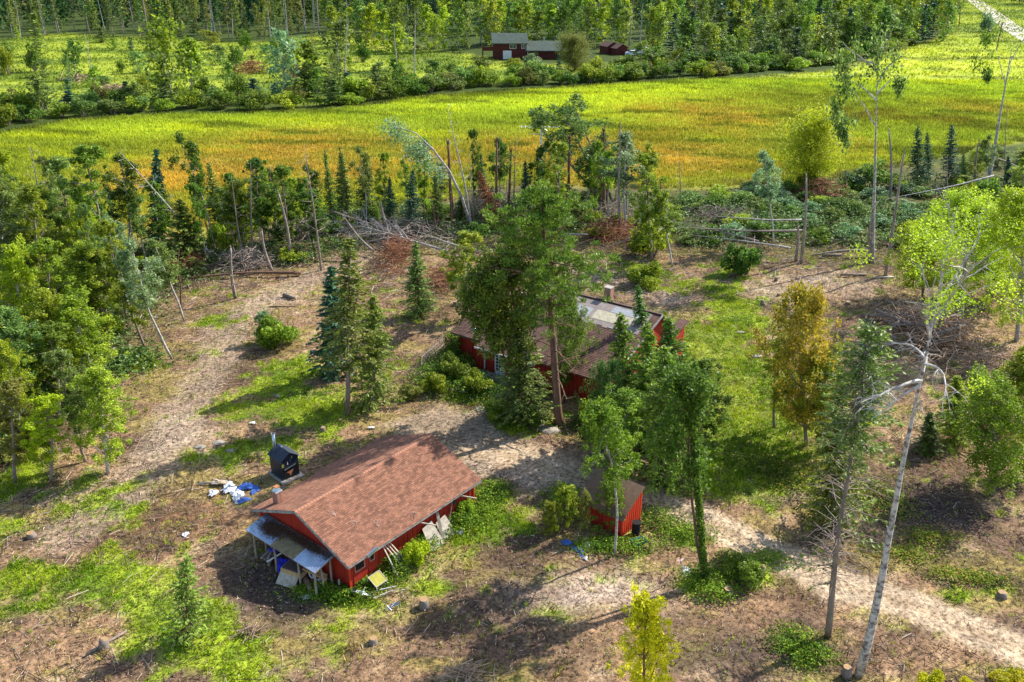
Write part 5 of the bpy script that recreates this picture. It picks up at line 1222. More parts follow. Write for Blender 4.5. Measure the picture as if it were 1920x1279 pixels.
# side wall towards the driveway with two openings
fw = MB(); ops = [(-5.15, -4.45, 1.15, 1.85), (-3.95, -3.65, 1.25, 1.75)]; xs_ = -wx
for (a, b_, z0, z1) in ops:
    fw.box(xs_, a, -wy, -wy + t, 0, wt); fw.box(a, b_, -wy, -wy + t, 0, z0); fw.box(a, b_, -wy, -wy + t, z1, wt); xs_ = b_
fw.box(xs_, wx, -wy, -wy + t, 0, wt); part('wall', fw, redm, gar)
for i, (a, b_, z0, z1) in enumerate(ops):
    f = MB(); f.box(a + .03, b_ - .03, -wy + .06, -wy + .09, z0 + .03, z1 - .03); o = part('window', f, blackm, gar)
    f = MB(); f.box(a - .05, b_ + .05, -wy - .03, -wy + .02, z0 - .06, z0 - .002); f.box(a - .05, a - .002, -wy - .03, -wy + .02, z0, z1); f.box(b_ + .002, b_ + .05, -wy - .03, -wy + .02, z0, z1); part('frame', f, greyw, o)
# battens, each a piece
bm_ = MB(); bm_.box(-.022, .022, -.03, 0, 0, wt - .06); bme = bm_.mesh('batten', (redm,))
x = -wx + .3
while x < wx - .1:
    if not any(a - .06 < x < b_ + .06 for a, b_, _, _ in ops):
        o = link('batten', bme, gar); o.location = (x, -wy, 0)
    o = link('batten', bme, gar); o.location = (x, wy, 0); o.rotation_euler = (0, 0, PI)
    x += .42
bm2 = MB(); bm2.box(-.03, 0, -.022, .022, 0, 2.0); bme2 = bm2.mesh('batten', (redm,))
for k in range(9):
    if -wy + .5 + k * .9 < wy: o = link('batten', bme2, gar); o.location = (-wx, -wy + .5 + k * .9, 0)
cb_ = MB(); cb_.box(-.05, .05, -.05, .05, 0, wt - .02); cbm = cb_.mesh('corner_board', (redsunlit,))
for sx_, sy_ in ((-1, -1), (1, -1), (-1, 1), (1, 1)): o = link('corner_board', cbm, gar); o.location = (sx_ * (wx + .01), sy_ * (wy + .01), 0)
# roof
ex = .42
rf = slope_sheet((-LX, -WY, HE), (LX, -WY, HE), (LX, 0, HR), (-LX, 0, HR), .09); roof1 = part('roof', rf, fascia, gar)
rf = slope_sheet((LX, WY, HE), (-LX, WY, HE), (-LX, 0, HR), (LX, 0, HR), .09); roof2 = part('roof', rf, fascia, gar)
rf = slope_sheet((5.6, WY + ex, HE - ex * sl_), (-.5, WY + ex, HE - ex * sl_), (-.5, WY + .002, HE), (5.6, WY + .002, HE), .09); part('roof_extension', rf, fascia, gar)
SL = math.hypot(WY, HR - HE); upv = np.array([0, WY, HR - HE]) / SL
o = part('shingles', shingles((-LX - .02, -WY - .03, HE - .012), (1, 0, 0), upv, 38, 37, .317, (SL + .03) / 37, rg), shm, gar); o['kind'] = 'stuff'
o = part('shingles', shingles((LX + .02, WY + .0, HE), (-1, 0, 0), upv * [1, -1, 1], 38, 36, .317, SL / 36, rg), shm, gar); o['kind'] = 'stuff'
o = part('shingles', shingles((5.6, WY + ex, HE - ex * sl_), (-1, 0, 0), upv * [1, -1, 1], 19, 3, .32, ex / 3 * 1.08, rg), shm, gar); o['kind'] = 'stuff'
cap = MB(); k_ = .15
cap.add([(-.16, -k_, -k_ * sl_ + .03), (.16, -k_, -k_ * sl_ + .012), (.16, 0, .035), (-.16, 0, .055), (.16, k_, -k_ * sl_ + .012), (-.16, k_, -k_ * sl_ + .03), (-.16, -k_, -k_ * sl_ - .0), (-.16, 0, .02), (-.16, k_, -k_ * sl_)], [(0, 1, 2, 3), (3, 2, 4, 5), (6, 0, 3, 7), (7, 3, 5, 8)], v=.9)
capm = simple('ridge_shingle', (.33, .155, .095), (.22, .105, .065), 2, .95)
cme = cap.mesh('ridge_shingle', (capm,))
x = -LX + .1
while x < LX: o = link('ridge_shingle', cme, gar); o.location = (x, 0, HR + .012); x += .24
for s in (-1, 1):       # rake boards on both gables
    for xg in (-LX - .035, LX + .005):
        b = MB(); P = [(xg, s * (WY + .01), HE - .20), (xg + .03, s * (WY + .01), HE - .20), (xg + .03, s * .0, HR - .20), (xg, 0, HR - .20), (xg, s * (WY + .01), HE + .0), (xg + .03, s * (WY + .01), HE), (xg + .03, 0, HR), (xg, 0, HR)]
        b.add(P, [(0, 1, 2, 3), (4, 5, 6, 7), (0, 1, 5, 4), (1, 2, 6, 5), (2, 3, 7, 6), (3, 0, 4, 7)]); part('rake_board', b, fascia, gar)
b = MB(); b.box(-LX, LX, -WY - .03, -WY - .002, HE - .17, HE - .02); part('gutter_board', b, fascia, gar)
b = MB(); b.beam((-4.55, -WY - .05, HE - .10), (-3.75, -WY - .08, HE + .10), .10, .22); part('bent_flashing', b, metal, gar)
# chimney of bricks
ch = MB(); cz0, cz1 = gz(3.1) - .1, gz(3.1) + .85; ch.box(-5.2, -4.75, 2.88, 3.33, cz0, cz1); chim = part('chimney', ch, mortar, gar)
bk = MB(); bk.box(-.095, .095, -.012, .012, -.03, .03); bkm = bk.mesh('brick', (brickm,))
for j in range(12):
    z = cz0 + .05 + j * .076
    for i in range(2):
        for (X_, Y_, a_) in ((-4.975, 2.872, 0), (-4.975, 3.338, 0), (-5.208, 3.105, 1), (-4.742, 3.105, 1)):
            d_ = (i - .5) * .215 + (j % 2) * .03; o = link('brick', bkm, chim); o.location = (X_ + (0 if a_ else d_), Y_ + (d_ if a_ else 0), z); o.rotation_euler = (0, 0, PI / 2 * a_)
b = MB(); b.box(-5.24, -4.71, 2.84, 3.37, cz1, cz1 + .06); part('cap', b, mortar, chim)
b = MB(); P = [(-5.2, 2.9, cz1 + .06), (-4.76, 2.9, cz1 + .06), (-4.76, 3.32, cz1 + .06), (-5.2, 3.32, cz1 + .06), (-5.08, 3.0, cz1 + .3), (-4.88, 3.0, cz1 + .3), (-4.88, 3.2, cz1 + .3), (-5.08, 3.2, cz1 + .3)]
b.add(P, [(0, 1, 5, 4), (1, 2, 6, 5), (2, 3, 7, 6), (3, 0, 4, 7), (4, 5, 6, 7)]); part('hood', b, metal, chim)
b = MB(); b.box(-5.14, -4.82, 2.96, 3.26, cz1 + .33, cz1 + .38); b.box(-5.0, -4.96, 3.08, 3.12, cz1 + .3, cz1 + .33); part('hood_lid', b, simple('rusty_iron', (.55, .22, .08), (.28, .10, .05), 6, .8), chim)
# awning
AZ0, AZ1, AX = 2.28, 1.90, -7.35
def awn(y0, y1, mat, name, xo=AX, k=1, lift=0.0):
    b = MB(); n = int((y1 - y0) / .09); P = []; Q_ = []
    for i in range(n + 1):
        y = y0 + (y1 - y0) * i / n; zz = .012 * (1 if i % 2 else -1) + lift
        P += [(-5.75, y, AZ0 + zz), (xo, y, AZ1 + zz + (-5.75 - xo) * 0)]
    for i in range(n): Q_.append((2 * i, 2 * i + 1, 2 * i + 3, 2 * i + 2))
    b.add(P, Q_); return part(name, b, mat, gar)
awn(-3.15, -1.2, metal, 'roof_sheet'); awn(-1.25, .95, metal, 'roof_sheet', lift=-.03); awn(.9, 3.5, metal, 'roof_sheet')
b = MB(); n = 22
P = []; Q_ = []
for i in range(n + 1):
    y = -1.2 + 2.2 * i / n; f0, f1 = .38, 1.0; zz = .02 + .014 * (1 if i % 2 else -1); P += [(-5.75 + (AX + 5.75) * f0, y, AZ0 + (AZ1 - AZ0) * f0 + zz), (AX - .02, y, AZ1 + zz)]
for i in range(n): Q_.append((2 * i, 2 * i + 1, 2 * i + 3, 2 * i + 2))
b.add(P, Q_); part('roof_sheet', b, oldsheet, gar, label='brown old roof sheet in the middle of the awning')
for (y, z0, xx, top) in [(2.75, 0, -7.28, AZ1), (.72, 0, -7.28, AZ1), (-1.6, 0, -7.28, AZ1), (-3.05, 0, -7.25, AZ1), (-3.05, 0, -6.75, AZ1 + .1), (-3.05, 0, -6.05, AZ0 - .1), (2.9, 0, -6.4, AZ1 + .2)]:
    b = MB(); b.tube([(xx, y, -.1), (xx + rg.normal() * .03, y + .02, 1), (xx + rg.normal() * .03, y + .04, top - .02)], [.075, .07, .06], 7); part('post', b, greyw, gar)
b = MB(); b.beam((AX + .08, -3.15, AZ1 - .07), (AX + .08, 3.5, AZ1 - .07), .07, .1); part('beam', b, greyw, gar)
for y in (-3.1, 0, 3.4): b = MB(); b.beam((AX + .06, y, AZ1 - .07), (-5.66, y, AZ0 - .08), .06, .08); part('rafter', b, greyw, gar)
# needle litter lying on the awning
nl = MB(); q = rg.normal(size=(9000, 2)); c0 = np.where(rg.uniform(0, 1, (9000, 1)) < .45, np.array([[.42, 2.3]]), np.array([[.30, .1]])); ff = np.where(c0[:, :1] > .4, c0[:, :1] + q[:, :1] * .16, .22 + q[:, :1] * .09); yy = np.where(c0[:, :1] > .4, 1.9 + q[:, 1:] * .55, -.6 + q[:, 1:] * 1.1)
ff = np.clip(ff, .03, .97); yy = np.clip(yy, -3, 3.4); Pn = np.concatenate([-5.75 + (AX + 5.75) * ff, yy, AZ0 + (AZ1 - AZ0) * ff + .03 + rg.uniform(0, .05, (9000, 1))], 1)
ax_ = rg.normal(size=(9000, 3)) * [1, 1, .12]; nl.leaves(Pn, .16, .022, rg, 0, ax_)
o = thing('needle_litter', nl, litter, 'brown pine needle litter lying on the metal awning', 'leaf litter', GC, TH); o['kind'] = 'stuff'
def gthing(name, mb, mat, label, cat, group=None, smooth=False): return thing(name, mb, mat, label, cat, GC, TH, group, smooth)
def crumple(cx, cy, z0, w, d, h, seed, n=14):
    n = int(n * 1.6)
    """crumpled cloth or sheet heap"""
    r = np.random.default_rng(seed); gx, gy = np.meshgrid(np.linspace(-1, 1, n), np.linspace(-1, 1, n)); rr = np.sqrt(gx ** 2 + gy ** 2)
    z = z0 + h * np.clip(1 - rr ** 1.6 * .8, 0, 1) * (.35 + .65 * vnoise(gx * 1.0 + 9, gy + 9, .28, seed)) * r.uniform(.75, 1, (n, n)); X_ = cx + gx * w / 2 + r.normal(size=(n, n)) * w * .025 + w * .12 * np.sin(gy * 4 + seed); Y_ = cy + gy * d / 2 + r.normal(size=(n, n)) * d * .025 + d * .15 * np.sin(gx * 3 + seed * 2)
    b = MB(); I_ = np.arange(n * n).reshape(n, n); Q_ = np.stack([I_[:-1, :-1], I_[:-1, 1:], I_[1:, 1:], I_[1:, :-1]], -1).reshape(-1, 4)
    Q_ = Q_[(rr[:-1, :-1].ravel() < 1.05 + r.uniform(-.2, .2, (n - 1) ** 2))]; b.add(np.stack([X_, Y_, z], -1).reshape(-1, 3), Q_, v=r.uniform(.2, .9, len(Q_))); return b
gthing('tarp', crumple(-6.85, .25, .35, 1.2, 1.5, .75, 4), blue, 'crumpled bright blue tarp stored under the awning', 'tarp')
gthing('bag', crumple(-6.6, 1.9, .5, .5, .5, .6, 5, 9), blue, 'small blue bag hanging near the far awning post', 'bag')
# box like cushion or crate
b = MB(); R_ = Rz(.25); b.box(-.45, .45, -.75, .75, 0, .34, R=R_, o=(-6.95, -.75, .55)); cr_ = gthing('crate', b, tanw, 'long tan box under the middle of the awning', 'box')
b = MB(); b.box(-.4, .4, -.7, .7, 0, .02, R=R_, o=(-6.95, -.75, .895)); part('lid', b, simple('dark_lid', (.14, .10, .09), None, 4), cr_)
b = MB(); b.box(-.02, .02, -.7, .65, -.42, .42, R=Rz(.25) @ np.array([[math.cos(.8), 0, math.sin(.8)], [0, 1, 0], [-math.sin(.8), 0, math.cos(.8)]]), o=(-7.62, -.75, .36)); gthing('board', b, palew, 'tan board tipped against the long tan box', 'board')
for i in range(9):
    b = MB(); a = rg.uniform(-.3, .5); z = .08 + (i % 5) * .13; b.beam((-7.3 + rg.normal() * .15, 1.5 + (i // 5) * .5, z), (-6.2 + rg.normal() * .1, 2.1 + (i // 5) * .3 + a * .5, z + .05), .16, .08, v=rg.uniform(.2, 1)); gthing('plank', b, greyw, 'weathered plank in the stack under the far side of the awning', 'plank', 'planks stacked under the awning')
for i in range(7):
    b = MB(); z = .06 + (i % 4) * .14; b.beam((-7.35 + (i // 4) * .3, -2.5 + rg.normal() * .06, z), (-6.9 + (i // 4) * .5, -1.6 + rg.normal() * .1, z), .22, .12, v=rg.uniform(.2, 1)); gthing('timber', b, simple('old_timber', (.34, .22, .15), (.16, .10, .07), 4) if i == 0 else bpy.data.materials['old_timber'], 'brown timber offcut in the pile under the nearer side of the awning', 'timber', 'timber offcuts under the awning')
b = MB(); b.beam((-7.5, 1.35, .55), (-6.7, .9, .95), .14, .02); gthing('gutter_piece', b, whitep, 'white slat leaning out between the awning posts', 'slat')
b = MB(); b.beam((-7.2, -1.9, 1.55), (-6.4, -3.0, .75), .25, .05); b.beam((-6.9, -1.7, 1.5), (-6.2, -2.8, .8), .2, .05); gthing('boards', b, tanw, 'pair of tan boards slanting behind the nearer awning posts', 'boards')
b = MB(); a_ = np.linspace(0, 2 * PI, 16); b.tube(np.stack([-6.7 + a_ * 0, -1.95 + .2 * np.cos(a_), .75 + .2 * np.sin(a_)], 1), .05, 6); gthing('hose_reel', b, whitecl, 'pale round reel on the timber offcuts', 'reel')
gthing('sheet', crumple(-6.7, -2.6, .2, .9, .8, .55, 7), whitecl, 'pale crumpled sheet behind the corner awning posts', 'sheet')
gthing('sheet', crumple(-7.6, -2.55, .02, .8, .5, .22, 8, 10), whitep, 'white scraps on the ground before the corner awning posts', 'scraps')
b = MB(); b.tube([(-5.95, -3.55, 0), (-5.93, -3.55, .75)], .07, 7); gthing('post_stub', b, greyw, 'short wooden post standing at the red gable wall', 'post')
b = MB(); b.tube([(-7.9, 3.2, 0), (-7.3, 3.1, 1.3)], .03, 5); b.tube([(-7.7, 3.5, 0), (-7.4, 2.9, 1.1)], .03, 5); gthing('sticks', b, greyw, 'two thin sticks leaning on the far awning post', 'sticks')
# things along the side wall
def leaner(x0, y0, x1, y1, z1, w, h, mat, name, label, cat, group=None):
    b = MB(); b.beam((x0, y0, 0), (x1, y1, z1), w, h, v=rg.uniform(.3, 1)); return gthing(name, b, mat, label, cat, group)
for x0, x1 in ((-2.9, -3.0), (-2.2, -2.9), (-1.95, -2.7), (-1.7, -2.5)):
    leaner(x0, -5.5, x1, -4.25, 2.0, .07, .05, palew, 'pole', 'pale pole leaning against the garage wall under the eave', 'pole', 'poles leaning on the garage wall')
leaner(-3.05, -5.05, -2.2, -4.9, 1.0, .06, .05, palew, 'cross_brace', 'short brace lying across the leaning poles', 'brace')
for k, (x_, z_) in enumerate(((0.2, 1.95), (4.1, 1.95))):
    b = MB(); b.beam((x_ - .2, -4.25, z_), (x_ + .5, -5.35, z_ - .15), .07, .07); gthing('bracket_pole', b, palew, ('pale rod sticking out under the middle of the eave', 'pale rod sticking out under the far end of the eave')[k], 'rod')
def slab(x0, x1, y0, z1, th, seed, name, label):
    r = np.random.default_rng(seed); b = MB(); P = [(x0, y0, .0), (x1, y0 - .1, .0), (x1 - .1, -4.3, z1), (x0 + .2 + r.uniform(0, .1), -4.3, z1 * .85)]; P = np.array(P); n_ = np.array([0, -.04, .03]); b.add(np.vstack([P, P + n_]), [(0, 1, 2, 3), (7, 6, 5, 4), (0, 4, 5, 1), (1, 5, 6, 2), (2, 6, 7, 3), (3, 7, 4, 0)]); gthing(name, b, palew, label, 'panel')
slab(.2, 1.4, -5.3, 1.35, .03, 1, 'panel', 'whitish broken panel leaning on the garage side wall'); slab(1.5, 2.7, -5.15, 1.1, .03, 2, 'panel', 'speckled panel leaning next to the whitish broken one')
leaner(1.3, -5.4, 1.9, -4.3, 1.7, .2, .04, greyw, 'board', 'grey board leaning over the two pale panels', 'board')
leaner(2.2, -4.9, 3.4, -4.3, 1.8, .05, .04, greyw, 'stick', 'thin stick leaning below the far eave rod', 'stick')
b = MB(); b.box(-.14, .14, -.06, .06, 0, .26, o=(3.55, -4.30, 1.45)); gthing('meter_box', b, steelb, 'small dark box mounted on the far part of the garage wall', 'box')
gthing('sheet', crumple(2.9, -5.4, .05, .8, .5, .35, 9, 9), whitecl, 'small white rag in the bushes by the garage wall', 'rag')
# square cushioned chair back
ch_ = empty('chair', 'olive-yellow square panel with a pale frame dumped by the garage corner', 'chair', at(708, 1098), TH)
Rt = np.array([[1, 0, 0], [0, math.cos(.5), -math.sin(.5)], [0, math.sin(.5), math.cos(.5)]])
b = MB(); b.box(-.42, .42, -.36, .36, .0, .10, R=Rt, o=(0, 0, .45)); part('cushion', b, yel, ch_)
b = MB()
for (u0, v0, u1, v1) in ((-.45, -.39, .45, -.39), (.45, -.39, .45, .39), (.45, .39, -.45, .39), (-.45, .39, -.45, -.39)): b.beam(Rt @ np.array([u0, v0, .1]) + [0, 0, .45], Rt @ np.array([u1, v1, .1]) + [0, 0, .45], .04)
part('frame', b, palew, ch_)
for sx_ in (-.4, .4): b = MB(); b.beam((sx_, -.35, .3), (sx_ * 1.1, -.5, 0), .035); part('leg', b, whitep, ch_)
for sx_ in (-.4, .4): b = MB(); b.beam((sx_, .35, .6), (sx_ * 1.1, .5, 0), .035); part('leg', b, whitep, ch_)
# bicycle lying against the corner
bc = empty('bicycle', 'white bicycle frame with wheels tipped in the weeds at the garage corner', 'bicycle', at(677, 1118), TH - 1.1)
Rb = np.array([[1, 0, 0], [0, math.cos(.5), -math.sin(.5)], [0, math.sin(.5), math.cos(.5)]])
def wh(cx): a_ = np.linspace(0, 2 * PI, 20); return [Rb @ np.array([cx + .33 * math.cos(k), 0, .34 + .33 * math.sin(k)]) for k in a_]
for cx in (-.52, .52):
    b = MB(); b.tube(wh(cx), .02, 5, cap=False); w_ = part('wheel', b, simple('tyre', (.06, .06, .06), None, 5) if cx < 0 else bpy.data.materials['tyre'], bc)
    b = MB(); [b.tube([Rb @ np.array([cx, 0, .34]), Rb @ np.array([cx + .32 * math.cos(k), 0, .34 + .32 * math.sin(k)])], .006, 3, cap=False) for k in np.linspace(0, 2 * PI, 11)]; part('spokes', b, metal, w_)
b = MB(); F_ = {k: Rb @ np.array(v) for k, v in dict(r=(-.52, 0, .34), f=(.52, 0, .34), bb=(-.08, 0, .30), s=(-.2, 0, .82), h=(.36, 0, .85)).items()}
for p_, q_ in (('r', 'bb'), ('r', 's'), ('bb', 's'), ('s', 'h'), ('bb', 'h'), ('h', 'f')): b.tube([F_[p_], F_[q_]], .028, 6)
part('frame', b, whitep, bc)
b = MB(); b.tube([Rb @ np.array([.36, -.25, .95]), F_['h'], Rb @ np.array([.36, .25, .95])], .018, 5); part('handlebar', b, whitep, bc)
b = MB(); b.box(-.13, .1, -.06, .06, -.02, .03, R=Rb, o=F_['s'] + np.array([0, 0, .05])); part('saddle', b, blackm, bc)
b = MB(); b.tube([at(700, 1125) * [1, 1, 0] + [0, 0, .15], at(735, 1112) * [1, 1, 0] + [0, 0, .2], at(760, 1108) * [1, 1, 0] + [0, 0, .1]], .018, 5); b.tube([at(712, 1112) + [0, 0, .25], at(742, 1104) + [0, 0, .2]], .025, 5); thing('metal_tubes', b, whitep, 'bent pale tubes lying in the weeds beside the square panel', 'tubes')
b = MB(); r_ = np.random.default_rng(4)
for k in range(7): b.tube([at(725 + r_.uniform(-14, 10), 1140 + r_.uniform(-7, 7)) + [0, 0, .05], at(735 + r_.uniform(-14, 16), 1140 + r_.uniform(-7, 7)) + [0, 0, .25]], .02, 4)
thing('metal_scrap', b, metal, 'tangled metal scrap between the weeds and the orange-topped stump', 'scrap')
# twigs on the roof
for i, (x0, y0) in enumerate(((-2.6, -3.6), (-3.4, -2.6), (-4.2, -1.6), (.2, -4.1))):
    b = MB(); a = rg.uniform(0, PI)
    for k in range(3): e = np.array([x0, y0, gz(y0) + .05]); d_ = np.array([math.cos(a + k * .5), math.sin(a + k * .5), 0]) * .5; f = e + d_; f[2] = gz(f[1]) + .10; b.tube([e, (e + f) / 2 + [0, 0, .08], f], .014, 3, cap=False)
    gthing('twig', b, BARK['snag'], ('curled twig near the eave of the garage roof', 'twig midway up the near garage roof slope', 'small twig close to the garage ridge', 'forked twig hanging at the garage eave')[i], 'twig')

# ------------------------------------------------------------------ outdoor wood boiler
BO = np.array([-16.39, 54.72, 0]); BA = math.atan2(55.73 - 54.72, 1.02)
bo = empty('outdoor_boiler', 'small blue-black metal outdoor boiler hut with chimney pipe and graffiti door', 'boiler', BO, BA)   # x along the front face, y backwards
b = MB(); b.box(-.15, 1.6, -.35, 1.8, -.05, .14); part('slab', b, mortar, bo)
b = MB(); W_, D_, Hh, Hp = 1.42, 1.55, 1.75, 2.25
P = [(0, 0, .14), (W_, 0, .14), (W_, 0, Hh), (W_ / 2, 0, Hp), (0, 0, Hh)]; P2 = [(x, D_, z) for x, y, z in P]; b.add(P + P2, [(0, 5, 6, 1), (1, 6, 7, 2), (4, 9, 5, 0)], [(0, 1, 2), (0, 2, 4), (4, 2, 3), (5, 7, 6), (5, 9, 7), (9, 8, 7)]); part('body', b, steelb, bo)
for s in (0, 1):
    b = MB(); n = 17; x_e = -.12 if s == 0 else W_ + .12; ze = Hh - .06; zr = Hp + .02; Pq = []; Qq = []
    for i in range(n * 2 + 1): y = -.12 + (D_ + .24) * i / (n * 2); k = .028 if i % 2 else 0; Pq += [(x_e, y, ze + k), (W_ / 2, y, zr + k)]
    for i in range(n * 2): Qq.append((2 * i, 2 * i + 1, 2 * i + 3, 2 * i + 2) if s else (2 * i, 2 * i + 2, 2 * i + 3, 2 * i + 1))
    b.add(Pq, Qq); part('roof_panel', b, steelb, bo)
for i in range(7): b = MB(); b.box(-.018, 0, .12 + i * .21, .15 + i * .21, .16, Hh - .06); part('rib', b, steelb, bo)
b = MB(); b.box(.12, W_ - .12, -.035, -.002, .25, 1.15); dr_ = part('door', b, simple('black_steel', (.014, .016, .022), None, 4, .4), bo)
b = MB(); b.beam((.2, -.06, .98), (1.15, -.06, 1.14), .045, .03); part('handle_bar', b, metal, dr_)
b = MB(); b.add([(.35, -.04, .72), (.95, -.04, .80), (.78, -.04, .5), (.66, -.04, .32), (.55, -.04, .6)], T=[(0, 4, 1), (4, 2, 1), (4, 3, 2)]); part('rust_patch', b, bpy.data.materials['rusty_iron'], dr_)
for (x0, z0, w_, h_, m_, nm) in ((.05, 1.18, .17, .26, yel, 'sticker'), (.86, 1.66, .08, .20, yel, 'sticker'), (.42, 1.25, .22, .36, blackm, 'vent'), (.5, 1.3, .06, .26, whitecl, 'sticker'), (.72, 1.4, .05, .3, bluecl, 'sticker'), (1.1, 1.3, .1, .22, steelb, 'vent')):
    b = MB(); b.box(x0, x0 + w_, -.012 - (.006 if m_ is whitecl else 0), -.002, z0, z0 + h_); part(nm, b, m_, bo)
b = MB(); b.tube([(.35, 1.3, 1.9), (.35, 1.3, 3.35)], .11, 12); st_ = part('stack', b, metal, bo, True)
b = MB(); b.tube([(.35, 1.3, 3.28), (.35, 1.3, 3.40)], .135, 12, cap=False); part('collar', b, whitecl, st_); b = MB(); b.tube([(.35, 1.3, 3.36), (.35, 1.3, 3.375)], .10, 12); part('flue_opening', b, blackm, st_)
b = MB(); b.tube([(W_ / 2, .9, Hp), (W_ / 2, .9, Hp + .1)], .07, 8); part('vent_cap', b, metal, bo)

# heap of torn sheets beside the boiler
for i, (px, py, w, d, h, m, lab) in enumerate([(430, 915, 1.3, .9, .35, whitecl, 'torn white sheet at the far end of the debris heap'), (462, 915, 1.5, .8, .35, bluecl, 'torn blue tarp closest to the boiler in the debris heap'),
        (445, 930, 1.6, .9, .4, whitecl, 'big white crumpled sheet in the middle of the debris heap'), (455, 940, 1.0, .6, .3, bluecl, 'blue crumpled tarp at the lower end of the debris heap'), (410, 905, 1.2, .7, .3, simple('tan_rag', (.5, .40, .28), (.3, .2, .12), 5), 'tan rag at the straw side of the debris heap'),
        (478, 922, .8, .5, .2, bluecl, 'blue scrap pointing towards the garage chimney'), (400, 925, .8, .6, .2, whitecl, 'white scrap at the outer side of the debris heap'), (348, 1003, .5, .4, .12, whitecl, 'pale blue scrap alone on the brown straw'),
        (1063, 1020, .7, .5, .35, bluecl, 'blue bag in the litter near the small red shed'), (1085, 1035, 1.1, .5, .3, bluecl, 'torn blue and white bag beside the litter of the shed'), (1103, 1025, .7, .7, .4, whitecl, 'grey-white bag under the young trees by the shed'), (1098, 1048, .4, .3, .2, whitecl, 'small grey scrap below the torn bags'),
        (1285, 1070, 1.1, .7, .2, whitecl, 'whitish rags on the ground beside the vine-wrapped tree'), (1275, 1056, .9, .5, .15, simple('pink_rag', (.55, .42, .40), (.3, .2, .2), 5), 'pinkish rags above the whitish ones'), (696, 802, .5, .3, .1, whitep, 'white scrap in the grass behind the garage roof'), (474, 793, .5, .3, .08, whitep, 'white scrap in the grass beyond the boiler')]):
    c = at(px, py); thing('cloth', crumple(0, 0, .03, w, d, h, 50 + i, 11), m, lab, 'rag' if 'rag' in lab else 'debris', c, rg.uniform(0, 3))

# ------------------------------------------------------------------ small red shed
SA = rad(50); S0 = np.array([7.34, 48.72, 0]); sh = empty('shed', 'small bright red shed with a slanting curved-edge roof under young trees', 'shed', S0, SA)   # x along the tall end wall, y along the low front
Wd, Ln, z0, z1 = 2.3, 3.5, 1.3, 2.75
n = 8; prof = [(Wd * i / n, z0 + (z1 - z0) * (i / n) ** .8) for i in range(n + 1)]
b = MB(); V_ = [(x, 0, 0) for x, z in prof] + [(x, 0, z) for x, z in prof] + [(x, .06, 0) for x, z in prof] + [(x, .06, z) for x, z in prof]; k = n + 1
b.add(V_, [(i, i + 1, k + i + 1, k + i) for i in range(n)] + [(2 * k + i, 3 * k + i, 3 * k + i + 1, 2 * k + i + 1) for i in range(n)] + [(0, k, 3 * k, 2 * k), (n, 2 * k + n, 3 * k + n, k + n)]); part('wall', b, redsunlit, sh, label='tall sunlit red end wall')
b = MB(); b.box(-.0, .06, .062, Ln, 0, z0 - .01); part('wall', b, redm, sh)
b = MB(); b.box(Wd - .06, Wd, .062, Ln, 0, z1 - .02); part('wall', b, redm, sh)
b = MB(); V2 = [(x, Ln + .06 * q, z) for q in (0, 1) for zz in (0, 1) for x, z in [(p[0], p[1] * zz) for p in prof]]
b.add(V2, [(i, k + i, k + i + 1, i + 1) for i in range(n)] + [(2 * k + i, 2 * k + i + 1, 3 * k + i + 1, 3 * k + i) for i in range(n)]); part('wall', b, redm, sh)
for i in range(9): b = MB(); x = .12 + i * .25; zt = z0 + (z1 - z0) * (x / Wd) ** .8; b.box(x - .02, x + .02, -.02, -.001, 0, zt - .01); part('batten', b, redsunlit, sh)
for i in range(12): b = MB(); y = .15 + i * .28; b.box(-.02, -.001, y - .018, y + .018, 0, z0 - .03); part('batten', b, redm, sh)
b = MB(); V_ = []
for (y, dz) in ((-.12, .02), (Ln + .2, .02), (-.12, -.04), (Ln + .2, -.04)): V_ += [(x * 1.06 - .1, y, z + dz + .03) for x, z in prof]
b.add(V_, [(i, k + i, k + i + 1, i + 1) for i in range(n)] + [(2 * k + i, 2 * k + i + 1, 3 * k + i + 1, 3 * k + i) for i in range(n)] + [(i, i + 1, 2 * k + i + 1, 2 * k + i) for i in range(n)] + [(0, 2 * k, 3 * k, k)]); part('roof', b, simple('mossy_roof', (.22, .12, .085), (.10, .085, .04), 3), sh)
c = at(1192, 1000); b = MB(); b.tube([(0, 0, 0), (0, 0, .85)], [.28, .28], 14); b.tube([(0, 0, .85), (0, 0, .9)], [.3, .3], 14); thing('barrel', b, blackm, 'black barrel at the foot of the tall red shed wall', 'barrel', c)
wbw = empty('wheelbarrow', 'teal plastic wheelbarrow lying in weeds beside the black barrel', 'wheelbarrow', at(1196, 1022), .4)
b = MB(); b.add([(-.5, -.32, .35), (.5, -.32, .35), (.5, .32, .35), (-.5, .32, .35), (-.35, -.2, .1), (.3, -.2, .1), (.3, .2, .1), (-.35, .2, .1)], [(0, 4, 5, 1), (1, 5, 6, 2), (2, 6, 7, 3), (3, 7, 4, 0), (4, 7, 6, 5)]); part('tray', b, teal, wbw)
for s in (-1, 1): b = MB(); b.tube([(-.3, .18 * s, .12), (.9, .3 * s, .3)], .025, 5); part('handle', b, greyw, wbw)
b = MB(); a_ = np.linspace(0, 2 * PI, 12); b.tube(np.stack([-.6 + .16 * np.cos(a_), a_ * 0, .17 + .16 * np.sin(a_)], 1), .045, 6); part('wheel', b, bpy.data.materials['tyre'], wbw)

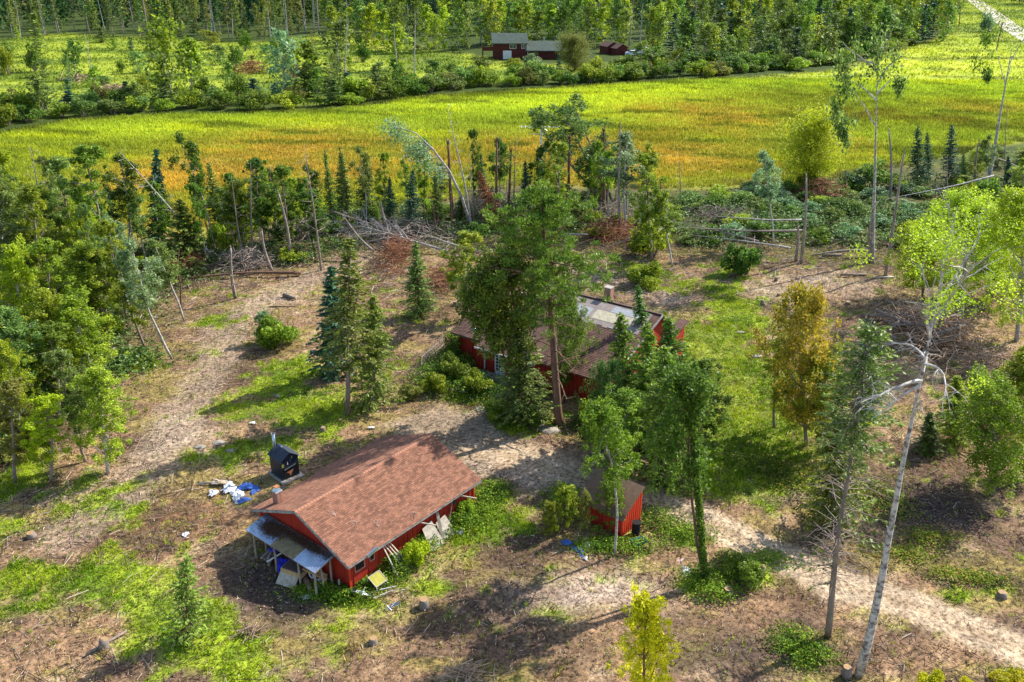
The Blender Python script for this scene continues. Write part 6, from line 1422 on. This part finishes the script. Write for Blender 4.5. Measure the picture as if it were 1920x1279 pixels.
# ------------------------------------------------------------------ the red house
HO = np.array([-3.3, 73.2, 0]); HA = math.atan2(-.559, .829)
ho = empty('red_house', 'red board-and-batten house with brown shingle roof half hidden by trees', 'house', HO, HA)     # x along the front, y backwards
def zr(y): return 2.55 + (y - .3) * .29
XL, XR, YE, YR = -3.4, 13.4, .3, 10.0
def hpart(name, args, mat, **k): b = MB(); b.box(*args); return part(name, b, mat, ho, **k)
hpart('wall', (-2.9, -.25, 1.1, 1.2, 0, zr(1.1) - .14), redm); hpart('wall', (-.25, 1.9, .45, .55, 0, 2.42), redm); hpart('wall', (2.95, 5.6, .45, .55, 0, 2.42), redm); hpart('wall', (5.6, 12.9, .9, 1.0, 0, 2.55), redm)
hpart('wall', (1.9, 2.95, .45, .55, 2.25, 2.42), redm)
for x0 in (-3.0, 12.9):
    b = MB(); P = [(x0, 1.0, 0), (x0, 13, 0), (x0, 13, 2.85), (x0, YR, zr(YR) - .12), (x0, 1.0, zr(1.0) - .12)]; P2 = [(x + .1, y, z) for x, y, z in P]
    b.add(P + P2, [(0, 1, 6, 5), (1, 2, 7, 6), (2, 3, 8, 7), (3, 4, 9, 8), (4, 0, 5, 9)], [(0, 2, 1), (0, 3, 2), (0, 4, 3), (5, 6, 7), (5, 7, 8), (5, 8, 9)]); part('wall', b, redm, ho)
hpart('wall', (-2.9, 12.9, 12.9, 13.0, 0, 2.85), redm)
bh = MB(); bh.box(-.02, .02, -.025, 0, 0, 2.4); bhm = bh.mesh('batten', (darkred,))
for x in np.arange(-2.7, 12.8, .4):
    if 1.8 < x < 3.0: continue
    o = link('batten', bhm, ho); o.location = (x, 1.1 if x < -.3 else (.45 if x < 5.6 else .9), 0)
rf = slope_sheet((XL, YE + .5, zr(YE + .5)), (0, YE + .5, zr(YE + .5)), (0, YR, zr(YR)), (XL, YR, zr(YR)), .12); part('roof', rf, shbrown, ho)
rf = slope_sheet((.003, -.1, 2.48), (6.4, -.1, 2.48), (6.4, YR, zr(YR)), (.003, YR, zr(YR)), .12); part('roof', rf, shbrown, ho)
rf = slope_sheet((6.403, YE, zr(YE)), (XR, YE, zr(YE)), (XR, YR, zr(YR)), (6.403, YR, zr(YR)), .12); part('roof', rf, shbrown, ho)
rf = slope_sheet((XR, 13.2, 2.9), (XL, 13.2, 2.9), (XL, YR + .003, zr(YR)), (XR, YR + .003, zr(YR)), .12); part('roof', rf, shbrown, ho)
rh = np.random.default_rng(8); uh = np.array([0, 1, .29]); uh /= np.linalg.norm(uh); Lh = math.hypot(1, .29)
def hsh(x0, x1, y0, y1, zz):
    w = .36; e = .19; nn_ = int((x1 - x0) / w); ny_ = int((y1 - y0) * Lh / e)
    o = part('shingles', shingles((x0, y0, zz + .003), (1, 0, 0), uh, nn_, ny_, (x1 - x0) / nn_, (y1 - y0) * Lh / ny_, rh), shbrown, ho); o['kind'] = 'stuff'
hsh(XL, 0, YE + .5, YR, zr(YE + .5)); hsh(6.41, XR, YE, 6.6, zr(YE)); 
# patched area near the ridge: pale underlay and torn white sheets
def patch(x0, x1, y0, y1, mat, name, lift): part(name, slope_sheet((x0, y0, zr(y0) + lift), (x1, y0, zr(y0) + lift), (x1, y1, zr(y1) + lift), (x0, y1, zr(y1) + lift), .015), mat, ho)
underl = simple('grey_underlay', (.34, .28, .25), (.17, .14, .13), 1.2, .8); white2 = simple('torn_felt', (.56, .51, .36), (.30, .27, .19), 5, .8); foil = simple('grey_white_sheet', (.42, .43, .45), (.24, .25, .27), 6, .7)
patch(4.6, 12.6, 6.7, 9.7, underl, 'underlay', .03); patch(7.6, 11.4, 7.3, 8.6, white2, 'felt_patch', .05); patch(8.9, 11.8, 8.65, 9.5, foil, 'sheet_patch', .055); patch(5.0, 7.2, 7.2, 8.6, foil, 'sheet_patch', .047)
for i in range(7): patch(7.3 + i * .62, 7.85 + i * .62, 6.5 + (i % 3) * .1, 6.72 + (i % 2) * .2, underl if i % 2 else foil, 'loose_strip', .06 + .003 * i)
b = MB(); b.beam((XL, YR, zr(YR) + .05), (XR, YR, zr(YR) + .05), .28, .08); part('ridge_cap', b, simple('ridge_dark', (.14, .09, .07), None, 3), ho)
b = MB(); b.beam((XR + .03, YE, zr(YE) - .02), (XR + .03, YR, zr(YR) - .02), .06, .22); part('rake_board', b, fascia, ho)
b = MB(); b.beam((0, -.13, 2.42), (6.4, -.13, 2.42), .04, .16); part('fascia_board', b, whitep, ho)
b = MB(); b.beam((XL, YE + .48, zr(YE + .5) - .08), (-.02, YE + .48, zr(YE + .5) - .08), .04, .14); part('fascia_board', b, simple('ridge_dark2', (.10, .07, .06), None, 3), ho)
for x in (.75, 5.45): b = MB(); b.box(x - .05, x + .05, .38, .448, .25, 2.4); part('trim_post', b, whitep, ho)
# glazed white door
d_ = empty('door', '', '', (0, 0, 0)); del d_['label']; del d_['category']; d_.parent = ho
dv = MB(); x0, x1 = 1.9, 2.95
dv.box(x0, x0 + .1, .36, .44, .2, 2.25); dv.box(x1 - .1, x1, .36, .44, .2, 2.25); dv.box(x0 + .1, x1 - .1, .36, .44, .2, .5); dv.box(x0 + .1, x1 - .1, .36, .44, 2.13, 2.25)
for zz in (.82, 1.15, 1.48, 1.81): dv.box(x0 + .1, x1 - .1, .375, .425, zz - .018, zz + .018)
for xx in (2.28, 2.57): dv.box(xx - .015, xx + .015, .377, .423, .5, 2.13)
part('frame', dv, whitep, d_)
g_ = MB(); g_.box(x0 + .1, x1 - .1, .43, .445, .5, 2.13); part('glass', g_, glass, d_)
g_ = MB(); g_.box(2.3, 2.55, .36, .37, 1.72, 2.0); part('notice', g_, whitep, d_)
hpart('step', (.4, 5.5, -.9, .36, 0, .18), mortar); 
hpart('porch_sill', (3.0, 5.6, .36, .448, .3, .36), fascia)
ch = MB(); ch.box(7.1, 7.75, 10.6, 11.2, zr(9) - .2, zr(10) + 1.0); chm = part('chimney', ch, mortar, ho)
for j in range(11):
    for i in range(3):
        for (X_, Y_, a_) in ((7.425, 10.592, 0), (7.092, 10.9, 1), (7.758, 10.9, 1)):
            dd = (i - 1) * .205 + (j % 2) * .04 - .02; o = link('brick', bkm, chm); o.location = (X_ + (0 if a_ else dd), Y_ + (dd if a_ else 0), zr(10) - .1 + j * .1); o.rotation_euler = (0, 0, PI / 2 * a_)
b = MB(); b.box(7.05, 7.8, 10.55, 11.25, zr(10) + 1.0, zr(10) + 1.08); part('cap', b, mortar, chm)
b = MB(); b.tube([(-1.55, 2.0, zr(2)), (-1.55, 2.0, zr(2) + .5)], .07, 8); v_ = part('vent_pipe', b, whitep, ho); b = MB(); b.tube([(-1.55, 2.0, zr(2) - .02), (-1.55, 2.0, zr(2) + .08)], [.22, .1], 10); part('flashing', b, metal, v_)
# annex at the far end
hpart('annex_wall', (13.02, 14.1, 11.4, 13.6, 0, 3.2), redm); b = slope_sheet((13.42, 11.1, 3.35), (14.4, 11.1, 3.35), (14.4, 13.8, 3.75), (13.42, 13.8, 3.75), .12); part('annex_roof', b, shbrown, ho); hpart('annex_fascia', (13.43, 14.38, 11.06, 11.095, 3.15, 3.35), fascia)
# ivy on the end
vb = MB(); ri = np.random.default_rng(6); nI = 2600; xx = ri.uniform(-4.0, -2.2, nI); yy = ri.uniform(.2, 2.6, nI); zz = ri.uniform(0, 2.7, nI); vb.leaves(np.stack([xx, yy, zz], 1), .20, .14, ri, .2)
o = thing('ivy', vb, LM['deep'], 'dark ivy mass covering the end corner of the red house', 'ivy', HO, HA)
# white railing seen through branches
b = MB()
for i in range(9): b.box(13.0 + i * .16, 13.05 + i * .16, 4.0, 4.05, 1.2, 2.1)
b.box(12.95, 14.4, 3.98, 4.07, 2.1, 2.17); b.box(12.95, 14.4, 3.98, 4.07, 1.13, 1.2); part('railing', b, whitep, ho)
b = MB(); b.box(12.95, 14.6, 3.6, 5.6, 1.0, 1.12); part('deck', b, greyw, ho)
# picket fence
c0, c1 = at(790, 690), at(832, 652); fe = empty('picket_fence', 'old grey picket fence section beside the ivy end of the red house', 'fence', c0); d = (c1 - c0); nF = 15
pk_ = MB(); pk_.box(-.05, .05, -.012, .012, 0, 1.35); pk_.add([(-.05, -.012, 1.35), (.05, -.012, 1.35), (0, -.012, 1.45), (-.05, .012, 1.35), (.05, .012, 1.35), (0, .012, 1.45)], [(0, 3, 5, 2), (1, 2, 5, 4)], [(0, 1, 2), (3, 5, 4)]); pkm = pk_.mesh('picket', (greyw,))
aF = math.atan2(d[1], d[0])
for i in range(nF + 1): o = link('picket', pkm, fe); o.location = d * i / nF; o.rotation_euler = (rg.normal() * .03, 0, aF)
for z in (.35, 1.05): b = MB(); b.beam(np.array([0, 0, z]) + [.02, .03, 0], d + [.02, .03, z], .04, .08); part('rail', b, greyw, fe)
# planter box and stones
b = MB(); pc = at(905, 712 + 18); R_ = Rz(HA)
pl = empty('planter', 'old raised planter box with orange dirt in front of the white door', 'planter', at(902, 728), HA); b.box(-1.1, 1.1, -.45, -.4, 0, .5); b.box(-1.1, 1.1, .4, .45, 0, .5); b.box(-1.1, -1.05, -.398, .398, 0, .5); b.box(1.05, 1.1, -.398, .398, 0, .5); part('box', b, greyw, pl)
b = MB(); b.box(-1.04, 1.04, -.39, .39, .02, .42); part('soil', b, simple('orange_soil', (.50, .30, .12), (.22, .16, .05), 4), pl)
thing('sheet', crumple(0, 0, .25, .7, .5, .05, 77, 6), whitep, 'white sheet lying on the shrubs below the white door', 'sheet', at(870, 738))
for i, (px, py, r_s) in enumerate([(905, 768, .5), (925, 775, .45), (950, 782, .5), (1005, 800, .6), (1030, 806, .6), (1390, 623, .3), (1375, 612, .22), (1430, 660, .3), (1240, 585, .4), (410, 830, .35), (375, 838, .3), (432, 845, .3), (520, 742, .25), (1420, 668, .35)]):
    c = at(px, py); r = np.random.default_rng(100 + i); me = bpy.data.meshes.new('stone'); import bmesh
    bmx = bmesh.new(); bmesh.ops.create_icosphere(bmx, subdivisions=2, radius=1)
    for v in bmx.verts: v.co *= r.uniform(.85, 1.15); v.co.x *= r_s * 1.5; v.co.y *= r_s; v.co.z *= r_s * .32
    bmx.to_mesh(me); bmx.free(); me.materials.append(palew); o = link('stone', me); o.location = c
    o['label'] = 'pale flat stone by the house, path or lawn'; o['category'] = 'stone'; o['group'] = 'pale flat stones'

# ------------------------------------------------------------------ antenna mast
mb_, mt_ = top_of(1012, 352, 1010, 238); hm = mt_[2]; an = empty('antenna_mast', 'blue-grey lattice mast topped by a wide flat antenna', 'antenna', mb_)
lat = simple('mast_paint', (.45, .60, .66), (.30, .42, .48), 3, .5, None, .05, metal=.2)
cs = [(math.cos(a) * .28, math.sin(a) * .28) for a in (0, 2.094, 4.188)]
for (x, y) in cs: b = MB(); b.tube([(x, y, 0), (x * .6, y * .6, hm - .6)], .05, 5); part('leg', b, lat, an)
b = MB()
n = 14
for i in range(n):
    z0_, z1_ = (hm - .6) * i / n, (hm - .6) * (i + 1) / n; f0, f1 = 1 - .4 * i / n, 1 - .4 * (i + 1) / n
    for k in range(3): a_, c_ = cs[k], cs[(k + 1) % 3]; b.tube([(a_[0] * f0, a_[1] * f0, z0_), (c_[0] * f1, c_[1] * f1, z1_)], .03, 4, cap=False); b.tube([(a_[0] * f1, a_[1] * f1, z1_), (c_[0] * f1, c_[1] * f1, z1_)], .03, 4, cap=False)
part('bracing', b, lat, an)
b = MB(); b.tube([(0, 0, hm - .7), (0, 0, hm + .1)], .08, 6); part('pole', b, metal, an)
b = MB(); b.tube([(-3.2, .2, hm), (3.4, -.2, hm + .05)], .05, 5)
for i in range(11): x = -3 + i * .6; b.tube([(x, -1.1 + .05 * i, hm), (x, 1.1 - .05 * i, hm)], .03, 4)
part('antenna_array', b, whitep, an)
b = MB(); b.tube([(0, 0, hm - 1.0), (.9, 0, hm - .5), (.1, 0, hm)], .03, 4); b.tube([(-1.6, 0, hm - 1.1), (.2, 0, hm - 1.1)], .04, 4); part('lower_arm', b, metal, an)

# ------------------------------------------------------------------ log house far away
LO = at(930, 111); lh = empty('log_house', 'dark red log house with green-grey roofs and a long low wing', 'house', LO, rad(4))
def lp(name, args, mat, **k): b = MB(); b.box(*args); return part(name, b, mat, lh, **k)
lp('wall', (-.6, 9.6, 0, 7, 0, 4.9), darkred)
for i in range(12): lp('log_course', (-.62, 9.62, -.08, -.001, .15 + i * .4, .42 + i * .4), darkred)
for i in range(7): lp('log_course', (-.72, -.602, 0, 7, .15 + i * .7, .6 + i * .7), darkred)
b = slope_sheet((-1.4, -.8, 4.9), (10.2, -.8, 4.9), (10.2, 3.5, 7.6), (-1.4, 3.5, 7.6), .25); part('roof', b, shgrey, lh); b = slope_sheet((10.2, 7.8, 4.9), (-1.4, 7.8, 4.9), (-1.4, 3.503, 7.6), (10.2, 3.503, 7.6), .25); part('roof', b, shgrey, lh)
for xg in (-.6, 9.5):
    b = MB(); b.add([(xg, 0, 4.9), (xg, 7, 4.9), (xg, 3.5, 7.3), (xg + .1, 0, 4.9), (xg + .1, 7, 4.9), (xg + .1, 3.5, 7.3)], [(0, 3, 5, 2), (1, 2, 5, 4)], [(0, 2, 1), (3, 4, 5)]); part('gable', b, darkred, lh)
lp('wing_wall', (9.62, 24.2, .4, 7, 0, 2.7), darkred)
for i in range(6): lp('log_course', (9.64, 24.22, .32, .398, .15 + i * .42, .44 + i * .42), darkred)
b = slope_sheet((9.3, -.6, 2.7), (25, -.6, 2.7), (24.6, 3.8, 5.2), (10.2, 3.8, 5.2), .25); part('wing_roof', b, shgrey, lh); b = slope_sheet((25, 8, 2.7), (10.2, 8, 2.7), (10.2, 3.803, 5.2), (24.6, 3.803, 5.2), .25); part('wing_roof', b, shgrey, lh)
for (x0, x1, z0, z1) in ((4.3, 6.4, 3.2, 4.5), (8.0, 9.2, 3.2, 4.5)): f = lp('window', (x0, x1, -.14, -.082, z0, z1), whitep); b = MB(); b.box(x0 + .12, (x0 + x1) / 2 - .05, -.16, -.142, z0 + .12, z1 - .12); b.box((x0 + x1) / 2 + .05, x1 - .12, -.16, -.142, z0 + .12, z1 - .12); part('pane', b, glass, f)
for (x0, x1) in ((11.5, 13.6), (21.2, 23.2)): f = lp('window', (x0, x1, .26, .318, 1.0, 2.2), darkred); b = MB(); b.box(x0 + .1, x1 - .1, .24, .258, 1.1, 2.1); part('pane', b, glass, f)
lp('garage_door', (2.2, 4.9, -.16, -.082, 0, 2.6), whitep); lp('downpipe', (10.0, 10.15, -.3, -.15, 0, 4.8), whitep); lp('flue', (15.4, 15.9, 4.2, 4.7, 4.6, 6.0), metal)
lp('balcony_floor', (-4.2, -.74, .2, 5.5, 2.5, 2.7), darkred); lp('balcony_railing', (-4.3, -4.15, .1, 5.6, 2.7, 3.7), darkred); lp('balcony_railing', (-4.14, -.76, .08, .2, 2.7, 3.7), darkred)
for y in (.5, 5): lp('balcony_post', (-4.2, -4.0, y, y + .2, 0, 2.5), darkred)
lp('gable_window', (-.8, -.722, 1.5, 3.6, 3.2, 5.0), glass)
def minished(px, py, w, d, h, label, rz):
    c = at(px, py); s = empty('garden_shed', label, 'shed', c, rz); b = MB(); b.box(-w / 2, w / 2, 0, d, 0, h); b.add([(-w / 2, .001, h), (w / 2, .001, h), (0, .001, h + 1.1), (-w / 2, d, h), (w / 2, d, h), (0, d, h + 1.1)], T=[(0, 1, 2), (3, 5, 4)]); part('wall', b, darkred, s)
    for sg in (-1, 1): b = slope_sheet((sg * (w / 2 + .4), -.4, h - .2), (sg * (w / 2 + .4), d + .4, h - .2), (0, d + .4, h + 1.15), (0, -.4, h + 1.15), .12); part('roof', b, shbrown, s)
    b = MB(); b.box(-.6, .6, -.06, -.002, 0, 1.9); part('door', b, darkred, s)
minished(1149, 101, 4.6, 4.5, 2.6, 'small red shed with brown roof, higher of the far pair', .5); minished(1166, 103, 4.4, 4.5, 2.3, 'lower red shed of the far pair next to the white car', .5)
# parked vehicles
def vehicle(name, px, py, rz, label, cat, col, L, Wd_, H_):
    c = at(px, py); v = empty(name, label, cat, c, rz); body = simple(name + '_paint', col, tuple(x * .85 for x in col), 1, .3, None, 0, spec=.5)
    prof = [(-L / 2, .35), (-L / 2, .95), (-L / 2 + .15, 1.05), (-L / 2 + .35, H_ - .08), (-L / 2 + .6, H_), (L * .12, H_), (L * .27, 1.12), (L / 2 - .1, .98), (L / 2, .7), (L / 2, .35)]
    if cat == 'van': prof = [(-L / 2, .35), (-L / 2, H_ - .1), (-L / 2 + .1, H_), (L * .22, H_), (L * .38, 1.15), (L / 2, .95), (L / 2, .35)]
    n = len(prof); b = MB(); V_ = [(x, -Wd_ / 2 + (.12 if z > 1.1 else 0), z) for x, z in prof] + [(x, Wd_ / 2 - (.12 if z > 1.1 else 0), z) for x, z in prof] + [(0, -Wd_ / 2 + .05, .8), (0, Wd_ / 2 - .05, .8)]
    b.add(V_, [(i, n + i, n + (i + 1) % n, (i + 1) % n) for i in range(n)], [(i, (i + 1) % n, 2 * n) for i in range(n)] + [(n + i, 2 * n + 1, n + (i + 1) % n) for i in range(n)]); part('body', b, body, v)
    for s in (-1, 1):
        b = MB(); b.box(-L * .38, L * .16, s * (Wd_ / 2 - .06) - .02, s * (Wd_ / 2 - .06) + .02, 1.1, H_ - .12); part('side_window', b, glass, v)
        for x in (-L * .3, L * .3): b = MB(); b.tube([(x, s * Wd_ / 2 - .1, .33), (x, s * Wd_ / 2 + .06, .33)], .33, 12); w_ = part('wheel', b, bpy.data.materials['tyre'], v); b = MB(); b.tube([(x, s * (Wd_ / 2 + .05), .33), (x, s * (Wd_ / 2 + .075), .33)], .19, 10); part('rim', b, metal, w_)
    b = MB(); xw = L * .2; b.add([(L * .13, -Wd_ / 2 + .2, H_ - .06), (L * .13, Wd_ / 2 - .2, H_ - .06), (L * .275, Wd_ / 2 - .15, 1.15), (L * .275, -Wd_ / 2 + .15, 1.15)], [(3, 2, 1, 0)]); part('windscreen', b, glass, v)
    for s in (-1, 1): b = MB(); b.box(L / 2 - .02, L / 2 + .02, s * Wd_ * .36 - .15, s * Wd_ * .36 + .15, .65, .8); part('headlight', b, whitep, v)
vehicle('parked_car', 1185, 104, PI * .95, 'white car parked beside the far red sheds', 'car', (.75, .78, .82), 4.6, 1.8, 1.6)
vehicle('parked_van', 1200, 101, PI * .95, 'white van parked behind the white car', 'van', (.72, .74, .76), 5.4, 2.0, 2.1)
# roof among the far trees, power poles, driveway marker
c = at(1432, 62); s = empty('cabin', 'cabin with pale tan roof almost hidden in the far wood', 'house', c, .5); b = MB(); b.box(-4, 4, 0, 6, 0, 2.6); part('wall', b, palew, s)
for sg in (-1, 1): b = slope_sheet((-4.5, 3 + sg * 3.6, 2.5), (4.5, 3 + sg * 3.6, 2.5), (4.5, 3, 4.6), (-4.5, 3, 4.6), .15); part('roof', b, simple('tan_roof%d' % sg, (.50, .40, .30), None, 1), s)
for (bx, by, tx, ty, lab) in [(1798, 50, 1802, 6, 'dark power pole beside the far road'), (1868, 95, 1880, 42, 'tall bare power pole in the roadside field')]:
    p0, p1 = top_of(bx, by, tx, ty); o = empty('power_pole', lab, 'pole', p0); b = MB(); b.tube([(0, 0, -.3), tuple(p1 - p0)], [.22, .15], 8); part('pole', b, BARK['brown'], o, True); e = p1 - p0; b = MB(); b.beam(e + [-1.2, 0, -.6], e + [1.2, 0, -.6], .12); part('cross_arm', b, BARK['brown'], o)
SC.render.film_transparent = False
